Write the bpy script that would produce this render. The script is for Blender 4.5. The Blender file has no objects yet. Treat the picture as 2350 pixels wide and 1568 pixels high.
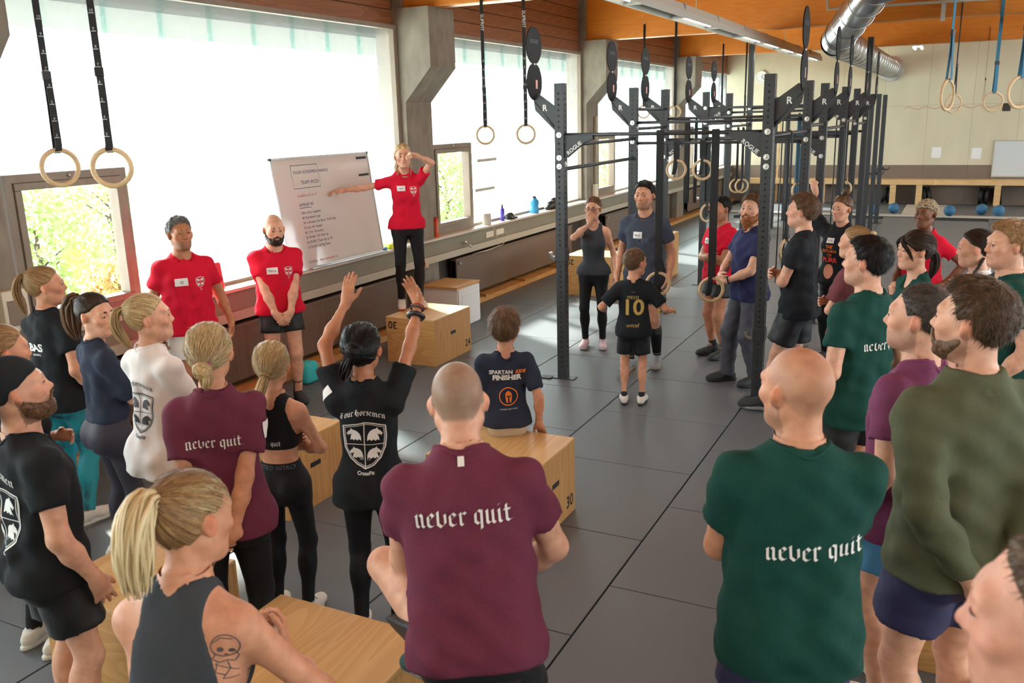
import bpy, bmesh, math, random
import numpy as np
from mathutils import Vector, Matrix
from mathutils.bvhtree import BVHTree
random.seed(7); rng = np.random.default_rng(7)
PI = math.pi
SC = bpy.context.scene
COL = SC.collection

# ---------------------------------------------------------------- camera
# x: to the right of the window wall, y: along the window wall away from the camera, z: up
CAM_Z, CAM_YAW, CAM_PITCH, CAM_ROLL, CAM_F = 2.55, math.radians(-26.817), math.radians(-14.183), math.radians(-1.489), 2022.15
def cam_matrix():
    y, p, r = CAM_YAW, CAM_PITCH, CAM_ROLL
    fw = Vector((math.sin(y)*math.cos(p), math.cos(y)*math.cos(p), math.sin(p)))
    ri = fw.cross(Vector((0, 0, 1))).normalized(); up = ri.cross(fw)
    c, s = math.cos(r), math.sin(r)
    r2 = ri*c + up*s; u2 = up*c - ri*s
    m = Matrix((r2, u2, -fw)).transposed().to_4x4(); m.translation = (0, 0, CAM_Z)
    return m
CM = cam_matrix()
cam = bpy.data.cameras.new('camera'); camo = bpy.data.objects.new('camera', cam); COL.objects.link(camo)
camo.matrix_world = CM; cam.sensor_width = 36; cam.lens = CAM_F/2350*36; cam.clip_start = .05; cam.clip_end = 300
cam.dof.use_dof = True; cam.dof.focus_distance = 7.0; cam.dof.aperture_fstop = 5.0
SC.camera = camo
def _ray(px, py): return CM.to_3x3() @ Vector((px-1175, -(py-784), -CAM_F))
def at_z(px, py, z): d = _ray(px, py); return Vector((0, 0, CAM_Z)) + d*((z-CAM_Z)/d.z)
def at_x(px, py, x): d = _ray(px, py); return Vector((0, 0, CAM_Z)) + d*(x/d.x)
def at_y(px, py, y): d = _ray(px, py); return Vector((0, 0, CAM_Z)) + d*(y/d.y)

# ---------------------------------------------------------------- world, sun, exposure
SKY = 10.0
w = bpy.data.worlds.new('sky'); SC.world = w; w.use_nodes = True
nt = w.node_tree; bg = nt.nodes['Background']
bg.inputs[0].default_value = (.90, .95, 1, 1); bg.inputs[1].default_value = SKY
sun = bpy.data.lights.new('sun', 'SUN'); sun.energy = 22; sun.angle = math.radians(4); sun.color = (1, .95, .86)
so = bpy.data.objects.new('sun', sun); COL.objects.link(so)
so.rotation_euler = Vector((2.25, -1.25, -1.75)).to_track_quat('-Z', 'Y').to_euler()
SC.view_settings.view_transform = 'Standard'; SC.view_settings.look = 'None'
SC.view_settings.exposure = 0.30; SC.view_settings.gamma = 1; SC.view_settings.use_curve_mapping = False
try:
    cy = SC.cycles
    cy.use_denoising = True; cy.adaptive_threshold = .02; cy.use_light_tree = False; cy.max_bounces = 6; cy.diffuse_bounces = 3; cy.glossy_bounces = 3; cy.transmission_bounces = 5
    cy.transparent_max_bounces = 8; cy.caustics_reflective = False; cy.caustics_refractive = False; cy.sample_clamp_indirect = 6
except Exception: pass
def area(name, loc, sx, sy, rot, power=0, col=(1, 1, 1), portal=False):
    l = bpy.data.lights.new(name, 'AREA'); l.shape = 'RECTANGLE'; l.size = sx; l.size_y = sy; l.energy = power; l.color = col
    if portal: l.cycles.is_portal = True
    o = bpy.data.objects.new(name, l); COL.objects.link(o); o.location = loc; o.rotation_euler = rot
    return o

# ---------------------------------------------------------------- materials
MATS = {}
def mat(name, col, rough=.6, metal=0, spec=.5, noise=None, bump=None, trans=0, **kw):
    """noise=(scale, (r,g,b) second colour, amount, stretch xyz); bump=(scale, strength)"""
    if name in MATS: return MATS[name]
    m = bpy.data.materials.new(name); m.use_nodes = True; MATS[name] = m
    nt = m.node_tree; b = nt.nodes['Principled BSDF']
    b.inputs['Base Color'].default_value = (*col, 1); b.inputs['Roughness'].default_value = rough
    b.inputs['Metallic'].default_value = metal; b.inputs['Specular IOR Level'].default_value = spec
    if trans: b.inputs['Transmission Weight'].default_value = trans
    for k, v in kw.items(): b.inputs[k].default_value = v
    tc = None
    def coords(stretch):
        nonlocal tc
        tc = tc or nt.nodes.new('ShaderNodeTexCoord')
        mp = nt.nodes.new('ShaderNodeMapping'); mp.inputs['Scale'].default_value = stretch
        nt.links.new(tc.outputs['Object'], mp.inputs[0]); return mp.outputs[0]
    if noise:
        sc, c2, amt, st = noise
        n = nt.nodes.new('ShaderNodeTexNoise'); n.inputs['Scale'].default_value = sc; n.inputs['Detail'].default_value = 5
        nt.links.new(coords(st), n.inputs['Vector'])
        r = nt.nodes.new('ShaderNodeValToRGB'); r.color_ramp.elements[0].position = .5-.25*(1.0)
        r.color_ramp.elements[1].position = .75
        r.color_ramp.elements[0].color = (*col, 1)
        mixc = tuple(a+(b_-a)*amt for a, b_ in zip(col, c2)); r.color_ramp.elements[1].color = (*mixc, 1)
        nt.links.new(n.outputs[0], r.inputs[0]); nt.links.new(r.outputs[0], b.inputs['Base Color'])
    if bump:
        n = nt.nodes.new('ShaderNodeTexNoise'); n.inputs['Scale'].default_value = bump[0]; n.inputs['Detail'].default_value = 3
        nt.links.new(coords(bump[2] if len(bump) > 2 else (1, 1, 1)), n.inputs['Vector'])
        bp = nt.nodes.new('ShaderNodeBump'); bp.inputs['Strength'].default_value = bump[1]; bp.inputs['Distance'].default_value = .01
        nt.links.new(n.outputs[0], bp.inputs['Height']); nt.links.new(bp.outputs[0], b.inputs['Normal'])
    return m
def srgb(r, g, b):
    f = lambda c: c/12.92/255 if c/255 <= .04045 else ((c/255+.055)/1.055)**2.4
    return (f(r), f(g), f(b))
def wood(name, base, dark, axis=0, scale=3.0, rough=.45, bands=14):
    """plywood / planed timber: stretched, distorted wave grain along the axis"""
    if name in MATS: return MATS[name]
    m = bpy.data.materials.new(name); m.use_nodes = True; MATS[name] = m
    nt = m.node_tree; b = nt.nodes['Principled BSDF']; b.inputs['Roughness'].default_value = rough
    tc = nt.nodes.new('ShaderNodeTexCoord'); mp = nt.nodes.new('ShaderNodeMapping')
    s = [1.0, 1.0, 1.0]; s[axis] = .12; mp.inputs['Scale'].default_value = s
    nt.links.new(tc.outputs['Object'], mp.inputs[0])
    n = nt.nodes.new('ShaderNodeTexNoise'); n.inputs['Scale'].default_value = scale; n.inputs['Detail'].default_value = 2
    n.inputs['Distortion'].default_value = .4
    nt.links.new(mp.outputs[0], n.inputs['Vector'])
    mul = nt.nodes.new('ShaderNodeMath'); mul.operation = 'MULTIPLY'; mul.inputs[1].default_value = bands
    nt.links.new(n.outputs[0], mul.inputs[0])
    fr = nt.nodes.new('ShaderNodeMath'); fr.operation = 'FRACT'; nt.links.new(mul.outputs[0], fr.inputs[0])
    fine = nt.nodes.new('ShaderNodeTexNoise'); fine.inputs['Scale'].default_value = 60; nt.links.new(mp.outputs[0], fine.inputs['Vector'])
    ad = nt.nodes.new('ShaderNodeMath'); ad.operation = 'MULTIPLY_ADD'; ad.inputs[1].default_value = .5
    nt.links.new(fine.outputs[0], ad.inputs[0]); nt.links.new(fr.outputs[0], ad.inputs[2])
    r = nt.nodes.new('ShaderNodeValToRGB'); r.color_ramp.elements[0].position = .2; r.color_ramp.elements[1].position = 1.3 if False else 1.0
    r.color_ramp.elements[0].color = (*base, 1); r.color_ramp.elements[1].color = (*[a*.45+b_*.55 for a, b_ in zip(base, dark)], 1)
    nt.links.new(ad.outputs[0], r.inputs[0]); nt.links.new(r.outputs[0], b.inputs['Base Color'])
    return m

# ---------------------------------------------------------------- mesh helpers
class MB:
    """collects shapes for one mesh"""
    def __init__(s): s.v = []; s.f = []
    def add(s, vs, fs):
        o = len(s.v); s.v += [tuple(p) for p in vs]; s.f += [tuple(i+o for i in f) for f in fs]; return s
    def box(s, x0, x1, y0, y1, z0, z1, bev=0):
        if bev:
            bm = bmesh.new(); bmesh.ops.create_cube(bm, size=1)
            for v in bm.verts: v.co = ((x0+x1)/2+v.co.x*(x1-x0), (y0+y1)/2+v.co.y*(y1-y0), (z0+z1)/2+v.co.z*(z1-z0))
            bmesh.ops.bevel(bm, geom=bm.edges[:], offset=bev, segments=2, affect='EDGES', profile=.5)
            bm.verts.index_update(); s.add([v.co.copy() for v in bm.verts], [[v.index for v in f.verts] for f in bm.faces]); bm.free(); return s
        vs = [(x, y, z) for x in (x0, x1) for y in (y0, y1) for z in (z0, z1)]
        return s.add(vs, [(0, 1, 3, 2), (4, 6, 7, 5), (0, 4, 5, 1), (2, 3, 7, 6), (0, 2, 6, 4), (1, 5, 7, 3)])
    def tube(s, pts, r, n=10, close=False, cap=True):
        pts = [Vector(p) for p in pts]; N = len(pts); rs = r if hasattr(r, '__len__') else [r]*N
        up = None; rings = []
        for i, p in enumerate(pts):
            if close: d = pts[(i+1) % N]-pts[i-1]
            else: d = pts[min(i+1, N-1)]-pts[max(i-1, 0)]
            d.normalize()
            if up is None: up = d.orthogonal().normalized()
            up = (up-d*up.dot(d)); up = up.normalized() if up.length > 1e-6 else d.orthogonal().normalized()
            sd = d.cross(up)
            rings.append([p+(up*math.cos(2*PI*k/n)+sd*math.sin(2*PI*k/n))*rs[i] for k in range(n)])
        vs = [q for g in rings for q in g]; fs = []
        for i in range(N if close else N-1):
            a, b = i*n, ((i+1) % N)*n
            fs += [(a+k, a+(k+1) % n, b+(k+1) % n, b+k) for k in range(n)]
        if cap and not close: fs += [tuple(range(n))[::-1], tuple((N-1)*n+k for k in range(n))]
        return s.add(vs, fs)
    def lathe(s, prof, n=20, c=(0, 0, 0), axis='z'):
        vs = []; fs = []
        for (r, h) in prof:
            for k in range(n):
                a = 2*PI*k/n; x, y, z = r*math.cos(a), r*math.sin(a), h
                if axis == 'y': x, y, z = x, z, -y
                if axis == 'x': x, y, z = z, x, y
                vs.append((c[0]+x, c[1]+y, c[2]+z))
        for i in range(len(prof)-1):
            fs += [(i*n+k, i*n+(k+1) % n, (i+1)*n+(k+1) % n, (i+1)*n+k) for k in range(n)]
        fs += [tuple(range(n))[::-1], tuple((len(prof)-1)*n+k for k in range(n))]
        return s.add(vs, fs)
    def prism(s, poly, axis, a, b):
        """polygon extruded along an axis from a to b; poly in the other two axes"""
        def P(u, v, t): return {'x': (t, u, v), 'y': (u, t, v), 'z': (u, v, t)}[axis]
        n = len(poly); vs = [P(u, v, a) for u, v in poly]+[P(u, v, b) for u, v in poly]
        return s.add(vs, [tuple(range(n))[::-1], tuple(range(n, 2*n))]+[(i, (i+1) % n, n+(i+1) % n, n+i) for i in range(n)])
    def ribbon(s, pts, side, w, t=.003):
        """flat strap along pts, width w along 'side'"""
        pts = [Vector(p) for p in pts]; side = Vector(side).normalized(); vs = []; fs = []
        for i, p in enumerate(pts):
            d = (pts[min(i+1, len(pts)-1)]-pts[max(i-1, 0)]).normalized(); n = d.cross(side).normalized()*t/2; h = side*w/2
            vs += [p-h-n, p+h-n, p+h+n, p-h+n]
        for i in range(len(pts)-1):
            a = i*4; fs += [(a+k, a+(k+1) % 4, a+4+(k+1) % 4, a+4+k) for k in range(4)]
        fs += [(0, 3, 2, 1), tuple((len(pts)-1)*4+k for k in range(4))]
        return s.add(vs, fs)
    def build(s, name, m, parent=None, smooth=False, loc=None, rot=None):
        me = bpy.data.meshes.new(name); me.from_pydata(s.v, [], s.f)
        bm = bmesh.new(); bm.from_mesh(me); bmesh.ops.recalc_face_normals(bm, faces=bm.faces[:]); bm.to_mesh(me); bm.free()
        return link(name, me, m, parent, smooth, loc, rot)
def link(name, me, m, parent=None, smooth=False, loc=None, rot=None):
    if m is not None and not me.materials: me.materials.append(m)
    if smooth:
        me.polygons.foreach_set('use_smooth', [True]*len(me.polygons))
        if smooth == 'auto':
            try: me.set_sharp_from_angle(angle=math.radians(35))
            except Exception: pass
    o = bpy.data.objects.new(name, me); COL.objects.link(o)
    if parent: o.parent = parent
    if loc is not None: o.location = loc
    if rot is not None: o.rotation_euler = rot
    return o
def inst(src, name, parent=None, loc=None, rot=None):
    o = bpy.data.objects.new(name, src.data); COL.objects.link(o)
    if parent: o.parent = parent
    if loc is not None: o.location = loc
    if rot is not None: o.rotation_euler = rot
    return o
def tag(o, label=None, cat=None, group=None, kind=None):
    if label: o['label'] = label
    if cat: o['category'] = cat
    if group: o['group'] = group
    if kind: o['kind'] = kind
    return o
def struct(o, label=None): o['kind'] = 'structure'; 
def empty(name, loc=(0, 0, 0), rz=0):
    o = bpy.data.objects.new(name, None); COL.objects.link(o); o.location = loc; o.rotation_euler = (0, 0, rz); o.empty_display_size = .1
    return o
def text_mesh(s, size, align='CENTER', bold=0, shear=0, sub=None):
    """triangulated text lying in xy, baseline at 0"""
    c = bpy.data.curves.new('t', 'FONT'); c.body = s; c.size = size; c.align_x = align; c.offset = bold; c.shear = shear; c.resolution_u = 3
    o = bpy.data.objects.new('t', c); COL.objects.link(o)
    dg = bpy.context.evaluated_depsgraph_get(); me = o.evaluated_get(dg).to_mesh()
    bm = bmesh.new(); bm.from_mesh(me); o.evaluated_get(dg).to_mesh_clear()
    bmesh.ops.triangulate(bm, faces=bm.faces[:])
    if sub:
        for _ in range(3):
            es = [e for e in bm.edges if e.calc_length() > sub]
            if not es: break
            bmesh.ops.subdivide_edges(bm, edges=es, cuts=1); bmesh.ops.triangulate(bm, faces=bm.faces[:])
    bm.verts.index_update(); vs = [tuple(v.co) for v in bm.verts]; fs = [tuple(v.index for v in f.verts) for f in bm.faces]
    bm.free(); bpy.data.objects.remove(o); bpy.data.curves.remove(c)
    return vs, fs
_tm = {}
def text_obj(s, size, m, parent, origin, ux, uy, name='lettering', **kw):
    """text laid on a plane: origin, direction of reading, direction of up"""
    key = (s, size, tuple(sorted(kw.items())))
    if key not in _tm: _tm[key] = text_mesh(s, size, **kw)
    vs, fs = _tm[key]; o = Vector(origin); ux = Vector(ux); uy = Vector(uy)
    mb = MB(); mb.add([o+ux*x+uy*y for x, y, _ in vs], fs)
    me = bpy.data.meshes.new(name); me.from_pydata(mb.v, [], mb.f)
    return link(name, me, m, parent)
# ================================================================ THE ROOM
XW = -6.3                      # window plane
YB = 26.8                      # back wall
XR, YF = 9.0, -5.0
PIL = [3.85, 9.82, 15.78, 21.75]
Z_SILL, Z_HEAD, Z_BEAM, Z_CEIL = 1.05, 3.68, 3.87, 4.95
M_rub = mat('black rubber mat', srgb(82, 87, 93), .45, spec=.45, noise=(260, srgb(116, 121, 127), .7, (1, 1, 1)), bump=(420, .12))
M_joint = mat('dark joint', srgb(22, 22, 23), .9)
M_conc = mat('raw concrete', srgb(150, 140, 126), .85, noise=(7, srgb(112, 104, 94), .8, (1, 1, .5)), bump=(30, .25))
M_beige = mat('painted back wall', srgb(214, 206, 180), .8, noise=(1.6, srgb(188, 181, 156), .6, (1, 1, .35)), bump=(14, .06))
M_taupe = mat('taupe wall paint', srgb(128, 112, 100), .8, noise=(3, srgb(108, 95, 84), .6, (1, 1, 1)))
M_clad = wood('dark timber cladding', srgb(150, 96, 60), srgb(112, 70, 42), 1, 5, .5, 9)
M_glu = wood('orange glulam', srgb(222, 138, 48), srgb(204, 118, 36), 0, 4.5, .4, 9)
M_fascia = mat('grey green fascia board', srgb(136, 130, 112), .6, noise=(9, srgb(118, 112, 96), .5, (1, .3, 1)))
M_strip = mat('pale cable duct', srgb(178, 170, 152), .5)
M_sill = mat('worn white sill', srgb(214, 202, 188), .45, noise=(11, srgb(180, 165, 150), .5, (1, .3, 1)))
M_brown = mat('brown radiator paint', srgb(112, 92, 76), .5, spec=.4)
M_dkbrown = mat('dark parapet', srgb(66, 56, 48), .8); M_soffit = mat('dark soffit board', srgb(58, 66, 60), .9)
M_wframe = mat('aged window frame', srgb(146, 132, 116), .55, noise=(14, srgb(120, 106, 92), .6, (1, 1, .3)))
M_white = mat('white', (.8, .8, .8), .5)
M_pine = wood('pine timber', srgb(222, 188, 136), srgb(196, 152, 98), 0, 6, .5, 8)
M_piney = wood('pine board', srgb(206, 160, 100), srgb(176, 126, 70), 1, 6, .5, 8)
M_steel = mat('galvanised steel', (.62, .63, .64), .28, metal=1, noise=(5, (.45, .46, .47), .6, (1, 1, 1)))
M_chrome = mat('chrome', (.8, .8, .8), .15, metal=1)
M_blk = mat('black powder coat', srgb(52, 54, 57), .42, spec=.5)
M_black = mat('matt black', srgb(24, 24, 26), .55)
M_prnW = mat('white print', (.82, .82, .8), .6)

def u_glass():
    m = bpy.data.materials.new('translucent profiled glass'); m.use_nodes = True; nt = m.node_tree; nt.nodes.clear()
    o = nt.nodes.new('ShaderNodeOutputMaterial'); t = nt.nodes.new('ShaderNodeBsdfTranslucent'); t.inputs[0].default_value = (.95, .96, .95, 1)
    tr = nt.nodes.new('ShaderNodeBsdfTransparent'); tr.inputs[0].default_value = (.93, .97, .96, 1)
    g = nt.nodes.new('ShaderNodeBsdfGlossy'); g.inputs['Roughness'].default_value = .3; g.inputs[0].default_value = (.9, .95, .95, 1)
    a = nt.nodes.new('ShaderNodeMixShader'); a.inputs[0].default_value = .93; nt.links.new(t.outputs[0], a.inputs[1]); nt.links.new(tr.outputs[0], a.inputs[2])
    b = nt.nodes.new('ShaderNodeMixShader'); b.inputs[0].default_value = .05; nt.links.new(a.outputs[0], b.inputs[1]); nt.links.new(g.outputs[0], b.inputs[2])
    nt.links.new(b.outputs[0], o.inputs[0]); return m
M_ugl = u_glass()
M_ugl_edge = None
def clear_glass(name='clear pane', col=(.97, 1, .98)):
    m = bpy.data.materials.new(name); m.use_nodes = True; nt = m.node_tree; nt.nodes.clear()
    o = nt.nodes.new('ShaderNodeOutputMaterial'); tr = nt.nodes.new('ShaderNodeBsdfTransparent'); tr.inputs[0].default_value = (*col, 1)
    g = nt.nodes.new('ShaderNodeBsdfGlossy'); g.inputs['Roughness'].default_value = .05
    a = nt.nodes.new('ShaderNodeMixShader'); a.inputs[0].default_value = .06; nt.links.new(tr.outputs[0], a.inputs[1]); nt.links.new(g.outputs[0], a.inputs[2])
    nt.links.new(a.outputs[0], o.inputs[0]); return m
M_clear = clear_glass(); M_ugl_edge = clear_glass('teal glass edge', (.55, .86, .82))

# floor with rubber mats
fl = MB().box(XW-.2, XR+.2, YF-.2, YB+.2, -.3, -.012).build('floor', M_joint); struct(fl)
MS = 1.128
tile0 = MB().box(.0055, MS-.0055, .003, MS-.003, -.014, 0, .0025).build('rubber_mat', M_rub, fl)
cols = [(i, -1.555+MS*i) for i in range(-4, 9)]
n_t = 0
for i, x in cols:
    oy = 4.79 if i % 2 else 5.33
    k = -8
    while True:
        y = oy+MS*k; k += 1
        if y > 22.3: break
        if y < .4: continue
        if n_t == 0: tile0.location = (x, y, 0)
        else: inst(tile0, 'rubber_mat', fl, (x, y, 0))
        n_t += 1
# lifting platform strip along the back wall
pf = empty('lifting_platform', (0, 0, 0)); tag(pf, 'low lifting platform of pale and black boards along the back wall', 'platform')
M_plat = mat('pale platform board', srgb(196, 192, 180), .5)
MB().box(-5.6, XR-.5, 23.5, 23.75, 0, .035).build('board', M_plat, pf)
for a, b, mm in ((-5.6, -1.2, M_rub), (-1.2, -.1, M_plat), (-.1, 3.4, M_rub), (3.4, 4.4, M_plat), (4.4, XR-.5, M_rub)):
    MB().box(a+.004, b-.004, 23.755, 26.3, 0, .035).build('board', mm, pf)

# window wall: parapet, header, pillars
o = MB().box(XW-.25, XW+.02, YF, YB, -.05, Z_SILL-.05).build('wall_left', M_dkbrown); struct(o)
wl = o
def clad(y0, y1, n=7):
    z0 = Z_HEAD; h = (Z_CEIL-z0)/n
    src = None
    for i in range(n):
        if src is None: src = MB().box(0, .03, y0, y1, .004, h-.004, .003).build('plank', M_clad, wl, loc=(XW-.03, 0, z0))
        else: inst(src, 'plank', wl, (XW-.03, 0, z0+i*h))
o = MB().box(XW-.25, XW-.032, YF, YB, Z_HEAD, Z_CEIL).build('wall_left', M_dkbrown); struct(o)
tr = MB().box(XW-.02, XW+.06, YF, YB, Z_HEAD-.05, Z_HEAD).build('trim_1', M_wframe); struct(tr)
fa = MB().box(XW+.02, XW+.20, YF, YB, .80, Z_SILL-.03).build('trim_2', M_fascia); struct(fa)
si = MB().box(XW-.05, XW+.24, YF, YB, Z_SILL-.03, Z_SILL, .004).build('trim_3', M_sill); struct(si)
cd = MB().box(XW+.20, XW+.235, YF, YB, .74, .83, .004).build('trim_4', M_strip); struct(cd)
bb = MB().box(XW+.02, XW+.32, YF, YB, 0, .07).build('baseboard_left', M_piney); struct(bb)
PW = .36
def pillar(yc, i):
    mb = MB()
    # concrete shaft with corbel stepping into the room
    prof = [(XW-.25, 0), (XW+.14, 0), (XW+.14, 2.78), (XW+.52, 3.18), (XW+.52, 3.87), (XW-.25, 3.87)]
    mb.prism(prof, 'y', yc-PW, yc+PW-.12)
    p = mb.build('wall_left', M_conc); struct(p)
    q = MB().box(XW-.25, XW+.10, yc-PW+.06, yc+PW-.2, 3.87, Z_CEIL).build('upstand', M_conc, p)
    for s, yy in ((-1, yc-PW), (1, yc+PW-.12)):
        MB().box(XW-.06, XW+.06, min(yy, yy+s*.07), max(yy, yy+s*.07), Z_SILL, Z_HEAD-.05).build('side_frame', M_wframe, p)
for i, y in enumerate(PIL): pillar(y, i)

# glazing bays
PITCH = .297*2
def bay(y0, y1, cas, wn):
    """u-glass bay with a small clear casement at (ya, yb, zb)"""
    fr = MB().box(XW-.05, XW+.03, y0, y1, Z_SILL, Z_SILL+.035).build('window_%d' % wn, M_wframe); struct(fr)
    ya, yb, zb = cas
    n = max(1, round((y1-y0)/.297)); dy = (y1-y0)/n
    ys = y0
    for i in range(n):
        a, b = y0+i*dy, y0+(i+1)*dy
        zlo = Z_SILL+.035
        if b > ya+.01 and a < yb-.01:
            zlo = zb
        MB().box(XW-.012, XW-.004, a+.002, b-.002, zlo, Z_HEAD-.05).build('pane', M_ugl, fr)
        if i % 2 == 0 and i: MB().box(XW-.06, XW-.013, a-.004, a+.004, zlo, Z_HEAD-.05).build('glass_flange', M_ugl_edge, fr)
    # casement
    t = .06
    o = MB()
    o.box(XW-.08, XW+.05, ya, yb, zb-t, zb); o.box(XW-.08, XW+.05, ya, yb, Z_SILL, Z_SILL+.09)
    o.box(XW-.08, XW+.05, ya, ya+t, Z_SILL+.09, zb-t); o.box(XW-.08, XW+.05, yb-t, yb, Z_SILL+.09, zb-t)
    c = o.build('casement_frame', M_wframe, fr)
    o = MB(); s = .055; e = .0
    a, b, z0, z1 = ya+t+.003, yb-t-.003, Z_SILL+.093, zb-t-.003
    o.box(XW-.05, XW+.07, a, b, z1-s, z1, .006); o.box(XW-.05, XW+.07, a, b, z0, z0+s, .006)
    o.box(XW-.05, XW+.07, a, a+s, z0+s, z1-s, .006); o.box(XW-.05, XW+.07, b-s, b, z0+s, z1-s, .006)
    o.build('sash', M_wframe, c)
    MB().box(XW-.01, XW-.004, a+s, b-s, z0+s, z1-s).build('pane', M_clear, c)
    MB().lathe([(.0, 0), (.011, .002), (.014, .012), (.008, .022), (0, .024)], 10, (XW+.05, (ya+yb)/2, zb-.03), 'x').build('knob', M_chrome, c, True)
def bay_between(ya, yb, wn, cas_len=1.05, zb=2.24):
    bay(ya, yb, (ya+.03, ya+.03+cas_len, zb), wn)
E0 = PW-.05
bay(YF, PIL[0]-PW-.07, (2.0, 3.0, 2.24), 1)
for i in range(3): bay_between(PIL[i]+PW-.05, PIL[i+1]-PW-.07, i+2, 1.08)
bay_between(PIL[3]+PW-.05, YB, 5, 1.05)
for i in range(len(PIL)+1):
    y0 = YF if i == 0 else PIL[i-1]+PW-.12; y1 = YB if i == len(PIL) else PIL[i]-PW
    clad(y0, y1)
# grey latch bars on the glass
for k, (px, py) in enumerate(((1117, 367), (1113, 434))):
    p = at_x(px, py, XW+.02); o = MB().box(-.01, .01, -.30, .30, -.022, .022, .003).build('trim_%d' % (6+k), M_strip, loc=tuple(p)); struct(o)
# back wall: concrete panels with seams
bw = MB().box(XW-.25, XR+.25, YB, YB+.25, -.05, Z_CEIL).build('wall_back', M_joint); struct(bw)
px = [XW+1.08*i for i in range(15)]
for i in range(14):
    z = [0, 1.05, 2.62, Z_CEIL]
    for j in range(3):
        if px[i] > XR: continue
        MB().box(px[i]+.002, min(px[i+1], XR)-.002, YB-.012, YB, z[j]+.002, z[j+1]-.002).build('wall_panel', M_taupe if j == 0 else M_beige, bw)
wr = MB().box(XR, XR+.25, YF, YB, -.05, 1.0).box(XR, XR+.25, YF, YB, 3.2, Z_CEIL)
for k in range(6): wr.box(XR, XR+.25, YF+k*6.2, YF+k*6.2+.7, 1.0, 3.2)
wro = wr.build('wall_right', M_beige); struct(wro)
o = MB().box(XW-.25, XR+.25, YF-.25, YF, -.05, Z_CEIL).build('wall_front', M_beige); struct(o)
o = MB().box(XW-.25, XR+.25, YF-.25, YB+.25, Z_CEIL, Z_CEIL+.2).build('ceiling', M_glu); struct(o)
for k in range(5):
    MB().box(XR-.01, XR-.004, YF+k*6.2+.7, YF+k*6.2+6.2, 1.0, 3.2).build('pane', M_ugl, wro)
# glulam beams across the hall
bm0 = None
for y in [-2.1]+PIL:
    b = MB().box(XW+.10, XR, y-.24, y-.02, Z_BEAM, Z_CEIL-.02, .008).build('roof_beam', M_glu); struct(b)
# roof overhang and ground outside
M_ground = mat('pale paving outside', srgb(206, 204, 196), .9)
o = MB().box(XW-2.0, XW-.25, YF, YB, 3.55, 3.85).build('roof_overhang', M_soffit); struct(o)
o = MB().box(-60, XW-.25, -40, 70, -.6, -.3).build('ground_outside', M_ground); struct(o)
# daylight portals in the glazing
for i, (a, b) in enumerate([(YF, PIL[0]), (PIL[0], PIL[1]), (PIL[1], PIL[2]), (PIL[2], PIL[3]), (PIL[3], YB)]):
    area('window_daylight', (XW-.1, (a+b)/2, (Z_SILL+Z_HEAD)/2), Z_HEAD-Z_SILL, b-a-.6, (0, -PI/2, 0), portal=True)
area('window_daylight', (XR+.1, (YF+YB)/2, 2.1), 2.2, YB-YF, (0, PI/2, 0), portal=True)
# ================================================================ PEOPLE: distance-field bodies meshed with surface nets
F32 = np.float32
def smin(a, b, k):
    h = np.maximum(k-np.abs(a-b), 0)/k
    return np.minimum(a, b)-h*h*(k*.25)
def nrm(v): v = np.asarray(v, float); return v/max(np.linalg.norm(v), 1e-9)
def rotm(rx=0, ry=0, rz=0):
    cx, sx, cy_, sy, cz, sz = math.cos(rx), math.sin(rx), math.cos(ry), math.sin(ry), math.cos(rz), math.sin(rz)
    return np.array([[cz, -sz, 0], [sz, cz, 0], [0, 0, 1]])@np.array([[cy_, 0, sy], [0, 1, 0], [-sy, 0, cy_]])@np.array([[1, 0, 0], [0, cx, -sx], [0, sx, cx]])
class Cone:
    def __init__(s, a, b, ra, rb, cut=None):
        s.a = np.asarray(a, float); s.b = np.asarray(b, float); s.ra = ra; s.rb = rb; s.cut = cut   # cut: keep t below this point along a->b
    def bb(s): r = max(s.ra, s.rb); return np.minimum(s.a, s.b)-r, np.maximum(s.a, s.b)+r
    def d(s, X, Y, Z):
        ba = s.b-s.a; L2 = max(ba@ba, 1e-9)
        px, py, pz = X-F32(s.a[0]), Y-F32(s.a[1]), Z-F32(s.a[2])
        t0 = (px*F32(ba[0])+py*F32(ba[1])+pz*F32(ba[2]))/F32(L2); t = np.clip(t0, 0, 1)
        d = np.sqrt((px-t*F32(ba[0]))**2+(py-t*F32(ba[1]))**2+(pz-t*F32(ba[2]))**2)-(s.ra+(s.rb-s.ra)*t)
        if s.cut is not None: d = np.maximum(d, (t0-s.cut)*F32(math.sqrt(L2)))
        return d
class Ell:
    def __init__(s, c, r, R=None): s.c = np.asarray(c, float); s.r = np.asarray(r, float)*np.ones(3); s.R = R
    def bb(s): m = max(s.r); return s.c-m, s.c+m
    def d(s, X, Y, Z):
        x, y, z = X-F32(s.c[0]), Y-F32(s.c[1]), Z-F32(s.c[2])
        if s.R is not None:
            R = s.R.astype(F32); x, y, z = (R[0, 0]*x+R[1, 0]*y+R[2, 0]*z), (R[0, 1]*x+R[1, 1]*y+R[2, 1]*z), (R[0, 2]*x+R[1, 2]*y+R[2, 2]*z)
        a, b, c = [F32(q) for q in s.r]
        k0 = np.sqrt((x/a)**2+(y/b)**2+(z/c)**2); k1 = np.sqrt((x/a**2)**2+(y/b**2)**2+(z/c**2)**2)
        return k0*(k0-1)/np.maximum(k1, 1e-5)
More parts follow.
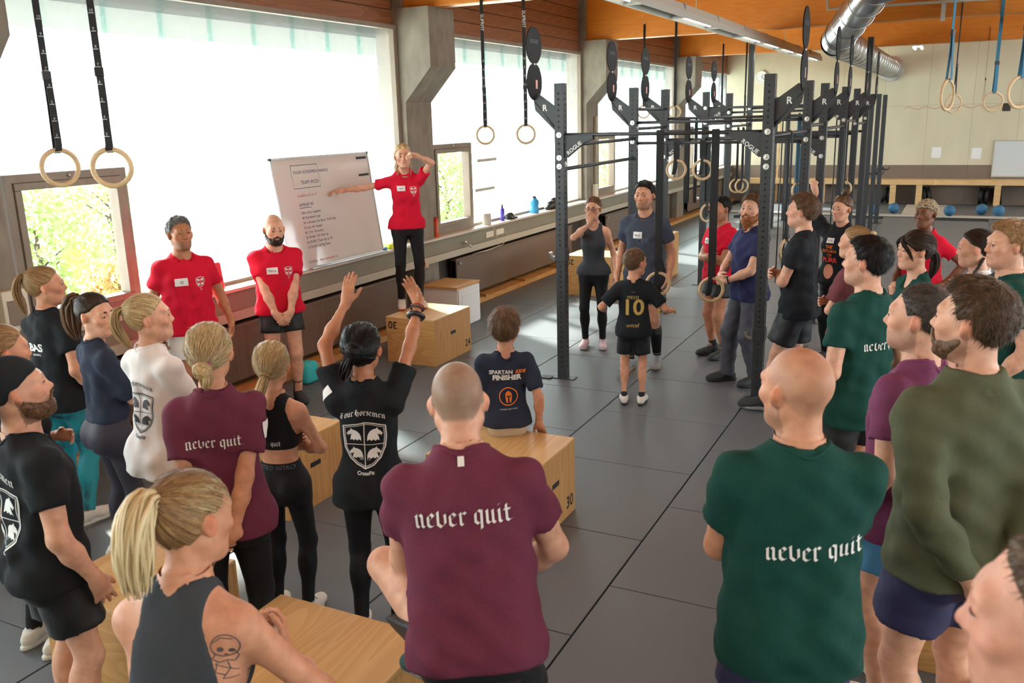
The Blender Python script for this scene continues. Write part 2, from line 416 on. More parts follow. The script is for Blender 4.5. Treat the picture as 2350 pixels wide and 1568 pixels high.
class Loft:
    """elliptic trunk: stations (z, half width, half depth, y offset) in a frame"""
    def __init__(s, o, R, st, n=2.3, grow=0, fold=None, zlim=None):
        s.o = np.asarray(o, float); s.R = R; st = np.array(st, float); s.n = n; s.fold = fold
        zz = np.linspace(st[0, 0], st[-1, 0], 80)
        # smooth the station curve
        f = [np.interp(zz, st[:, 0], st[:, i]) for i in (1, 2, 3)]
        ker = np.hanning(11); ker /= ker.sum()
        f = [np.convolve(np.pad(q, 5, 'edge'), ker, 'valid') for q in f]
        s.zz = zz; s.A = f[0]+grow; s.B = f[1]+grow; s.Y = f[2]; s.z0, s.z1 = zlim or (st[0, 0], st[-1, 0])
    def bb(s):
        m = max(s.A.max(), s.B.max())+.03; a = s.o+s.R[:, 2]*s.z0; b = s.o+s.R[:, 2]*s.z1
        return np.minimum(a, b)-m, np.maximum(a, b)+m
    def d(s, X, Y, Z):
        x, y, z = X-F32(s.o[0]), Y-F32(s.o[1]), Z-F32(s.o[2]); R = s.R.astype(F32)
        x, y, z = (R[0, 0]*x+R[1, 0]*y+R[2, 0]*z), (R[0, 1]*x+R[1, 1]*y+R[2, 1]*z), (R[0, 2]*x+R[1, 2]*y+R[2, 2]*z)
        zf = (z-F32(s.zz[0]))/F32(s.zz[1]-s.zz[0]); zi = np.clip(zf, 0, 78.999); i0 = zi.astype(np.int32); fr = zi-i0
        L = lambda T: (lambda t: t[i0]*(1-fr)+t[i0+1]*fr)(T.astype(F32))
        a, b, yo = L(s.A), L(s.B), L(s.Y)
        if s.fold is not None:
            g = s.fold(x, y, z); a = a+g; b = b+g
        u, v = np.abs(x)/a, np.abs(y-yo)/b
        q = (u**s.n+v**s.n+1e-9)**(1/s.n)
        m = np.minimum(a, b)
        d = (q-1)*(m+(np.sqrt(x*x+(y-yo)**2)/np.maximum(q, .3)-m)*.6)
        return np.maximum(d, np.maximum(z-F32(s.z1), F32(s.z0)-z))
class Plane:
    def __init__(s, p, n): s.p = np.asarray(p, float); s.n = nrm(n)
    def d(s, X, Y, Z): return (X-F32(s.p[0]))*F32(s.n[0])+(Y-F32(s.p[1]))*F32(s.n[1])+(Z-F32(s.p[2]))*F32(s.n[2])
class Grid:
    def __init__(s, lo, hi, h):
        s.lo = np.asarray(lo, float)-2*h; s.h = h; s.n = np.ceil((np.asarray(hi)-s.lo)/h).astype(int)+3
        s.D = np.full(s.n, .5, F32); s.ax = [(s.lo[i]+h*np.arange(s.n[i])).astype(F32) for i in range(3)]
    def sl(s, lo, hi, m):
        a = np.clip(np.floor((np.asarray(lo)-m-s.lo)/s.h).astype(int), 0, s.n); b = np.clip(np.ceil((np.asarray(hi)+m-s.lo)/s.h).astype(int)+1, 0, s.n)
        return tuple(slice(a[i], b[i]) for i in range(3))
    def xyz(s, sl=None):
        sl = sl or (slice(None),)*3
        return s.ax[0][sl[0]][:, None, None], s.ax[1][sl[1]][None, :, None], s.ax[2][sl[2]][None, None, :]
    def add(s, p, k=.02, sub=False):
        lo, hi = p.bb(); sl = s.sl(lo, hi, k+2.5*s.h)
        if min(q.stop-q.start for q in sl) <= 0: return s
        d = p.d(*s.xyz(sl)).astype(F32); D = s.D[sl]
        s.D[sl] = -smin(-D, d, k) if sub else smin(D, d, k)
        return s
    def cut(s, p, k=.004):     # keep the negative side
        s.D = -smin(-s.D, -p.d(*s.xyz()).astype(F32), k); return s
    def mesh(s):
        D = s.D; n = D.shape
        ins = D < 0
        c = np.zeros((n[0]-1, n[1]-1, n[2]-1), np.int8)
        for i in (0, 1):
            for j in (0, 1):
                for k in (0, 1): c += ins[i:n[0]-1+i, j:n[1]-1+j, k:n[2]-1+k]
        act = np.argwhere((c > 0) & (c < 8))
        if len(act) == 0: return np.zeros((0, 3)), np.zeros((0, 4), int)
        idx = np.full(c.shape, -1, np.int32); idx[tuple(act.T)] = np.arange(len(act))
        corner = np.array([(i, j, k) for i in (0, 1) for j in (0, 1) for k in (0, 1)])
        vals = np.stack([D[act[:, 0]+q[0], act[:, 1]+q[1], act[:, 2]+q[2]] for q in corner], 1)
        edges = [(a, b) for a in range(8) for b in range(a+1, 8) if np.abs(corner[a]-corner[b]).sum() == 1]
        P = np.zeros((len(act), 3)); cnt = np.zeros(len(act))
        for a, b in edges:
            va, vb = vals[:, a], vals[:, b]; m = (va < 0) != (vb < 0)
            t = np.where(m, va/np.where(m, va-vb, 1), 0)
            P += np.where(m[:, None], corner[a]+t[:, None]*(corner[b]-corner[a]), 0); cnt += m
        V = (act+P/cnt[:, None])*s.h+s.lo
        Q = []
        for ax in range(3):
            o1, o2 = [(1, 2), (2, 0), (0, 1)][ax]
            A = ins; sl0 = [slice(None)]*3; sl1 = [slice(None)]*3; sl0[ax] = slice(0, n[ax]-1); sl1[ax] = slice(1, n[ax])
            x0, x1 = A[tuple(sl0)], A[tuple(sl1)]; e = np.argwhere(x0 != x1)
            e = e[(e[:, o1] > 0) & (e[:, o2] > 0) & (e[:, o1] < n[o1]-1) & (e[:, o2] < n[o2]-1)]
            if len(e) == 0: continue
            flip = x0[tuple(e.T)]
            d1 = np.zeros(3, int); d1[o1] = 1; d2 = np.zeros(3, int); d2[o2] = 1
            q = np.stack([idx[tuple((e-d1-d2).T)], idx[tuple((e-d2).T)], idx[tuple(e.T)], idx[tuple((e-d1).T)]], 1)
            q[~flip] = q[~flip][:, ::-1]; Q.append(q)
        Q = np.concatenate(Q); Q = Q[(Q >= 0).all(1)]
        return V, Q
def np_mesh(name, V, Q, m, smooth=True, col=None, streak=None):
    me = bpy.data.meshes.new(name); nv, nq = len(V), len(Q)
    me.vertices.add(nv); me.vertices.foreach_set('co', np.ascontiguousarray(V, F32).ravel())
    me.loops.add(nq*4); me.loops.foreach_set('vertex_index', Q.astype(np.int32).ravel())
    me.polygons.add(nq); me.polygons.foreach_set('loop_start', (np.arange(nq)*4).astype(np.int32))
    me.polygons.foreach_set('use_smooth', np.ones(nq, bool))
    if m is not None: me.materials.append(m)
    me.update(calc_edges=True)
    if col is not None:
        a = me.color_attributes.new('tint', 'FLOAT_COLOR', 'POINT'); a.data.foreach_set('color', np.concatenate([col, np.ones((nv, 1))], 1).astype(F32).ravel())
    if streak is not None:
        a = me.attributes.new('streak', 'FLOAT_VECTOR', 'POINT'); a.data.foreach_set('vector', streak.astype(F32).ravel())
    return me
def clean(V, Q):
    u, inv = np.unique(Q, return_inverse=True); return V[u], inv.reshape(Q.shape)

def m_skin():
    m = bpy.data.materials.new('skin'); m.use_nodes = True; nt = m.node_tree; b = nt.nodes['Principled BSDF']
    at = nt.nodes.new('ShaderNodeVertexColor'); at.layer_name = 'tint'
    tc = nt.nodes.new('ShaderNodeTexCoord'); n = nt.nodes.new('ShaderNodeTexNoise'); n.inputs['Scale'].default_value = 22; n.inputs['Detail'].default_value = 4
    nt.links.new(tc.outputs['Object'], n.inputs['Vector'])
    mx = nt.nodes.new('ShaderNodeMixRGB'); mx.blend_type = 'MULTIPLY'; mx.inputs[0].default_value = 1
    rp = nt.nodes.new('ShaderNodeValToRGB'); rp.color_ramp.elements[0].color = (.86, .80, .77, 1); rp.color_ramp.elements[1].color = (1.06, 1.04, 1.02, 1)
    rp.color_ramp.elements[0].position = .35; rp.color_ramp.elements[1].position = .65
    nt.links.new(n.outputs[0], rp.inputs[0]); nt.links.new(at.outputs[0], mx.inputs[1]); nt.links.new(rp.outputs[0], mx.inputs[2])
    nt.links.new(mx.outputs[0], b.inputs['Base Color']); b.inputs['Roughness'].default_value = .5; b.inputs['Specular IOR Level'].default_value = .35
    return m
M_SKIN = m_skin()
def m_hair(name, dark, light, straight=True, rough=.45):
    if name in MATS: return MATS[name]
    m = bpy.data.materials.new(name); m.use_nodes = True; MATS[name] = m; nt = m.node_tree; b = nt.nodes['Principled BSDF']
    at = nt.nodes.new('ShaderNodeAttribute'); at.attribute_name = 'streak'
    n = nt.nodes.new('ShaderNodeTexNoise'); n.inputs['Scale'].default_value = 1; n.inputs['Detail'].default_value = 5; n.inputs['Roughness'].default_value = .7
    nt.links.new(at.outputs['Vector'], n.inputs['Vector'])
    rp = nt.nodes.new('ShaderNodeValToRGB'); rp.color_ramp.elements[0].position = .36; rp.color_ramp.elements[1].position = .64
    rp.color_ramp.elements[0].color = (*dark, 1); rp.color_ramp.elements[1].color = (*light, 1)
    nt.links.new(n.outputs[0], rp.inputs[0]); nt.links.new(rp.outputs[0], b.inputs['Base Color'])
    bp = nt.nodes.new('ShaderNodeBump'); bp.inputs['Strength'].default_value = .5; bp.inputs['Distance'].default_value = .004
    nt.links.new(n.outputs[0], bp.inputs['Height']); nt.links.new(bp.outputs[0], b.inputs['Normal'])
    b.inputs['Roughness'].default_value = rough; b.inputs['Specular IOR Level'].default_value = .25
    return m
def m_cloth(name, col, rough=.85, sheen=.15, c2=None, heather=.35):
    c2 = c2 or tuple(min(1, c*1.35+.004) for c in col)
    return mat(name, col, rough, spec=.2, noise=(150, c2, heather, (1, 1, 1)), bump=(15, .55, (1, 1, .4)))

# ---------------------------------------------------------------- the figure
TORSO_M = [(-.10, .150, .105, -.005), (-.02, .166, .122, -.012), (.06, .158, .112, -.008), (.15, .142, .100, 0), (.24, .148, .104, .006), (.34, .164, .114, .010), (.42, .172, .114, .004), (.48, .160, .098, -.008), (.535, .115, .075, -.02), (.58, .062, .060, -.022), (.61, .05, .052, -.016)]
TORSO_F = [(-.10, .158, .108, -.012), (-.02, .172, .126, -.016), (.06, .150, .108, -.008), (.16, .120, .090, 0), (.24, .126, .094, .004), (.34, .142, .102, .008), (.42, .146, .100, .002), (.48, .136, .086, -.008), (.535, .095, .066, -.02), (.58, .050, .052, -.022), (.61, .043, .046, -.016)]
def ik(S, T, l1, l2, pole):
    S, T = np.asarray(S, float), np.asarray(T, float); d = T-S; L = np.linalg.norm(d); mx = (l1+l2)*.999
    if L > mx: T = S+d/L*mx; d = T-S; L = mx
    L = max(L, abs(l1-l2)+.01); u = d/L
    p = np.asarray(pole, float); p = p-u*(p@u); p = nrm(p)
    a = (l1*l1-l2*l2+L*L)/(2*L); h = math.sqrt(max(l1*l1-a*a, 0))
    return S+u*a+p*h, T
ARMS = {  # wrist in the trunk frame for the right arm (+x), elbow pole, hand direction, palm normal, curl
 'down':  dict(w=(.255, .05, -.02), pole=(.25, -1, 0), hd=(-.05, .15, -1), pn=(-1, .1, 0), curl=.35),
 'relax': dict(w=(.245, .10, .005), pole=(.4, -1, 0), hd=(-.1, .3, -1), pn=(-1, .2, -.1), curl=.45),
 'cross': dict(w=(-.06, .205, .245), pole=(.8, .1, -1), hd=(-1, .06, .12), pn=(.1, -1, 0), curl=.25),
 'cross2': dict(w=(-.03, .165, .215), pole=(.9, .1, -1), hd=(-1, -.2, .35), pn=(.1, -1, 0), curl=.5),
 'front': dict(w=(.075, .215, -.01), pole=(1, -.45, 0), hd=(-.55, .25, -.7), pn=(-.3, -1, -.2), curl=.45),
 'belly': dict(w=(.085, .25, .13), pole=(1, -.5, -.3), hd=(-.8, .4, -.1), pn=(-.3, -1, .0), curl=.55),
 'back':  dict(w=(.085, -.215, .02), pole=(1, -.3, 0), hd=(-.8, -.1, -.55), pn=(.2, 1, 0), curl=.35),
 'hip':   dict(w=(.215, .02, .10), pole=(1, -.55, 0), hd=(-.3, .6, -.6), pn=(-1, 0, .2), curl=.6),
 'pocket': dict(w=(.215, .03, -.005), pole=(.7, -1, 0), hd=(-.25, .3, -1), pn=(-1, .1, 0), curl=.2),
 'chest': dict(w=(.02, .19, .33), pole=(.8, 0, -1), hd=(-.5, .2, .9), pn=(.2, -1, .2), curl=.6),
}
def hand_prims(W, hd, pn, side, curl, s, spread=.12, point=False, thumb_out=.6):
    """palm + five jointed fingers; side=+1 right hand"""
    d = nrm(hd); n = nrm(np.asarray(pn)-d*(np.asarray(pn)@d)); x = np.cross(d, n)*side   # x points to the thumb side
    P = lambda a, b, c: W+d*a*s+x*b*s+n*c*s
    pr = [(Cone(P(-.02, 0, 0), P(.03, 0, 0), .026*s, .027*s), .02)]
    for b in (.028, .009, -.010, -.027): pr.append((Cone(P(.02, b*.75, 0), P(.088, b, 0), .0155*s, .0125*s), .016))
    ln = [(.042, .026, .020), (.047, .030, .022), (.043, .028, .021), (.033, .021, .018)]
    for i, (b, L) in enumerate(zip((.028, .0095, -.0095, -.027), ln)):
        p = P(.088-.004*abs(i-1.2), b, 0); cur = curl*(1+.12*i)
        if point and i == 0: cur = .05
        if point and i > 0: cur = .95
        ang = 0; sp = (1.3-i)*spread
        for j, l in enumerate(L):
            ang += cur*(1.15 if j else .95)
            dd = (d*math.cos(sp)+x*math.sin(sp))*math.cos(ang)+n*math.sin(ang)
            q = p+dd*l*s; r0 = (.0098, .0086, .0078)[j]*s
            pr.append((Cone(p, q, r0, r0*.93), .005)); p = q
    t0 = P(.018, .022, .006); dd = nrm(d*.75+x*thumb_out+n*.35); t1 = t0+dd*.040*s; dd2 = nrm(d*.95+x*thumb_out*.35+n*(.25+.5*curl)); t2 = t1+dd2*.032*s; t3 = t2+nrm(dd2+n*.4*curl)*.026*s
    pr += [(Cone(t0, t1, .0175*s, .0125*s), .014), (Cone(t1, t2, .0115*s, .0105*s), .005), (Cone(t2, t3, .0103*s, .0085*s), .005)]
    return pr
def head_prims(fem=False, child=False, jaw=1.0, nose=1.0):
    """in the head frame, face towards +y, metres for an adult head"""
    j = jaw*(.93 if fem else 1.0)
    pr = [(Ell((0, -.018, .030), (.0765, .098, .090)), .03), (Ell((0, .018, -.022), (.063*j, .077, .092)), .03),
          (Ell((0, .030, -.075), (.047*j, .055, .040)), .03), (Ell((0, .064, -.100), (.024*j, .023, .019)), .025),
          (Cone((-.052*j, -.005, -.055), (-.024*j, .055, -.096), .020, .016), .03), (Cone((.052*j, -.005, -.055), (.024*j, .055, -.096), .020, .016), .03),
          (Cone((-.038, .078, .026), (.038, .078, .026), .0125 if not fem else .010, .0125 if not fem else .010), .025),
          (Ell((-.046, .060, -.022), (.021, .020, .017)), .03), (Ell((.046, .060, -.022), (.021, .020, .017)), .03),
          (Cone((0, .085, .018), (0, .098 if not fem else .0955, -.020), .0080, .0100), .015), (Ell((0, .1035 if not fem else .0995, -.029), (.0105, .0115, .0100) if not fem else (.0092, .0105, .0088)), .011),
          (Ell((-.0115, .094, -.0345), (.0078, .0090, .0070)), .008), (Ell((.0115, .094, -.0345), (.0078, .0090, .0070)), .008)]
    sub = [(Ell((-.0315, .100, .002), (.019, .016, .0125)), .016), (Ell((.0315, .100, .002), (.019, .016, .0125)), .016), (Cone((-.021, .0985, -.0645), (.021, .0985, -.0645), .0022, .0022), .010)]
    post = [(Ell((sx*.0315, .0775, .001), (.0135, .0122, .0120)), .006) for sx in (-1, 1)]+[(Ell((sx*.0315, .0795, .0068), (.0142, .0131, .0088)), .004) for sx in (-1, 1)]+[(Ell((sx*.0315, .0790, -.0088), (.0135, .0122, .0062)), .005) for sx in (-1, 1)]+[
            (Cone((-.020, .0845, -.0590), (.020, .0845, -.0590), .0050, .0050), .010), (Cone((-.016, .0835, -.0705), (.016, .0835, -.0705), .0062, .0062), .010)]
    if child:
        pass
    ears = []
    for sx in (-1, 1):
        R = rotm(0, 0, -sx*.45)@rotm(.15, 0, 0)
        ears += [(Ell((sx*.0805, -.012, -.008), (.0085, .0195, .031), R), .008), ]
        pr2 = (Ell((sx*.0885, -.008, -.004), (.006, .010, .016), R), .006)
        ears.append(pr2)
    return pr, sub, post, ears
class FrameP:
    """a primitive expressed in a local frame (origin, rotation, scale)"""
    def __init__(s, p, o, R, sc):
        if isinstance(p, Cone): s.p = Cone(o+R@(p.a*sc), o+R@(p.b*sc), p.ra*sc, p.rb*sc)
        else: s.p = Ell(o+R@(p.c*sc), p.r*sc, R@p.R if p.R is not None else R)
def fp(p, o, R, sc): return FrameP(p, o, R, sc).p

class Person:
    def __init__(s, loc, face, H=1.78, fem=False, w=1.0, skin=(.62, .40, .30), lean=0, bend=(0, 0, 0), twist=0, head=(0, 0, 0), arms=('down', 'down'), legs=None,
                 q=1.0, base=0, pelvis=None, child=False, hsc=None, bust=1.0, armlen=1.0, shoulders=1.0):
        """face: heading in degrees, 0 = looking along +y, positive turns left; head=(yaw, pitch, roll) degrees; arms=(right, left)"""
        s.sc = H/1.80; sc = s.sc; s.fem = fem; s.w = w; s.q = q; s.H = H; s.skin = np.array(skin); s.child = child
        s.loc = Vector((loc[0], loc[1], base)); s.rz = math.radians(face)
        s.hsc = hsc or (1.10*(.96 if fem else 1.0)*(sc**.45)*(1.04 if child else 1))
        pz = pelvis if pelvis is not None else (0, 0, .935)
        s.pel = np.array(pz)*sc
        s.R = rotm(math.radians(-lean), 0, math.radians(twist))@rotm(*[math.radians(b) for b in bend])
        s.st = [(z*sc, a*w*sc, b*w*sc, y*sc) for z, a, b, y in (TORSO_F if fem else TORSO_M)]
        T = lambda p: s.pel+s.R@(np.asarray(p, float)*sc)
        s.T = T
        shx = (.153 if fem else .180)*shoulders
        s.sh = {1: T((shx, -.012, .474)), -1: T((-shx, -.012, .474))}
        s.neck0 = T((0, -.02, .535)); piv = T((0, -.005, .625))
        s.HR = s.R@rotm(0, 0, math.radians(head[0]))@rotm(math.radians(head[1]), 0, 0)@rotm(0, math.radians(head[2]), 0)
        s.hc = piv+s.HR@(np.array((0, .022, .118*(.97 if fem else 1)))*s.hsc)
        s.piv = piv
        l1, l2 = .292*sc*armlen, .252*sc*armlen; s.arm = {}
        for sd, a in ((1, arms[0]), (-1, arms[1])):
            if a is None: continue
            A = dict(ARMS[a]) if isinstance(a, str) else dict(ARMS[a.get('base', 'down')], **a)
            f = np.array((sd, 1, 1))
            fw = (lambda v: s.R@(np.asarray(v, float)*f)) if not A.get('world') else (lambda v: np.asarray(v, float)*f)
            tw = (s.pel+s.R@(np.asarray(A['w'], float)*f*sc)) if not A.get('world') else np.asarray(A['w'], float)*np.array((1, 1, 1))
            if A.get('world'): fw = lambda v: np.asarray(v, float)
            E, Wp = ik(s.sh[sd], tw, l1, l2, fw(A['pole']))
            s.arm[sd] = dict(E=E, W=Wp, hd=fw(A['hd']), pn=fw(A['pn']), curl=A['curl'], kw={k: A[k] for k in ('spread', 'point', 'thumb_out') if k in A}, show=A.get('show', True))
        # legs: ankle positions in the person frame
        legs = legs or {}
        s.leg = {}
        hx = .085 if fem else .088
        for sd in (1, -1):
            L = legs.get(sd, {}); Hj = s.pel+s.R@(np.array((sd*hx, 0, -.005))*sc)
            an = np.array(L.get('a', (sd*.105, -.02, .085)))*sc
            if 'world' in L: an = np.array(L['world'])
            K, A = ik(Hj, an, .435*sc, .425*sc, L.get('pole', (sd*.15, 1, 0)))
            s.leg[sd] = dict(H=Hj, K=K, A=A, toe=math.radians(L.get('toe', -sd*8)), pitch=math.radians(L.get('pitch', 0)))
        s.cover = dict(torso=0, arm=0, leg=0)
        s.V = []; s.root = None
        s.kids = []; s.hairy = None; s.tint = None
    # --- primitive lists
    def p_torso(s, g=0, st=None, fold=None, zlim=None): return Loft(s.pel, s.R, st or s.st, grow=g, fold=fold, zlim=zlim)
    def p_shoulders(s, g=0):
        sc = s.sc*s.w**.5; out = []
        for sd in (1, -1):
            t = s.T((sd*.05, -.022, .555)); out.append((Cone(t, s.sh[sd]+s.R@np.array((-sd*.014, 0, -.004))*sc, .034*sc+g, .050*sc*(.86 if s.fem else 1)+g), .05))
        return out
    def p_upper(s, sd, g=0, t=1.0):
        a = s.arm[sd]; sc = s.sc*s.w**.7*(.84 if s.fem else 1)
        return Cone(s.sh[sd], a['E'], .054*sc+g, .041*sc+g)
    def p_fore(s, sd, g=0):
        a = s.arm[sd]; sc = s.sc*s.w**.6*(.84 if s.fem else 1); m = a['E']*.66+a['W']*.34
        return [(Cone(a['E'], m, .040*sc+g, .042*sc+g), .03), (Cone(m, a['W'], .041*sc+g, .0265*sc+g), .03)]
    def p_leg(s, sd, g=0):
        L = s.leg[sd]; sc = s.sc*s.w**.8*(1.02 if s.fem else 1); m = L['K']*.68+L['A']*.32
        back = s.calf_dir(sd)*.018*sc
        return [(Cone(L['H'], L['K'], .088*sc+g, .054*sc+g), .05), (Cone(L['K'], L['A'], .050*sc+g, .036*sc+g), .03), (Ell(m+back, (.050*sc+g, .052*sc+g, .105*sc)), .04)]
    def calf_dir(s, sd):
        L = s.leg[sd]; u = nrm(L['A']-L['H']); d = (L['H']+L['A'])/2-L['K']; d = d-u*(d@u)
        return nrm(d) if np.linalg.norm(d) > .004 else np.array((0, -1., 0))
    def p_glutes(s, g=0):
        sc = s.sc*s.w; out = []
        for sd in (1, -1):
            out.append((Ell(s.T((sd*.075, -.062 if s.fem else -.055, -.035)), np.array((.085, .085, .095))*sc*(1.05 if s.fem else .95)+g), .05))
        return out
    def p_bust(s, g=0):
        if not s.fem: return []
        sc = s.sc*s.w; return [(Ell(s.T((sd*.066, .078, .335)), np.array((.062, .055, .062))*sc+g), .04) for sd in (1, -1)]
    def p_neck(s, g=0):
        r = (.050 if s.fem else .060)*s.sc**.6*s.w**.5
        top = s.hc+s.HR@(np.array((0, -.022, -.055))*s.hsc)
        return Cone(s.neck0, top, r*1.08+g, r*.96+g)
    def head_prims(s): return head_prims(s.fem, s.child)
    # --- body mesh
    def build_body(s, name='person', lips=None, tintf=None, hands=(1, -1)):
        sc = s.sc; q = s.q; cv = s.cover
        h = .0115*q
        parts = []
        pts = [s.hc, s.pel]+[s.leg[d][k] for d in s.leg for k in 'KA']+[s.arm[d][k] for d in s.arm for k in 'EW']
        lo = np.min(pts, 0)-.24; hi = np.max(pts, 0)+.24
        g = Grid(lo, hi, h)
        g.add(s.p_torso(-.012 if cv['torso'] else 0), .03)
        if not cv['torso']:
            for p, k in s.p_bust(): g.add(p, k)
        for p, k in s.p_shoulders(-.010 if cv['torso'] else 0): g.add(p, k)
        for p, k in s.p_glutes(-.012 if cv['leg'] else 0): g.add(p, k)
        g.add(s.p_neck(), .035)
        for sd in s.arm:
            g.add(s.p_upper(sd, -.008 if cv['arm'] > 1 else 0), .05)
            for p, k in s.p_fore(sd, -.008 if cv['arm'] > 1 else 0): g.add(p, k)
        for sd in s.leg:
            for p, k in s.p_leg(sd, -.008 if cv['leg'] > 1 else 0): g.add(p, k)
            L = s.leg[sd]; fd = s.foot_dir(sd); g.add(Cone(L['A']-np.array((0, 0, .03))*sc, L['A']+fd*.13*sc-np.array((0, 0, .05))*sc, .032*sc, .026*sc), .03)
        # head in the coarse grid too (only its lower neck is kept)
        def add_head(gr):
            pr, sub, post, ears = s.head_prims(); T = lambda p: fp(p, s.hc, s.HR, s.hsc)
            gr.add(s.p_neck(), .03)
            for p, k in pr: gr.add(T(p), k*s.hsc)
            for p, k in sub: gr.add(T(p), k*s.hsc, sub=True)
            for p, k in post: gr.add(T(p), k*s.hsc)
            for p, k in ears: gr.add(T(p), k*s.hsc)
        add_head(g)
        V, Q = g.mesh()
        # head region
        L = (V-s.hc)@s.HR/s.hsc; zc = -.128
        inh = (L[:, 2] > zc) & (np.linalg.norm(L[:, :2], axis=1) < .16)
        keep = ~inh[Q].all(1)
        hb = {}
        for sd in s.arm:
            if sd not in hands: continue
            a = s.arm[sd]; D = nrm(a['hd']); r = ((V-a['W'])@D > -.01*sc) & (np.linalg.norm(V-a['W']-D*.08*sc, axis=1) < .15*sc)
            hb[sd] = D
        V0, Q0 = clean(V, Q[keep]); Vs, Qs = [V0], [Q0]; reg = [np.zeros(len(V0), int)]; off = len(V0)
        hh = .0046*min(q, 1.2)*s.hsc
        gh = Grid(s.hc-.165*s.hsc, s.hc+.165*s.hsc, hh); gh.add(s.p_torso(0), .03); add_head(gh)
        Vh, Qh = gh.mesh(); L = (Vh-s.hc)@s.HR/s.hsc
        ok = (L[:, 2] > zc-.018)&(np.linalg.norm(L[:, :2], axis=1) < .16)
        Vh, Qh = clean(Vh, Qh[ok[Qh].all(1)]); Vs.append(Vh); Qs.append(Qh+off); off += len(Vh); reg.append(np.ones(len(Vh), int))
        for sd in hb:
            a = s.arm[sd]; c = a['W']+hb[sd]*.075*sc; gg = Grid(c-.155*sc, c+.155*sc, .0052*min(q, 1.25)*max(sc, .8)); hsz = sc*(.9 if s.fem else 1)
            for p, k in s.p_fore(sd): gg.add(p, k)
            for p, k in hand_prims(a['W'], a['hd'], a['pn'], sd, a['curl'], hsz, **a['kw']): gg.add(p, k)
            Vh, Qh = gg.mesh(); ok = np.linalg.norm(Vh-c, axis=1) < .15*sc
            # keep from just before the wrist
            fd = nrm(a['W']-a['E']); ok &= ((Vh-a['W'])@fd > -.05*sc)
            Vh, Qh = clean(Vh, Qh[ok[Qh].all(1)]); Vs.append(Vh); Qs.append(Qh+off); off += len(Vh); reg.append(np.full(len(Vh), 2))
        V = np.concatenate(Vs); Q = np.concatenate(Qs); reg = np.concatenate(reg)
        C = np.tile(s.skin, (len(V), 1)).astype(float); L = (V-s.hc)@s.HR/s.hsc; hd = reg == 1
        def blend(m, c): C[:] = C*(1-m[:, None])+np.asarray(c)*m[:, None]
        gauss = lambda p, r: np.exp(-(((L-np.array(p))/np.array(r))**2).sum(1))*hd
        rosy = s.skin*np.array((1.02, .72, .66))
        blend(.5*np.clip(gauss((.045, .07, -.03), (.028, .03, .022))+gauss((-.045, .07, -.03), (.028, .03, .022)), 0, 1), rosy)
        blend(.55*gauss((0, .115, -.032), (.02, .02, .016)), rosy)
        blend(.6*np.clip(hd*(np.abs(L[:, 0]) > .079)*(L[:, 2] < .035), 0, 1), s.skin*np.array((1.05, .70, .60)))
        lp = lips if lips is not None else s.skin*np.array((.86, .50, .48))
        blend(.85*np.clip(gauss((0, .10, -.0575), (.024, .022, .0065))+gauss((0, .10, -.0715), (.021, .022, .0075)), 0, 1), lp)
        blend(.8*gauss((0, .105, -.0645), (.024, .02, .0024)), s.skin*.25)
        blend(.30*np.clip(gauss((.0315, .09, .0), (.022, .03, .017))+gauss((-.0315, .09, .0), (.022, .03, .017)), 0, 1), s.skin*np.array((.8, .58, .52)))
        if tintf is not None: tintf(C, L, hd, V, blend)
        me = np_mesh(name, V, Q, M_SKIN, col=C)
        o = bpy.data.objects.new(name, me); COL.objects.link(o); o.location = s.loc; o.rotation_euler = (0, 0, s.rz); s.root = o; s.bodyVQ = (V0, Q0)
        return o
    def foot_dir(s, sd): t = s.leg[sd]['toe']; return np.array((-math.sin(t), math.cos(t), 0))
    def part(s, name, V, Q, m, parent=None, streak=None, col=None):
        me = np_mesh(name, V, Q, m, streak=streak, col=col); o = bpy.data.objects.new(name, me); COL.objects.link(o); o.parent = parent or s.root
        return o
    def mbpart(s, name, mb, m, parent=None, smooth=True): return mb.build(name, m, parent or s.root, smooth)
    # --- clothes
    def folds(s, amp, seed, zbot):
        r = np.random.default_rng(seed); ph = r.uniform(0, 6.28, 8); k = r.uniform(.8, 1.3, 8)
        def f(x, y, z):
            th = np.arctan2(y, x)
            t = np.clip((F32(zbot+.5)-z)/F32(.5), 0, 1)
            n = np.sin(th*5*k[0]+z*9+ph[0])*.5+np.sin(th*8*k[1]-z*13+ph[1])*.32+np.sin(x*34*k[2]+z*22*k[3]+ph[2])*.3+np.sin(y*38+x*18-z*28*k[4]+ph[3])*.28+np.sin(z*46*k[5]+x*12+ph[4]+np.sin(th*3+ph[5])*1.4)*.28
            return (n*F32(amp)*(.35+.65*t)).astype(F32)
        return f
    def shirt(s, m, hem=-.06, sleeve=.55, loose=.018, name='t_shirt', amp=.011, seed=1, neck=.012, vneck=0, flare=.02, sgrow=.014, long=False, tank=None, crop=None, sleeve_fl=.012, collar=0):
        sc = s.sc; h = .0092*s.q
        lo = [s.T((0, 0, hem-.02))]+[s.T((sx, sy, z)) for sx in (-.3, .3) for sy in (-.26, .28) for z in (hem, .62)]+[s.arm[d]['E'] for d in s.arm]+[s.sh[d] for d in s.sh]
        if long: lo += [s.arm[d]['W'] for d in s.arm]
        g = Grid(np.min(lo, 0)-.09, np.max(lo, 0)+.09, h)
        st = []
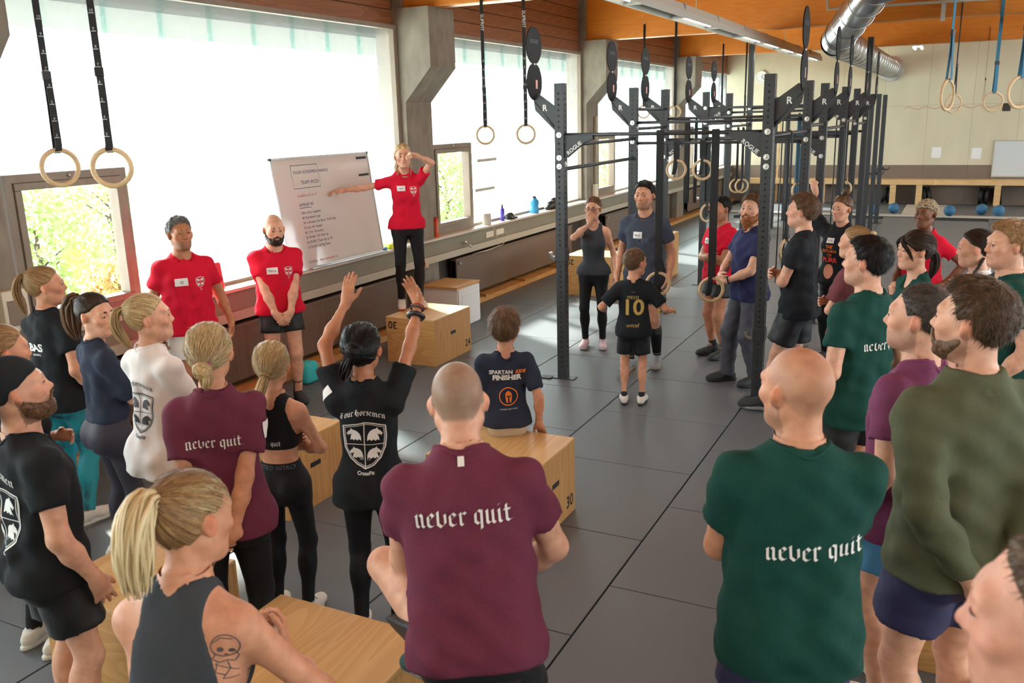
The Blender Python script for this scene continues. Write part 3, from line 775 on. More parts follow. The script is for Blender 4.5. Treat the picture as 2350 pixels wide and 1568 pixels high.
        for z, a, b, y in s.st:
            zz = z/sc
            dr = np.clip((.34-zz)/.34, 0, 1.3)      # cloth hangs from chest and belly instead of following the waist
            ref = np.interp(.36*sc, [q[0] for q in s.st], [q[1] for q in s.st]); refb = np.interp(.36*sc, [q[0] for q in s.st], [q[2] for q in s.st])
            if tank or crop: aa, bb = a, b
            else: aa = max(a, ref*(.97 if zz < .34 else 0))+flare*dr*sc; bb = max(b, refb*(.97 if zz < .34 else 0))+flare*.8*dr*sc
            st.append((z, aa, bb, y))
        if hem*sc < st[0][0]: st.insert(0, (hem*sc-.02, st[0][1]+.005, st[0][2]+.005, st[0][3]))
        g.add(Loft(s.pel, s.R, st, grow=loose*sc, fold=s.folds(amp*sc, seed, hem)), .03)
        for p, k in s.p_bust(loose*.6*sc): g.add(p, k+.02)
        if hem < .02:
            dn = -s.R[:, 2]*.16*sc
            for p, k in s.p_glutes(.022*sc): g.add(Cone(p.c, p.c+dn, p.r[0], p.r[0]*.98), .06)
            for sd in s.leg:
                c = s.pel+s.R@np.array((sd*.09, .0, .0))*sc; r_ = .090*sc*s.w**.8+.018; g.add(Cone(c, c+dn, r_, r_), .06)
        if tank:
            for p, k in s.p_shoulders(.010): g.add(p, k)
        if not tank:
            for p, k in s.p_shoulders(.011*sc): g.add(p, k)
            for sd in s.arm:
                a = s.arm[sd]; up = s.p_upper(sd, sgrow*sc)
                if long:
                    g.add(up, .05)
                    (pa, ka), (pb, kb) = s.p_fore(sd, (sgrow-.004)*sc); pb.cut = .90; g.add(pa, ka); g.add(pb, .015)
                    continue
                e = s.sh[sd]+(a['E']-s.sh[sd])*sleeve; dirv = nrm(a['E']-s.sh[sd]); L = np.linalg.norm(a['E']-s.sh[sd])
                r0 = up.ra; r1 = up.ra+(up.rb-up.ra)*sleeve+sleeve_fl*sc
                c = Cone(s.sh[sd]-dirv*.02, e+dirv*.06, r0, r1, cut=(L*sleeve+.02)/(L*sleeve+.08)); g.add(c, .035)
            if long:
                for sd in s.arm:
                    a = s.arm[sd]; g.cutsome = None
        # wrinkle field over everything
        X, Y, Z = g.xyz(); r = np.random.default_rng(seed+50); p_ = r.uniform(0, 6.28, 6)
        g.D += ((np.sin(X*41+Z*19+p_[0])*np.sin(Z*31+Y*23+p_[1])+.7*np.sin(X*23-Z*47+Y*29+p_[2])*np.sin(Y*17+p_[3]))*F32(amp*.5*sc)).astype(F32)
        zax = s.R[:, 2]
        g.cut(Plane(s.T((0, 0, hem)), -zax), .006)
        nk = s.p_neck(neck*sc)
        if tank:
            # strap cut: remove the arm holes with fat cones around the shoulders
            for sd in s.arm:
                tx, rr = tank
                g.add(Cone(s.T((sd*tx, -.02, .50)), s.T((sd*(tx+.06), -.01, .30)), rr*sc, rr*sc), .012, sub=True)
        ax = nrm(nk.b-nk.a); drop = .012 if not vneck else .012
        g.add(Cone(nk.a-ax*.005+s.R[:, 1]*.012*sc, nk.b+ax*.1, nk.ra, nk.rb+.015), .008, sub=True)
        if collar: pass
        if vneck or tank or name != 't_shirt': g.add(Ell(s.T((0, .072, .575)), np.array((.060+vneck*.15, .07, .058+vneck))*sc), .012, sub=True)
        if long:
            pass
        V, Q = g.mesh()
        o = s.part(name, V, Q, m); s.bvh = BVHTree.FromPolygons([Vector(v) for v in V], [tuple(int(i) for i in q_) for q_ in Q]); s.top = o
        if not tank and not vneck and name == 't_shirt':      # ribbed neckband lying along the neck opening
            u = nrm(np.cross(ax, s.R[:, 0])); v = np.cross(ax, u); n = 32; hs = []
            for i in range(n):
                a = 2*PI*i/n; e = u*math.cos(a)+v*math.sin(a); q0 = nk.a+e*(nk.ra+.010*sc); hit = s.bvh.ray_cast(Vector(q0+ax*.12), Vector(-ax), .22)
                hs.append(np.array(hit[0])@ax if hit[0] is not None else np.nan)
            hs = np.array(hs); ok = ~np.isnan(hs)
            if ok.sum() > 12:
                hs = np.interp(np.arange(n), np.arange(n)[ok], hs[ok], period=n); med = np.median(hs); hs = np.clip(hs, med-.035*sc, med+.03*sc)
                for _ in range(3): hs = (np.roll(hs, 1)+hs*2+np.roll(hs, -1))/4
                pts = []
                for i in range(n):
                    a = 2*PI*i/n; e = u*math.cos(a)+v*math.sin(a); b0 = nk.a+e*(nk.ra+.006*sc); pts.append(b0+ax*(hs[i]-b0@ax))
                mb = MB(); mb.tube(pts, .0085*sc, 8, close=True); s.mbpart('neckband', mb, m, o)
        return o
    def pants(s, m, kind='shorts', name=None, length=.62, loose=.022, waist=.055, amp=.004, seed=3, flare=.012):
        """kind: shorts (cut on the thigh at 'length'), long (loose trousers), tights"""
        sc = s.sc; h = .0098*s.q; tight = kind == 'tights'; gr = .0045 if tight else loose*sc
        pts = [s.leg[d][k] for d in s.leg for k in ('HKA' if kind != 'shorts' else 'HK')]+[s.T((0, 0, waist+.02))]
        g = Grid(np.min(pts, 0)-.22, np.max(pts, 0)+.2, h)
        g.add(s.p_torso(.006 if tight else .010*sc, zlim=(-.10*sc, (waist+.02)*sc)), .03)
        for p, k in s.p_glutes(gr if tight else .012*sc): g.add(p, k)
        cuts = []
        for sd in s.leg:
            L = s.leg[sd]
            if tight:
                for p, k in s.p_leg(sd, gr): g.add(p, k)
            elif kind == 'shorts':
                d = L['K']-L['H']; Ln = np.linalg.norm(d); u = d/Ln; r = .090*sc*s.w**.8+gr
                c = Cone(L['H'], L['H']+u*Ln*(length+.12), r, r*.86+flare*sc, cut=length/(length+.12)); c.ra -= .016*sc; g.add(c, .02)
            else:
                r = .090*sc*s.w**.8+gr; g.add(Cone(L['H'], L['K'], r-.014*sc, r*.80), .02); g.add(Cone(L['K'], L['A']+np.array((0, 0, .0)), r*.78, r*.62), .05)
        if not tight:
            X, Y, Z = g.xyz(); r = np.random.default_rng(seed); p_ = r.uniform(0, 6.28, 6)
            g.D += ((np.sin(X*37+Z*21+p_[0])*np.sin(Z*29+Y*27+p_[1])+.7*np.sin(X*27-Z*43+Y*31+p_[2]))*F32(amp*.6*sc)).astype(F32)
        g.cut(Plane(s.T((0, 0, waist)), s.R[:, 2]), .006)
        V, Q = g.mesh()
        if kind in ('tights', 'long'):
            keep = np.ones(len(V), bool); lift = .012 if tight else -.02
            for sd in s.leg:
                L = s.leg[sd]; d = nrm(L['A']-L['K']); keep &= ~(((V-L['A'])@d > -lift*sc) & (np.linalg.norm(V-L['A'], axis=1) < .13*sc))
            V, Q = clean(V, Q[keep[Q].all(1)])
        s.pVQ = (V, Q)
        return s.part(name or {'shorts': 'shorts', 'long': 'trousers', 'tights': 'leggings'}[kind], V, Q, m)
    def shoes(s, m_up, m_sole, sock=None, m_lace=None, high=.0, which=(1, -1), sockh=.06):
        for sd in which:
            L = s.leg[sd]; sc = s.sc**.9*(.94 if s.fem else 1); t = L['toe']; p = L['pitch']
            fx = np.array((math.cos(t), math.sin(t), 0)); fy = np.array((-math.sin(t), math.cos(t), 0)); fz = np.array((0, 0, 1.))
            if p:
                fy, fz = fy*math.cos(p)-fz*math.sin(p), fz*math.cos(p)+fy*math.sin(p)
            R = np.stack([fx, fy, fz], 1); o = L['A']-fz*.085*s.sc
            P = lambda v: o+R@(np.array(v)*sc)
            g = Grid(np.min([P((x, y, z)) for x in (-.08, .08) for y in (-.12, .23) for z in (0, .14)], 0), np.max([P((x, y, z)) for x in (-.08, .08) for y in (-.12, .23) for z in (0, .16)], 0), .0062*s.q)
            g.add(Ell(P((0, .12, .042)), np.array((.048, .085, .042))*sc, R), .02); g.add(Ell(P((0, -.03, .052)), np.array((.040, .062, .052))*sc, R), .03)
            g.add(Cone(P((0, .09, .055)), P((0, .0, .085)), .038*sc, .040*sc), .03); g.add(Cone(P((0, -.012, .07)), P((0, -.018, .108+high)), .043*sc, .042*sc), .02)
            g.add(Ell(P((sd*.0, .165, .034)), np.array((.042, .05, .034))*sc, R), .02)
            g.cut(Plane(P((0, 0, .016)), -fz), .004); g.cut(Plane(P((0, 0, .112+high)), fz-fy*.25), .005)
            V, Q = g.mesh(); sh = s.part('shoe', V, Q, m_up)
            out = []
            for i in range(28):
                a = 2*PI*i/28; yy = math.sin(a); xx = math.cos(a)
                wd = .050 if yy > 0 else .043
                wd *= (1-.18*math.exp(-((yy+.1)/.35)**2))
                out.append((wd*abs(xx)**.75*(1 if xx > 0 else -1)+ (-sd*.004 if yy > .5 else 0), .058+.158*(abs(yy)**.95)*(1 if yy > 0 else -1)))
            vs = []; fs = []
            for zz, k in ((0, .95), (.008, 1.0), (.024, 1.0), (.030, .93)):
                vs += [P((x*k, .058+(y-.058)*k, zz+(.012*max(0, (y-.13))/.08 if zz < .01 else 0))) for x, y in out]
            n = 28
            for r in range(3): fs += [(r*n+i, r*n+(i+1) % n, (r+1)*n+(i+1) % n, (r+1)*n+i) for i in range(n)]
            fs += [tuple(range(n))[::-1], tuple(3*n+i for i in range(n))]
            s.mbpart('sole', MB().add(vs, fs), m_sole, sh)
            if m_lace is not None:
                mb = MB()
                for i in range(4):
                    y = .055+i*.022; z = .098-i*.0105
                    mb.tube([P((-.026, y, z-.008)), P((0, y+.004, z+.006)), P((.026, y, z-.008))], .0034*sc, 5)
                mb.tube([P((-.0, .05, .103)), P((-.03, .045, .118)), P((-.038, .055, .10))], .003*sc, 5); mb.tube([P((0, .05, .103)), P((.03, .045, .118)), P((.038, .055, .10))], .003*sc, 5)
                s.mbpart('laces', mb, m_lace, sh)
            if sock is not None:
                mb = MB(); top = L['A']+nrm(L['K']-L['A'])*sockh*s.sc; r = .040*s.sc*s.w**.5
                c = P((0, -.014, .08)); mb.tube([c, (c+top)/2, top], [r*1.05, r*1.0, r*1.04], 16); s.mbpart('sock', mb, sock)
    # --- head details
    def HL(s, v): return s.hc+s.HR@(np.array(v, float)*s.hsc)
    def eyes(s, iris=(.10, .06, .03), brow=(.06, .04, .025), closed=False, browt=1.0, look=0):
        for sx in (-1, 1):
            c = s.HL((sx*.0315, .0795, .001)); r = .0126*s.hsc
            mb = MB(); n = 12; prof = [(r*math.sin(PI*i/9), -r*math.cos(PI*i/9)) for i in range(10)]; mb.lathe(prof, n, c)
            e = s.mbpart('eye', mb, mat('eye white', (.60, .56, .54), .25))
            d = s.HR@nrm((look, 1, -.05)); u = nrm(np.cross(d, (0, 0, 1))); v = np.cross(u, d); mb = MB(); vs = []; k = 12
            rings = [(.0, 1.012), (.28, .98), (.50, .88)]
            vs = [c+d*r*1.02]
            for rr, dd in rings[1:]: vs += [c+d*r*(dd+.03)+(u*math.cos(2*PI*i/k)+v*math.sin(2*PI*i/k))*r*rr for i in range(k)]
            fs = [(0, 1+i, 1+(i+1) % k) for i in range(k)]+[(1+i, 1+k+i, 1+k+(i+1) % k, 1+(i+1) % k) for i in range(k)]
            s.mbpart('iris', MB().add(vs, fs), mat('iris %.2f %.2f' % (iris[0], iris[2]), iris, .15), e)
            # upper lid
            mb = MB(); pts = []
            for i in range(7):
                a = -1.15+2.3*i/6; pts.append(s.HL((sx*.0315+.0145*math.sin(a), .0795+.0135*math.cos(a)*.98, .0005+.0030*math.cos(a))))
            mb.tube(pts, [.0012, .0022, .0026, .0027, .0026, .0022, .0012], 6); s.mbpart('eyelid', mb, mat('eyelid %.2f' % s.skin[0], tuple(s.skin*np.array((.22, .16, .14))), .6))
            mb = MB(); pts = []; rs = []
            for i in range(7):
                t = i/6; x = .014+.036*t; pts.append(s.HL((sx*x, .0935-.021*t*t-.004*t, .0255+.0045*math.sin(t*2.4)-.0045*t))); rs.append(.0048*browt*(1-.65*abs(t-.35)))
            mb.tube(pts, rs, 6); s.mbpart('eyebrow', mb, m_hair('brow %.2f %.2f' % (brow[0], brow[2]), brow, tuple(b*1.3 for b in brow)))
    def hair(s, m, line=None, thick=.012, kind='short', tie=None, seed=5, amp=.004, top=0, side=None, name='hair', part_x=0, long=None, q=None, vol=None, fuzz=3600):
        """hair cap: hairline z(y) in the head frame; tie = tie point for pulled-back hair"""
        hs = s.hsc; h = .0052*min(s.q, 1.25)*hs*(q or 1)
        g = Grid(s.hc-.185*hs, s.hc+.185*hs, h)
        pr, sub, post, ears = s.head_prims(); T = lambda p: fp(p, s.hc, s.HR, hs)
        for p, k in pr[:3]:
            e = T(p); e.r = e.r+thick*hs; g.add(e, k)
        if top: g.add(T(Ell((0, .015, .075), (.062, .075, .045+top))), .03)
        if vol:
            for c, r in vol: g.add(T(Ell(c, r)), .025)
        X, Y, Z = g.xyz(); R = s.HR.astype(F32); x0, y0, z0 = X-F32(s.hc[0]), Y-F32(s.hc[1]), Z-F32(s.hc[2])
        x = (R[0, 0]*x0+R[1, 0]*y0+R[2, 0]*z0)/hs; y = (R[0, 1]*x0+R[1, 1]*y0+R[2, 1]*z0)/hs; z = (R[0, 2]*x0+R[1, 2]*y0+R[2, 2]*z0)/hs
        line = line or {'short': ((-.13, -.075), (-.06, -.065), (-.035, -.035), (-.018, .012), (.022, .010), (.035, .048), (.062, .076), (.12, .084)),
                        'pulled': ((-.13, -.075), (-.06, -.062), (-.03, -.022), (0, .018), (.03, .034), (.05, .058), (.08, .080), (.12, .086))}[kind]
        lx = np.array(line); zl = np.interp(y.ravel(), lx[:, 0], lx[:, 1]).reshape(y.shape).astype(F32)
        zl = zl-F32(.010)*np.clip(1-np.abs(x)/.03, 0, 1)*(y > .05)*0
        # grooves: along meridians around the tie point or the crown
        c = np.array(tie if tie is not None else (0, -.03, .12)); ax = nrm(c)
        ux = nrm(np.cross(ax, (1, 0, 0.01))); vx = np.cross(ax, ux)
        az = np.arctan2(x*F32(ux[0])+y*F32(ux[1])+z*F32(ux[2]), x*F32(vx[0])+y*F32(vx[1])+z*F32(vx[2]))
        r = np.random.default_rng(seed); p_ = r.uniform(0, 6.28, 6)
        if tie is not None: gv = np.sin(az*17+p_[0])*.45+np.sin(az*31+p_[1]+z*20)*.35+np.sin(az*7+p_[2])*.5
        else: gv = np.sin(az*13+p_[0]+z*30)*.4+np.sin(x*120+p_[1]+y*50)*.4+np.sin(y*105+z*60+p_[2])*.4+np.sin(x*60-y*70+p_[3])*.4
        g.D += (gv*F32(amp*hs)).astype(F32)
        g.D = -smin(-g.D, -((zl-z)*F32(hs)*F32(.8)).astype(F32), .018*hs)
        # keep ears free
        for sx in (-1, 1): g.add(T(Ell((sx*.088, -.008, -.012), (.028, .026, .036))), .012, sub=True)
        V, Q = g.mesh(); L = (V-s.hc)@s.HR/hs
        azv = np.arctan2(L@ux, L@vx); lat = np.arccos(np.clip((L/np.linalg.norm(L, axis=1)[:, None])@ax, -1, 1))
        if tie is not None: stv = np.stack([np.cos(azv)*9, np.sin(azv)*9, lat*.9], 1)
        elif kind == 'short' and not long: stv = L*np.array((70, 30, 52))
        else: stv = np.stack([np.cos(azv)*11, np.sin(azv)*11, lat*1.2], 1)
        o = s.part(name, V, Q, m, streak=stv); s.hair_o = o
        if name == 'hair' and fuzz:
            km = (L[:, 2]-np.interp(L[:, 1], lx[:, 0], lx[:, 1])) > (.016 if tie is None else .008); s.fuzz(m, V[km], L[km], c, tie, fuzz, seed, min(1, thick/.013))
        return o
    def fuzz(s, m, V, L, c, tie, n, seed, k_=1):
        """fine separate hairs growing over the cap, combed away from the crown or towards the tie"""
        r = np.random.default_rng(seed+77); hs = s.hsc; i = r.integers(0, len(V), n); p = V[i]; l = L[i]
        nl = (l-np.array((0, -.01, .01)))/np.array((.08, .10, .095))**2; nl /= np.linalg.norm(nl, axis=1)[:, None]
        d = (np.asarray(c)-l) if tie is not None else (l-np.array((0, -.045, .125)))
        d = d-nl*(d*nl).sum(1)[:, None]; d /= np.maximum(np.linalg.norm(d, axis=1)[:, None], 1e-6); d += r.normal(size=(n, 3))*(.10 if tie is not None else .28)
        ln = r.uniform(.5, 1.0, (n, 1))*(.045 if tie is not None else .027*k_)*hs; lift = .05 if tie is not None else .14
        sd = np.cross(d, nl); sd /= np.linalg.norm(sd, axis=1)[:, None]
        W = lambda a: a@s.HR.T
        wd = r.uniform(.0006, .0012, (n, 1))*hs; b0 = p-W(nl)*.002*hs; b1 = p+W(d+nl*lift)*ln*.5; b2 = p+W(d+nl*(lift-.10))*ln; S_ = W(sd)
        VV = np.stack([b0-S_*wd, b0+S_*wd, b1+S_*wd, b1-S_*wd, b2+S_*wd*.2, b2-S_*wd*.2], 1).reshape(-1, 3); k = np.arange(n)[:, None]*6
        QQ = np.concatenate([k+np.array((0, 1, 2, 3)), k+np.array((3, 2, 4, 5))]); st = np.repeat(r.uniform(-40, 40, (n, 3)), 6, 0)
        o = s.part('fine_hairs', VV, QQ, m, s.hair_o, streak=st); o['kind'] = 'stuff'
    def tail(s, m, pts, rad, world=False, name='ponytail', parent=None, seed=2, n=None, flat=1.0, q=1.0):
        """hair hanging along points given in the head frame: a core and many separate locks"""
        P = [np.array(p) if world else s.HL(p) for p in pts]; r = np.random.default_rng(seed)
        P = np.array(P); t = np.linspace(0, 1, len(P)); tt = np.linspace(0, 1, 14)
        # smooth curve
        def cr(tq):
            i = min(int(tq*(len(P)-1)), len(P)-2); f = tq*(len(P)-1)-i
            p0, p1, p2, p3 = P[max(i-1, 0)], P[i], P[i+1], P[min(i+2, len(P)-1)]
            return .5*((2*p1)+(-p0+p2)*f+(2*p0-5*p1+4*p2-p3)*f*f+(-p0+3*p1-3*p2+p3)*f**3)
        Cv = np.array([cr(a) for a in tt]); rr = np.interp(tt, np.linspace(0, 1, len(rad)), rad)*s.hsc
        V = []; Q = []; S = []; n = n or 46
        up = np.array((0.3, .2, .9))
        fr = []
        for i in range(14):
            d = nrm(Cv[min(i+1, 13)]-Cv[max(i-1, 0)]); u = nrm(np.cross(d, (1., .1, .05))); v = np.cross(d, u); fr.append((d, u, v))
        for k in range(n):
            a = r.uniform(0, 6.28); b = math.sqrt(r.uniform(0, 1)); ph = r.uniform(0, 6.28, 2); ln = r.uniform(.80, 1.03); w0 = r.uniform(.10, .2); wob = r.uniform(.05, .18)
            base = len(V); m_ = 5
            for i in range(14):
                ti = min(tt[i]*ln, 1); c = np.array([np.interp(ti, tt, Cv[:, j]) for j in range(3)]); R_ = np.interp(ti, tt, rr)
                d, u, v = fr[i]; sp = b*(1+wob*math.sin(ti*5+ph[0])); aa = a+.35*math.sin(ti*4+ph[1])
                c = c+(u*math.cos(aa)*flat+v*math.sin(aa))*R_*sp*.86
                lr = max(R_*w0*(1-.75*max(0, (tt[i]-.75)/.25)), .0012)
                for j in range(m_): V.append(c+(u*math.cos(2*PI*j/m_)+v*math.sin(2*PI*j/m_))*lr); S.append((k*1.7+j*.35, ph[0]*3, tt[i]*.8))
            for i in range(13): Q += [(base+i*m_+j, base+i*m_+(j+1) % m_, base+(i+1)*m_+(j+1) % m_, base+(i+1)*m_+j) for j in range(m_)]
        return s.part(name, np.array(V), np.array(Q), m, parent or getattr(s, 'hair_o', None), streak=np.array(S))
    def ring(s, c, d, r, t, m, name='hair_tie', parent=None, world=False):
        c = np.array(c) if world else s.HL(c); d = nrm(np.array(d) if world else s.HR@np.array(d)); u = nrm(np.cross(d, (.2, .9, .3))); v = np.cross(d, u)
        pts = [c+(u*math.cos(2*PI*i/18)+v*math.sin(2*PI*i/18))*r*(1+.06*math.sin(i*5)) for i in range(18)]
        mb = MB(); mb.tube(pts, t, 7, close=True); return s.mbpart(name, mb, m, parent or getattr(s, 'hair_o', None))
    def bun(s, m, c, r, seed=4, name='hair_bun', parent=None, sq=(1, 1, .9)):
        C = s.HL(c); rd = np.random.default_rng(seed); mb = MB(); V = []; Q = []; S = []
        for k in range(9):
            ax = nrm(rd.normal(size=3)); u = nrm(np.cross(ax, (.3, .5, .8))); v = np.cross(ax, u); R = r*s.hsc*rd.uniform(.45, .72); rt = r*s.hsc*rd.uniform(.26, .38); base = len(V); n, m_ = 16, 7
            for i in range(n):
                a = 2*PI*i/n; e = u*math.cos(a)+v*math.sin(a); p = C+e*R
                for j in range(m_):
                    b = 2*PI*j/m_; V.append(p+(e*math.cos(b)+ax*math.sin(b))*rt); S.append((k*3+j*1.3, k, i*.35))
            for i in range(n): Q += [(base+i*m_+j, base+i*m_+(j+1) % m_, base+((i+1) % n)*m_+(j+1) % m_, base+((i+1) % n)*m_+j) for j in range(m_)]
        return s.part(name, np.array(V), np.array(Q), m, parent or getattr(s, 'hair_o', None), streak=np.array(S))
    def strands(s, m, n, tie, seed=6, name='loose_hair', spread=.012):
        """fine flyaway hairs lying over the pulled-back cap from the hairline to the tie"""
        rd = np.random.default_rng(seed); V = []; Q = []; S = []
        tie = np.array(tie)
        for k in range(n):
            a = rd.uniform(-2.2, 2.2); el = rd.uniform(-.15, 1.2)
            st = np.array((math.sin(a)*math.cos(el)*.083, math.cos(a)*math.cos(el)*.098-.005, .03+math.sin(el)*.093))
            base = len(V)
            for i in range(9):
                t = i/8; p = st*(1-t)+tie*t; c0 = np.array((0, -.015, .02)); d = p-c0; e = d/np.array((.089, .11, .103)); p = c0+d/np.linalg.norm(e)*(1.035+rd.normal()*.004+spread*rd.uniform(0, 1)*math.sin(PI*t))
                if t > .93: p = tie
                rad = .0007
                for j in range(3): V.append(s.HL(p)+s.HR@np.array((math.cos(2.1*j), .3*math.sin(2.1*j), math.sin(2.1*j)))*rad); S.append((k*1.3, 0, t))
            for i in range(8): Q += [(base+i*3+j, base+i*3+(j+1) % 3, base+(i+1)*3+(j+1) % 3, base+(i+1)*3+j) for j in range(3)]
        return s.part(name, np.array(V), np.array(Q), m, getattr(s, 'hair_o', None), streak=np.array(S))
    def beard(s, m, thick=.010, low=0, stache=True, seed=9, long=0):
        hs = s.hsc; g = Grid(s.HL((0, .05, -.07))-.14*hs, s.HL((0, .05, -.07))+.14*hs, .0050*min(s.q, 1.25)*hs)
        pr, sub, post, ears = s.head_prims(); T = lambda p: fp(p, s.hc, s.HR, hs)
        for i in (1, 2, 3, 4, 5):
            p, k = pr[i]; e = T(p)
            if isinstance(e, Ell): e.r = e.r+thick*hs*(1.0 if i != 1 else .75)
            else: e.ra += thick*hs*.7; e.rb += thick*hs*.8
            g.add(e, k)
        if long: g.add(T(Cone((0, .066, -.10), (0, .085, -.10-long), .040, .018)), .03)
        X, Y, Z = g.xyz(); R = s.HR.astype(F32); x0, y0, z0 = X-F32(s.hc[0]), Y-F32(s.hc[1]), Z-F32(s.hc[2])
        x = (R[0, 0]*x0+R[1, 0]*y0+R[2, 0]*z0)/hs; y = (R[0, 1]*x0+R[1, 1]*y0+R[2, 1]*z0)/hs; z = (R[0, 2]*x0+R[1, 2]*y0+R[2, 2]*z0)/hs
        g.D += ((np.sin(x*170+z*40)*np.sin(z*90+y*60)+np.sin(y*150+z*70)*.6)*F32(.0016*hs)).astype(F32)
        lim = np.interp(y.ravel(), (-.02, .01, .05, .075, .12), (.0, -.03, -.058, -.066, -.078)).reshape(y.shape).astype(F32)
        g.D = -smin(-g.D, -((z-lim)*F32(hs)), .008*hs); g.D = np.maximum(g.D, ((F32(-.012)-y)*F32(hs)))
        if stache:
            g.add(T(Cone((-.026, .092, -.058), (0, .1015, -.0475), .0055, .0065)), .004); g.add(T(Cone((.026, .092, -.058), (0, .1015, -.0475), .0055, .0065)), .004)
            g.add(T(Cone((-.030, .084, -.075), (-.026, .093, -.058), .009, .0055)), .008); g.add(T(Cone((.030, .084, -.075), (.026, .093, -.058), .009, .0055)), .008)
        g.add(T(Cone((-.018, .100, -.066), (.018, .100, -.066), .0085, .0085)), .006, sub=True)
        V, Q = g.mesh(); L = (V-s.hc)@s.HR/hs
        return s.part('beard', V, Q, m, streak=L*np.array((130, 70, 70)))
    def lay(s, name, vs, fs, m, frame, off=.0025, parent=None, u0=0, v0=0, bvh=None):
        """lay flat artwork (u right, v up, metres) onto the clothing: frame = (origin, u dir, v dir, ray dir) in the trunk frame"""
        o, ud, vd, rd = [np.array(a, float) for a in frame]; o = s.pel+s.R@(o*s.sc); ud, vd, rd = s.R@ud, s.R@vd, s.R@nrm(rd); V = []; bad = []
        for i, p in enumerate(vs):
            q = o+(ud*(p[0]+u0)+vd*(p[1]+v0))*s.sc; hit = (bvh or s.bvh).ray_cast(Vector(q-rd*.6), Vector(rd), 1.0)
            if hit[0] is None: bad.append(i); V.append(q); continue
            V.append(np.array(hit[0])+np.array(hit[1] if hit[1].dot(Vector(rd)) < 0 else -hit[1])*off)
        bs = set(bad); F = [f for f in fs if not any(i in bs for i in f)]
        if not F: return None
        me = bpy.data.meshes.new(name); me.from_pydata([tuple(v) for v in V], [], F); return link(name, me, m, parent or s.top)
    def skin_bvh(s, pants=False):
        V, Q = s.pVQ if pants else s.bodyVQ; return BVHTree.FromPolygons([Vector(v) for v in V], [tuple(int(i) for i in q_) for q_ in Q])
    def back(s, z=.33, x=0, tilt=0): return ((x, 0, z), (1, 0, 0), (0, -math.sin(tilt), math.cos(tilt)), (0, 1, 0))
    def chest(s, z=.33, x=0): return ((x, 0, z), (-1, 0, 0), (0, 0, 1), (0, -1, 0))
# ---------------------------------------------------------------- artwork: broad-nib lettering, shields, stickers
_M = lambda x: [[(x-.10, .84), (x+.02, .97), (x+.02, .10), (x+.16, -.02)]]
NIB = {
 'n': (_M(0)+[[(.05, .78), (.30, .98), (.44, .84), (.44, .10), (.58, -.02)]], .86), 'u': (_M(0)+[[(.02, .1), (.16, 0), (.42, .16)], [(.34, .86), (.44, .95), (.44, .1), (.58, -.02)]], .86),
 'm': (_M(0)+[[(.05, .78), (.28, .98), (.42, .84), (.42, .10), (.52, .0)], [(.46, .78), (.70, .98), (.84, .84), (.84, .10), (.98, -.02)]], 1.26),
 'i': (_M(0)+[[(-.02, 1.24), (.08, 1.34)]], .46), 'r': (_M(0)+[[(.06, .76), (.26, .98), (.42, .84)]], .64),
 'e': ([[(.42, .10), (.20, 0), (0, .16), (0, .80), (.22, .98), (.42, .78), (.06, .46)]], .72), 'o': ([[(0, .80), (0, .18), (.22, 0), (.46, .2), (.46, .80), (.24, 1), (0, .80)]], .80),
 'v': ([[(-.14, .98), (.0, 1.12), (.0, .20), (.26, -.02), (.54, .24), (.54, .80), (.50, .90)]], .86), 'q': ([[(.46, .14), (.22, 0), (0, .18), (0, .80), (.24, 1), (.46, .86)], [(.46, .98), (.46, -.36), (.34, -.44)]], .82),
 't': ([[(.06, 1.26), (.06, .14), (.22, 0), (.42, .12)], [(-.12, .90), (.34, .90)]], .58), 's': ([[(.42, .82), (.22, 1), (.02, .82), (.06, .62), (.40, .40), (.42, .18), (.2, 0), (-.04, .14)]], .68),
 'F': ([[(.16, 1.42), (.16, .06), (.0, -.08)], [(-.18, 1.28), (.06, 1.46), (.50, 1.36), (.66, 1.5)], [(.16, .84), (.50, .80)], [(-.16, .30), (-.10, 1.05)]], .92),
 'H': ([[(-.2, 1.2), (.0, 1.44), (.3, 1.36)], [(.08, 1.4), (.08, .1), (.22, -.02)], [(.12, .80), (.36, .98), (.56, .80), (.56, .12), (.40, -.26)], [(-.16, .3), (-.12, 1.0)]], .98),
 ' ': ([], .42), '.': ([[(0, .02), (.08, .1)]], .3)}
def nib_text(t, h, w=.235, ang=.66, track=0.04, cell=.006, bow=0):
    """blackletter drawn with a slanted pen; h = x height in metres; centred on 0; bow = arc height"""
    nv = (math.cos(ang)*w/2, math.sin(ang)*w/2); x = 0; segs = []
    for ch in t:
        st, adv = NIB[ch]
        for pl in st:
            for a, b in zip(pl[:-1], pl[1:]): segs.append(((a[0]+x, a[1]), (b[0]+x, b[1])))
        x += adv+track
    W = x; vs = []; fs = []
    for a, b in segs:
        L = math.hypot(b[0]-a[0], b[1]-a[1])*h; n = max(1, int(L/cell)); o = len(vs)
        # lengthen slightly so strokes overlap at corners
        for i in range(n+1):
            t_ = i/n; p = (a[0]+(b[0]-a[0])*t_, a[1]+(b[1]-a[1])*t_)
            for s_ in (-1, 1):
                u, v = (p[0]-W/2+s_*nv[0])*h, (p[1]+s_*nv[1])*h
                if bow:
                    q = u/(W*h/2); u2 = u; v = v+bow*(1-q*q); vs.append((u2, v))
                else: vs.append((u, v))
        fs += [(o+2*i, o+2*i+2, o+2*i+3, o+2*i+1) for i in range(n)]
    return vs, fs
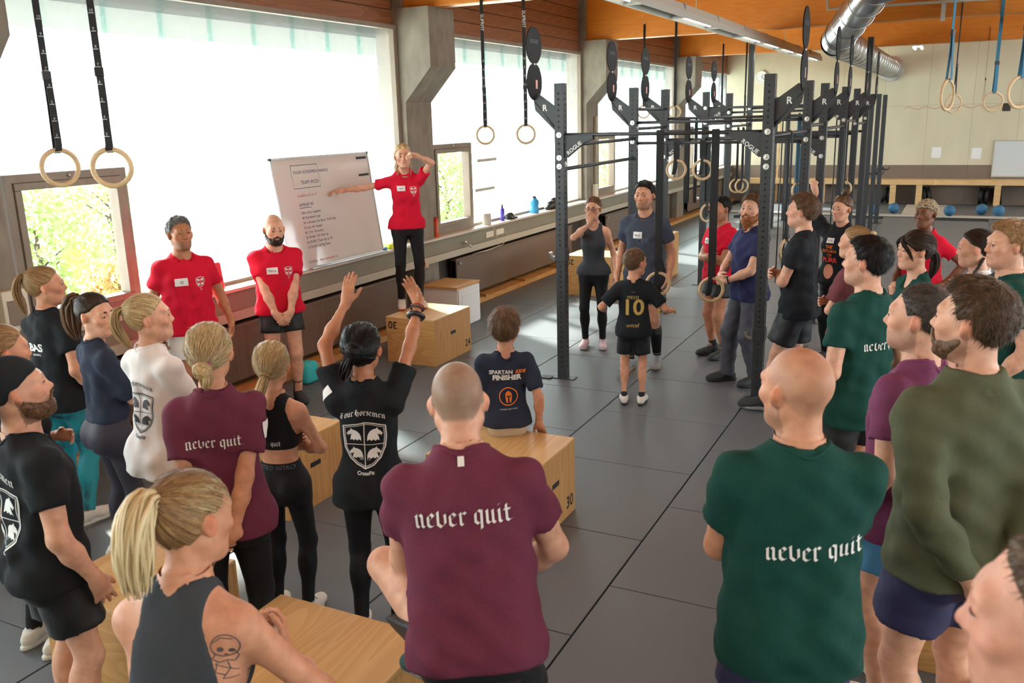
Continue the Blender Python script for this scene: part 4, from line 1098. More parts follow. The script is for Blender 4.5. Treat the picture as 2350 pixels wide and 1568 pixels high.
def stroke(pts, w, cell=.006, close=False):
    """constant-width line"""
    P = list(pts)+([pts[0]] if close else []); Q = []
    for a, b in zip(P[:-1], P[1:]):
        n = max(1, int(math.hypot(b[0]-a[0], b[1]-a[1])/cell)); Q += [(a[0]+(b[0]-a[0])*i/n, a[1]+(b[1]-a[1])*i/n) for i in range(n)]
    Q.append(P[-1]); vs = []; N = len(Q)
    for i, p in enumerate(Q):
        a, b = Q[max(i-1, 0)], Q[min(i+1, N-1)]; dx, dy = b[0]-a[0], b[1]-a[1]; L = math.hypot(dx, dy) or 1
        vs += [(p[0]-dy/L*w/2, p[1]+dx/L*w/2), (p[0]+dy/L*w/2, p[1]-dx/L*w/2)]
    return vs, [(2*i, 2*i+1, 2*i+3, 2*i+2) for i in range(N-1)]
def merge(*parts):
    vs, fs = [], []
    for v, f in parts: o = len(vs); vs += list(v); fs += [tuple(i+o for i in q) for q in f]
    return vs, fs
def shift(p, dx, dy, s=1, flip=False): v, f = p; return [((-a[0] if flip else a[0])*s+dx, a[1]*s+dy) for a in v], f
def fillpoly(poly, cell=.01):
    bm = bmesh.new(); vv = [bm.verts.new((x, y, 0)) for x, y in poly]; bm.faces.new(vv); bmesh.ops.triangulate(bm, faces=bm.faces[:])
    for _ in range(3):
        es = [e for e in bm.edges if e.calc_length() > cell*1.6]
        if not es: break
        bmesh.ops.subdivide_edges(bm, edges=es, cuts=1); bmesh.ops.triangulate(bm, faces=bm.faces[:])
    bm.verts.index_update(); r = ([(v.co.x, v.co.y) for v in bm.verts], [tuple(v.index for v in f.verts) for f in bm.faces]); bm.free(); return r
HORSE = [(-.5, -.5), (-.42, -.1), (-.30, .12), (-.48, .02), (-.62, .10), (-.70, .0), (-.60, -.1), (-.80, .12), (-.62, .36), (-.40, .52), (-.34, .72), (-.22, .56), (.02, .52), (.28, .38), (.46, .14), (.55, -.14), (.58, -.5), (.34, -.36), (.2, -.5), (.02, -.38), (-.15, -.52), (-.3, -.4)]
def shield(w, h, horses=True):
    """crest: double outlined shield quartered by a spear, a horse head in each quarter"""
    def outl(k): 
        P = [(-.5, .42), (-.25, .47), (0, .5), (.25, .47), (.5, .42), (.5, .2), (.47, -.05), (.36, -.28), (.2, -.42), (0, -.5), (-.2, -.42), (-.36, -.28), (-.47, -.05), (-.5, .2)]
        return [(x*w*k, y*h*k) for x, y in P]
    ps = [stroke(outl(1.0), w*.028, .008, True), stroke(outl(.92), w*.014, .008, True), stroke([(0, h*.49), (0, -h*.49)], w*.02), stroke([(-w*.45, 0.02*h), (w*.45, .02*h)], w*.016)]
    if horses:
        hp = fillpoly(HORSE, .05)
        s = w*.26
        ps += [shift(hp, -w*.22, h*.22, s), shift(hp, w*.22, h*.22, s, True), shift(hp, -w*.19, -h*.18, s*.92), shift(hp, w*.19, -h*.18, s*.92, True)]
    return merge(*ps)
def flat_text(t, size, **kw): v, f = text_mesh(t, size, sub=kw.pop('sub', .02), **kw); return [(a[0], a[1]) for a in v], f
def quadgrid(w, h, n=6, m=4): return [(w*(i/n-.5), h*(j/m-.5)) for j in range(m+1) for i in range(n+1)], [(j*(n+1)+i, j*(n+1)+i+1, (j+1)*(n+1)+i+1, (j+1)*(n+1)+i) for j in range(m) for i in range(n)]
M_ink = mat('ink', srgb(60, 60, 70), .6); M_tagw = mat('white sticker', srgb(238, 238, 236), .55)
def scribble(w, h, seed, n=5):
    r = random.Random(seed); pts = []; x = -w/2
    for i in range(n*4): pts.append((x, r.uniform(-h/2, h/2) if i % 2 else r.uniform(-h*.2, h*.2))); x += w/(n*4)
    return stroke(pts, h*.12, .004)
def sticker(P, frame, w=.085, h=.055, txt=None, seed=1):
    t = P.lay('name_tag', *quadgrid(w, h), M_tagw, frame, .0045)
    if t is None: return
    vf = flat_text(txt, h*.5, shear=.25, sub=.03) if txt else scribble(w*.6, h*.4, seed)
    if txt: vf = shift(vf, 0, -h*.18)
    o, u, v, d = frame; k = P.lay('handwriting', *vf, M_ink, frame, .0062)
    return t
def never_quit(P, z=.33, h=.034, x=0, m=None, text='never quit', tilt=0): 
    vs, fs = nib_text(text, h); 
    if tilt: vs = [(a*math.cos(tilt)-b*math.sin(tilt), a*math.sin(tilt)+b*math.cos(tilt)) for a, b in vs]
    return P.lay('lettering', vs, fs, m or M_prnW, P.back(z, x), .003)
def crest_back(P, z=.22, m=None, w=.21, x=0):
    m = m or M_prnW
    P.lay('crest_print', *shield(w, w*1.12), m, P.back(z, x), .003)
    P.lay('lettering', *nib_text('Four Horsemen', .0205*w/.21, bow=.03), m, P.back(z+w*.62, x), .003)
    P.lay('lettering', *flat_text('20   17', .022), m, P.back(z-w*.36, x), .0036)
    P.lay('lettering', *flat_text('CrossFit', .026, bold=.0006), m, P.back(z-w*.70, x), .003)
def chest_crest(P, z=.36, x=-.075, m=None):
    m = m or M_prnW
    P.lay('crest_print', *shield(.072, .085, True), m, P.chest(z, x), .003); P.lay('lettering', *flat_text('CF', .018), m, P.chest(z-.065, x), .003)
# ================================================================ FIXTURES
# --- radiators below the sill
def radiator(y0, y1, label):
    r = empty('radiator', (XW+.10, (y0+y1)/2, .0)); tag(r, label, 'radiator', 'panel radiators below the window sill')
    L = (y1-y0)/2; n = int((y1-y0)/.034); mb = MB(); vs = []; fs = []
    # corrugated front sheet
    xs = []
    for i in range(n*2+1):
        y = -L+(y1-y0)*i/(n*2); vs += [(.075+(.008 if i % 2 else 0), y, .14), (.075+(.008 if i % 2 else 0), y, .66)]
    fs = [(2*i, 2*i+2, 2*i+3, 2*i+1) for i in range(n*2)]
    MB().add(vs, fs).build('front_sheet', M_brown, r)
    MB().box(.0, .072, -L, L, .13, .67).build('body', M_brown, r)
    MB().box(-.005, .09, -L-.004, L+.004, .655, .69, .006).build('top_grille', M_brown, r)
    for s in (-1, 1): MB().box(-.005, .09, s*L-.012*(s > 0), s*L+.012*(s < 0), .12, .66).build('side_cover', M_brown, r)
    MB().lathe([(0, 0), (.018, .002), (.018, .03), (0, .034)], 12, (.088, -L+.07, .62), 'x').build('valve', M_strip, r, True)
    MB().tube([(.03, -L-.02, .2), (.03, -L-.02, .0)], .011, 8).build('pipe', M_brown, r); MB().tube([(.03, -L-.06, .2), (.03, -L-.06, .0)], .011, 8).build('pipe', M_brown, r)
    for s in (-1, 1): MB().box(0, .05, s*(L-.02)-.02, s*(L-.02)+.02, .0, .13).build('bracket', M_brown, r)
radiator(4.5, 6.6, 'brown ribbed radiator below the clear left window'); radiator(6.75, 9.2, 'brown ribbed radiator between whiteboard and speaker box')
radiator(10.45, 14.6, 'long brown ribbed radiator right of the woman on the box'); radiator(16.3, 20.6, 'brown ribbed radiator far along the window wall behind the rig'); radiator(22.2, 25.8, 'last brown ribbed radiator towards the back wall')
# dark pipe running above the radiators
pp = MB().tube([(XW+.12, YF, .745), (XW+.12, YB, .745)], .035, 10).build('trim_5', M_dkbrown, smooth=True); struct(pp)
# loose timber blocks on the floor strip
for i, y in enumerate((11.05, 12.35, 13.7)):
    b = MB().box(-.03, .03, -.12, .12, 0, .035, .003).build('timber_block', M_piney, loc=(XW+.25, y, .07), rot=(0, 0, 1.2)); tag(b, 'short timber block lying on the pine strip, %s from the woman on the box' % ('nearest', 'second', 'third')[i], 'wood block', 'timber blocks on the floor strip')
# sockets and tap on the fascia
M_sock = mat('cream plastic', srgb(226, 218, 200), .45)
for i, y in enumerate((11.42, 11.75)):
    s = empty('wall_socket', (XW+.201, y, .915)); tag(s, ('triple cream wall socket with a white cable plugged in', 'triple cream wall socket left of the plugged cable')[1-i], 'socket', 'wall sockets')
    MB().box(0, .012, -.12, .12, -.042, .042, .004).build('plate', M_sock, s)
    for k in (-1, 0, 1): MB().lathe([(0, .002), (.024, .004), (.026, .014), (.019, .014), (.018, .008), (0, .008)], 14, (.0, k*.075, 0), 'x').build('outlet', M_sock, s, 'auto')
t = empty('water_tap', (XW+.20, 10.62, .885)); tag(t, 'chrome water tap on the grey fascia below the clear window', 'tap')
MB().tube([(0, 0, 0), (.08, 0, 0), (.12, .0, -.015), (.13, 0, -.05)], .011, 8).build('spout', M_chrome, t, True); MB().tube([(.06, 0, 0), (.06, 0, .03)], .009, 8).tube([(.06, -.035, .032), (.06, .035, .032)], .007, 8).build('handle', M_chrome, t, True); MB().lathe([(0, 0), (.02, 0), (.02, .008), (0, .008)], 12, (0, 0, 0), 'x').build('rosette', M_chrome, t, True)
c = MB().tube([(XW+.19, 11.42, 1.02), (XW+.23, 11.52, 1.0), (XW+.245, 11.58, .85), (XW+.255, 11.6, .72), (XW+.22, 11.3, .69), (XW+.20, 10.9, .70), (XW+.21, 11.3, .695), (XW+.25, 11.75, .72), (XW+.26, 11.92, .83), (XW+.23, 11.85, .915)], .004, 6).build('power_cable', M_sock, smooth=True); tag(c, 'white speaker cable looping down from the sill over the radiator', 'cable')
# --- sill things
def bottle(name, p, prof, m, label, cat='bottle', extra=None):
    o = empty(name, p); tag(o, label, cat); MB().lathe(prof, 18).build('body', m, o, 'auto')
    if extra: extra(o)
    return o
SX = XW+.15
M_org = mat('orange plastic', srgb(240, 98, 36), .3, trans=.35); M_blu = mat('blue plastic', srgb(40, 140, 190), .35, trans=.1); M_pur = mat('violet drink', srgb(84, 60, 170), .2, trans=.2); M_grysp = mat('pale fabric grille', srgb(206, 200, 194), .8, noise=(160, srgb(170, 164, 160), .6, (1, 1, 1)))
bottle('water_bottle', (SX, 10.02, Z_SILL), [(0, 0), (.036, 0), (.038, .01), (.038, .2), (.03, .215)], M_org, 'orange water bottle on the sill beside the concrete pillar', extra=lambda o: (MB().lathe([(0, .2), (.036, .2), (.036, .25), (.012, .255), (.012, .27), (0, .27)], 16).build('lid', mat('red plastic', srgb(190, 40, 30), .4), o, 'auto')))
bottle('smart_speaker', (SX, 11.45, Z_SILL), [(0, 0), (.062, 0), (.066, .01), (.066, .155), (.06, .165), (0, .165)], M_grysp, 'pale cylindrical speaker on the sill above the sockets', 'speaker', lambda o: MB().lathe([(0, .164), (.056, .164), (.056, .168), (0, .168)], 18).build('top_plate', M_white, o, 'auto'))
bottle('drink_bottle', (SX, 11.95, Z_SILL), [(0, 0), (.036, 0), (.037, .01), (.037, .17), (.014, .205)], M_pur, 'violet drink bottle on the sill beside the black cap', extra=lambda o: MB().lathe([(0, .2), (.015, .2), (.017, .235), (.008, .24), (.008, .262), (0, .262)], 12).build('lid', M_black, o, 'auto'))
def jug_x(o):
    MB().lathe([(0, .24), (.03, .24), (.03, .275), (0, .275)], 14).build('lid', M_black, o, 'auto'); MB().tube([(.0, .03, .25), (0, .095, .22), (0, .10, .12), (0, .075, .05)], .011, 8).build('handle', M_blu, o, True)
bottle('water_jug', (SX, 13.1, Z_SILL), [(0, 0), (.07, 0), (.075, .012), (.075, .085), (.07, .095), (.07, .13), (.075, .14), (.075, .2), (.03, .24)], M_blu, 'big blue water jug with handle on the sill left of the rig', 'jug', jug_x)
# black cap and bag: soft lumps
def soft(name, p, ells, m, label, cat, h=.009, k=.03):
    g = Grid(np.array((-.3, -.3, 0)), np.array((.3, .3, .3)), h)
    for c, r in ells: g.add(Ell(c, r), k)
    X, Y, Z = g.xyz(); g.D += (np.sin(X*60+Y*20)*np.sin(Y*50+Z*60)*F32(.006)).astype(F32); g.cut(Plane((0, 0, 0), (0, 0, -1)), .004); V, Q = g.mesh()
    o = empty(name, p); tag(o, label, cat); me = np_mesh('body', V, Q, m); b = bpy.data.objects.new('body', me); COL.objects.link(b); b.parent = o; return o
M_bagb = mat('glossy black nylon', srgb(24, 24, 27), .3, spec=.6)
BLATE = [('baseball_cap', (SX, 12.22, Z_SILL), [((0, -.03, .03), (.085, .10, .075)), ((0, .11, .012), (.07, .10, .016))], M_bagb, 'black peaked cap lying on the sill behind the violet bottle', 'cap'),
         ('sports_bag', (SX, 13.85, Z_SILL), [((0, -.02, .06), (.10, .20, .09)), ((.0, .05, .13), (.05, .10, .06)), ((0, -.22, .03), (.05, .10, .03))], M_bagb, 'black shiny bag heaped on the sill behind the rig post', 'bag'),
         ('work_glove', (XW+.22, 9.55, .70), [((0, 0, .07), (.05, .06, .07)), ((.02, .04, .03), (.03, .05, .03))], mat('stained canvas', srgb(214, 176, 140), .9), 'stained canvas glove hanging below the sill behind the woman on the box', 'glove')]
# cleaning cloths by the whiteboard
for i, (y, c, n_, lab) in enumerate(((8.76, (86, 156, 200), 'cleaning_cloth', 'blue cleaning cloth on the sill right of the whiteboard'), (8.90, (206, 214, 60), 'cleaning_sponge', 'yellow green sponge on the sill beside the blue cloth'))):
    o = MB().box(-.05, .05, -.05, .05, 0, .04+.02*i, .015).build(n_, mat(n_, srgb(*c), .8), loc=(SX, y, Z_SILL), smooth=True); tag(o, lab, 'cloth' if i == 0 else 'sponge')
# red backrest-like pad behind the bald man
o = empty('red_cushion', (XW+.17, 5.92, Z_SILL)); tag(o, 'red square pad leaning on the window behind the bald bearded man', 'cushion'); MB().box(-.035, .035, -.19, .19, 0, .27, .02).build('pad', mat('red vinyl', srgb(214, 70, 84), .45), o, True, rot=(0, -.12, 0))
# --- whiteboard leaning on the sill
def whiteboard():
    bl = at_x(664, 617, XW+.20); br = at_x(879, 565, XW+.20); y0, y1 = bl.y, br.y; hgt = 1.18; ang = math.atan2(.16, hgt)
    o = empty('whiteboard', (XW+.215, (y0+y1)/2, Z_SILL+.002)); o.rotation_euler = (0, -ang, 0); tag(o, 'large whiteboard with handwritten workout leaning against the window', 'whiteboard')
    L = (y1-y0)/2
    M_wb = mat('whiteboard enamel', srgb(212, 206, 200), .09, spec=.6); M_al = mat('aluminium', (.6, .6, .6), .35, metal=1)
    MB().box(-.016, -.004, -L+.01, L-.01, .01, hgt-.01).build('panel', M_wb, o)
    fr = MB(); fr.box(-.02, .004, -L, L, 0, .022).box(-.02, .004, -L, L, hgt-.022, hgt).box(-.02, .004, -L, -L+.02, .022, hgt-.022).box(-.02, .004, L-.02, L, .022, hgt-.022); fr.build('frame', M_al, o)
    for sy in (-1, 1):
        for z in (0, hgt): MB().box(-.022, .007, sy*L-.024*(sy > 0)-.002, sy*L+.024*(sy < 0)+.002, z-.026*(z > 0)-.001, z+.026*(z == 0)+.001, .003).build('corner_cap', M_black, o)
    M_mk = mat('blue black marker', srgb(52, 52, 96), .6); M_mr = mat('red marker', srgb(170, 60, 70), .6)
    # the room side faces +x; reading direction is +y
    def wtxt(t, y, z, size, m=M_mk): text_obj(t, size, m, o, (-.0028, y, z), (0, 1, 0), (0, 0, 1), 'handwriting', align='LEFT', shear=.12)
    def rule(pts, w=.006, m=M_mk, nm='marker_line'):
        v, f = stroke(pts, w, .5); MB().add([(-.003, a, b) for a, b in v], f).build(nm, m, o)
    Y = -L+.30
    rule([(Y, hgt-.09), (Y+.44, hgt-.09), (Y+.44, hgt-.33), (Y, hgt-.33), (Y, hgt-.09)])
    wtxt('FOUR HORSEMEN PAIRING', Y+.03, hgt-.18, .048); wtxt('TEAM WOD', Y+.12, hgt-.29, .055)
    wtxt('in teams of 2 or 3', Y+.03, hgt-.42, .042, M_mr); wtxt('AMRAP 45', Y+.03, hgt-.52, .052); rule([(Y+.03, hgt-.535), (Y+.22, hgt-.535)])
    for i, t in enumerate(('500 m Run together', '40 Dumbbell tt up', '30 m Broken Sim Burp / Push Ups', '25 sync Air Squats', '40 2 For Thrusters', '20 30-60-1 Clr Push up', '20 30-40-1 Toes Hip to 20', '10 30-60-1 60 Pig Rows')): wtxt(t, Y+.04, hgt-.60-i*.052, .040)
    wtxt('Stretching', Y+.02, hgt-.60-8*.052-.10, .034); wtxt('blog trouble yoga class', Y+.20, hgt-.60-8*.052-.10, .034, M_mr)
    for z in (hgt-.065, hgt-.26): MB().box(-.004, .004, L-.235, L-.05, z-.012, z+.012).build('magnet_strip', M_black, o)
    # tray ledge
    MB().box(-.004, .05, -L+.3, L-.05, .0, .012).build('pen_tray', M_al, o)
whiteboard()
# white drawer unit behind the coach's box
o = empty('drawer_unit', (XW+.33, 9.62, .0)); tag(o, 'low white cupboard with panelled door behind the woman on the box', 'cupboard'); MB().box(0, .5, -.28, .28, .0, .5, .004).build('body', M_white, o); MB().box(-.01, .51, -.3, .3, .5, .53, .003).build('top', M_piney, o)
d = MB().box(.5, .518, -.27, .27, .02, .49, .004).build('door', M_white, o); MB().box(.518, .524, -.2, .2, .09, .42, .003).build('door_panel', M_white, d)
# --- plywood plyo boxes
PLY = wood('plywood face', srgb(220, 180, 122), srgb(196, 148, 88), 1, 3.4, .42, 16); PLY_E = wood('plywood face upright', srgb(206, 160, 100), srgb(178, 126, 70), 2, 3.4, .42, 16); PLY_X = wood('plywood face across', srgb(212, 166, 104), srgb(184, 132, 74), 0, 3.4, .42, 16)
M_sten = mat('black stencil', srgb(34, 30, 26), .7)
def plyo(x0, x1, y0, y1, h, label, marks=()):
    o = empty('plyo_box', ((x0+x1)/2, (y0+y1)/2, 0)); tag(o, label, 'box', 'plywood jump boxes')
    a, b = (x1-x0)/2, (y1-y0)/2; t = .018
    MB().box(-a, a, -b, b, h-t, h, .003).build('top_panel', PLY, o)
    MB().box(-a, a, -b, -b+t, 0, h-t-.001, .002).build('side_panel', PLY_X, o); MB().box(-a, a, b-t, b, 0, h-t-.001, .002).build('side_panel', PLY_X, o)
    MB().box(-a, -a+t, -b+t+.001, b-t-.001, 0, h-t-.001, .002).build('side_panel', PLY_E, o); MB().box(a-t, a, -b+t+.001, b-t-.001, 0, h-t-.001, .002).build('side_panel', PLY_E, o)
    for (txt, side, u, v, ang) in marks:
        ca, sa = math.cos(ang), math.sin(ang)
        if side == '-y': X, Yd, org = Vector((1, 0, 0)), Vector((0, 0, 1)), Vector((u*a, -b-.0015, v*h))
        elif side == '+x': X, Yd, org = Vector((0, 1, 0)), Vector((0, 0, 1)), Vector((a+.0015, u*b, v*h))
        elif side == 'top': X, Yd, org = Vector((1, 0, 0)), Vector((0, 1, 0)), Vector((u*a, v*b, h+.0015))
        text_obj(txt, .115, M_sten, o, org, X*ca+Yd*sa, Yd*ca-X*sa, 'stencil', bold=.002)
    MB().box(-.055, .055, -b-.001, -b+.004, h*.55, h*.62, .002).build('hand_slot', M_black, o)
    MB().box(a-.004, a+.001, -.055, .055, h*.55, h*.62, .002).build('hand_slot', M_black, o)
    return o
plyo(-5.43, -4.82, 7.72, 8.50, .508, 'plywood jump box with the blonde coach standing on it', (('30', '-y', -.72, .90, PI), ('24', '+x', .80, .14, 0)))
plyo(-2.87, -2.11, 4.42, 5.05, .508, 'plywood jump box with the boy in navy sitting on it', (('30', '+x', .70, .12, 0),))
plyo(-4.52, -3.77, 4.12, 4.74, .508, 'sunlit plywood jump box behind the girl in the sports bra')
plyo(-2.56, -1.76, 2.06, 2.70, .508, 'plywood jump box in the foreground under the teal shoe', (('30', '+x', -.6, .88, PI),))
plyo(-5.08, -4.33, 11.85, 12.46, .585, 'plywood jump box stencilled twenty behind the woman in glasses', (('20', '-y', -.78, .90, PI),))
plyo(-4.68, -4.02, 13.4, 14.1, .70, 'tall plywood jump box behind the tall man in slate', (('0', '-y', -.8, .85, 0),))
plyo(-.32, .44, 4.06, 4.60, .762, 'tall plywood jump box behind the bald man in green')
plyo(-3.62, -2.98, 2.28, 2.86, .508, 'plywood jump box beside the man in the cap', (('24', '-y', -.7, .12, 0),))
plyo(.30, .92, 2.96, 3.58, .508, 'plywood jump box at the lower right beside the navy shorts')
# --- gym rings
M_rwood = wood('birch ring wood', srgb(214, 186, 146), srgb(190, 158, 116), 0, 20, .5, 4); M_strap = mat('black webbing', srgb(34, 36, 38), .8); M_strapb = mat('blue webbing', srgb(52, 112, 140), .8); M_strapw = mat('white webbing print', srgb(206, 206, 204), .7)
def rings_strap(p, ztop, ang, label, m=M_strap, marks=True, dia=.235, w=.038, loop=True, group='gymnastic rings', word=True, hook=True, wordz=None):
    """ring hanging with its centre at p; ang = heading of the ring plane"""
    o = empty('gymnastic_ring', p, ang); tag(o, label, 'gym ring', group); R = dia/2-.014
    MB().tube([(R*math.cos(a), 0, R*math.sin(a)) for a in [2*PI*i/36 for i in range(36)]], .0145, 12, close=True).build('ring', M_rwood, o, True)
    H = ztop-p[2]; s = MB(); tw = .0
    s.ribbon([(0, .008, R-.018), (0, .020, R), (0, .018, R+.03), (0, .006, R+.25), (0, .004, H*.6), (0, .003, H)], (1, 0, 0), w, .004)
    s.ribbon([(0, .008, R-.018), (0, -.020, R), (.004, -.022, R+.03), (.006, -.010, R+.25), (.004, -.006, R+.42)], (1, .1, 0), w, .004)
    st = s.build('strap', m, o)
    MB().box(-w*.62, w*.62, -.012, .012, R+.40, R+.45, .003).build('buckle', M_black, o)
    if hook: MB().tube([(.012*math.cos(a), 0, H+.012+.014*math.sin(a)) for a in [2*PI*i/14 for i in range(14)]], .004, 6, close=True).build('eye_bolt', M_chrome, o, True)
    if marks:
        k = 3
        for i in range(24):
            z = R+.07+i*.095
            if z > H-.1 or k > 10: break
            yy = -.0225 if z < R+.4 else -.005
            MB().box(-w*.35, w*.35, yy-.0012, yy, z, z+.004).build('mark', M_strapw, st); text_obj(str(k), .022, M_strapw, st, (0, yy-.0012, z+.008), (1, 0, 0), (0, 0, 1), 'numeral'); k += 1
        if word and (wordz or 1):
            text_obj('SUPRFIT', .052, M_strapw, st, (-.016, -.0062, R+.07+8*.095+.34), (0, 0, -1), (1, 0, 0), 'lettering', bold=.001)
    return o
y = 3.595; p1, p2 = at_y(138, 385, y), at_y(257, 385, y)
rings_strap(tuple(p1), Z_BEAM+.2, math.radians(72), 'left ring of the pair hanging before the clear left window'); rings_strap(tuple(p2), Z_BEAM+.2, math.radians(40), 'right ring of the pair hanging before the clear left window')
y = 9.565; p1, p2 = at_y(1114, 310, y), at_y(1207, 308, y)
rings_strap(tuple(p1), Z_BEAM+.2, math.radians(38), 'left ring of the pair hanging before the second window bay'); rings_strap(tuple(p2), Z_BEAM+.2, math.radians(28), 'right ring of the pair hanging before the second window bay')
y = 15.525; p1, p2 = at_y(1477, 257, y), at_y(1548, 257, y)
rings_strap(tuple(p1), Z_BEAM+.22, math.radians(25), 'left ring of the pair above the rig on the second beam', word=False, marks=False); rings_strap(tuple(p2), Z_BEAM+.22, math.radians(20), 'right ring of the pair above the rig on the second beam', word=False, marks=False)
y = 21.495; p1, p2 = at_y(1655, 275, y), at_y(1708, 275, y)
rings_strap(tuple(p1), Z_BEAM+.25, math.radians(25), 'far ring nearest the window on the third beam', word=False, marks=False); rings_strap(tuple(p2), Z_BEAM+.25, math.radians(20), 'far ring beside the wall clock on the third beam', word=False, marks=False)
# right-hand rings on blue straps
for px, py, y, a, m, lab in ((2174, 218, 9.565, 68, M_strapb, 'edge-on ring on a blue strap right of the duct'), (2188, 238, 15.525, 40, M_strap, 'small ring on a thin strap behind the edge-on ring'), (2279, 234, 15.525, 20, M_strapb, 'ring on a long blue strap near the small wall opening'), (2256, 240, 21.495, 85, M_strap, 'thin edge-on ring beside the ring on the long blue strap'), (2340, 212, 9.565, 45, M_strapb, 'large ring on a blue strap cut by the right picture edge')):
    rings_strap(tuple(at_y(px, py, y)), Z_BEAM+.25, math.radians(a), lab, m=m, marks=False, w=.05 if m is M_strapb else .02, dia=.30 if y < 20 else .2)
# --- duct
fl_ = at_y(2045, 158, YB); dx, dz = fl_.x, fl_.z
el = at_x(1918, 108, dx); el_y = el.y; dz2 = dz
o = empty('ventilation_duct', (0, 0, 0)); tag(o, 'galvanised spiral ventilation duct running into the back wall', 'duct')
R_ = .235
MB().tube([(dx, el_y, dz), (dx, YB-.02, dz)], R_, 28, cap=False).build('straight_pipe', M_steel, o, True)
up = at_y(2010, -30, el_y-2.4); a0 = Vector((dx, el_y, dz)); d1 = (Vector((up.x, up.y, up.z))-a0).normalized()
bez = []
for i in range(9):
    t = i/8; p0 = a0+d1*.34; p1_ = a0; p2_ = a0+Vector((0, .34, 0)); bez.append(p0*(1-t)**2+p1_*2*t*(1-t)+p2_*t*t)
MB().tube(bez, R_*1.02, 28, cap=False).build('elbow', M_steel, o, True)
far = a0+d1*2.6; MB().tube([a0+d1*.33, far, far+Vector((1.2, -.1, .25)).normalized()*2.5], R_, 28).build('inclined_pipe', M_steel, o, True)
k = 0
def seam(c, d):
    u = Vector(d).orthogonal().normalized(); v = Vector(d).cross(u).normalized()
    MB().tube([Vector(c)+(u*math.cos(2*PI*i/28)+v*math.sin(2*PI*i/28))*R_*1.02 for i in range(28)], .008, 6, close=True).build('seam_ring', M_steel, o, True)
yy = el_y+.35
while yy < YB-.2: seam((dx, yy, dz), (0, 1, 0)); yy += .62
for t in (.4, .95, 1.5, 2.05, 2.6): seam(a0+d1*t, d1)
for b in (bez[2], bez[4], bez[6]): pass
MB().lathe([(0, 0), (.32, 0), (.33, .012), (.33, .03), (.22, .03), (.20, .10), (0, .10)], 32, (dx, YB-.14, dz), 'y').build('flange', M_steel, o, 'auto')
# conduit pipes under the roof
c = MB().tube([at_y(1897, -20, 15.3), at_y(1900, 22, 15.3), at_y(1935, 18, 15.3), at_y(2350, -8, 15.3)], .025, 8).build('conduit_pipe', M_strip, smooth=True); tag(c, 'pale grey conduit pipe along the beam above the duct', 'pipe')
c = MB().box(-.03, .03, -.02, .02, 0, .45).build('hanger_rail', M_steel, loc=tuple(at_y(2163, 48, 15.4))); tag(c, 'steel hanger rail under the beam left of the blue strap', 'rail')
# --- long fluorescent light channel
M_lamph = mat('grey lacquered steel', srgb(190, 188, 178), .45); M_lampd = mat('lamp reflector', srgb(236, 234, 222), .4)
def tube_lamp_mat(st):
    m = bpy.data.materials.new('lit tube'); m.use_nodes = True; b = m.node_tree.nodes['Principled BSDF']; b.inputs['Emission Color'].default_value = (1, .96, .88, 1); b.inputs['Emission Strength'].default_value = st; m.cycles.emission_sampling = 'NONE'; return m
M_tube = tube_lamp_mat(6)
def light_channel(x, z, y0, y1, label, vis=True):
    o = empty('light_channel', (x, y0, z)); tag(o, label, 'lamp', 'ceiling light channels'); L = y1-y0
    MB().prism([(-.11, 0), (-.10, .07), (-.06, .16), (.06, .16), (.10, .07), (.11, 0), (.09, -.0), (.05, .05), (-.05, .05), (-.09, 0)], 'y', 0, L).build('housing', M_lamph, o)
    n = int(L/1.55)
    for i in range(n):
        if i % 2 == 0 or i > n-5: t = MB().tube([(0, .1+i*L/n, .028), (0, L/n-.1+i*L/n, .028)], .013, 8).build('tube', M_tube, o, True)
        MB().box(-.10, .10, i*L/n-.006, i*L/n+.006, -.004, .16).build('joint_band', M_lamph, o)
    for yy in (L*.2, L*.5, L*.8): MB().tube([(0, yy, .16), (0, yy, Z_CEIL-z-.004)], .006, 6).build('suspension', M_lamph, o)
    a = area('tube_light', (x, (y0+y1)/2, z-.02), .16, L-.4, (0, 0, 0), LAMP*L/12, (1, .97, .93)); a.parent = None
    return o
LAMP = 52
light_channel(-3.05, 3.62, 1.0, 21.5, 'long grey fluorescent light channel hanging over the rig')
light_channel(1.2, 3.56, -4.0, 22.5, 'fluorescent light channel hanging over the right half of the hall'); light_channel(5.4, 3.56, -4.0, 22.5, 'fluorescent light channel hanging near the right wall')
light_channel(-1.0, 3.56, -4.6, .6, 'short fluorescent light channel behind the camera')
# small lit twin lamp near the back wall
o = empty('twin_lamp', tuple(at_y(2107, 110, 25.4))); tag(o, 'small twin tube lamp glowing before the back wall', 'lamp'); MB().box(-.1, .1, -.4, .4, .03, .08, .004).build('housing', M_lamph, o)
for s in (-1, 1): MB().tube([(s*.08, -.35, 0), (s*.08, .35, 0)], .03, 8).build('tube', M_tube, o, True)
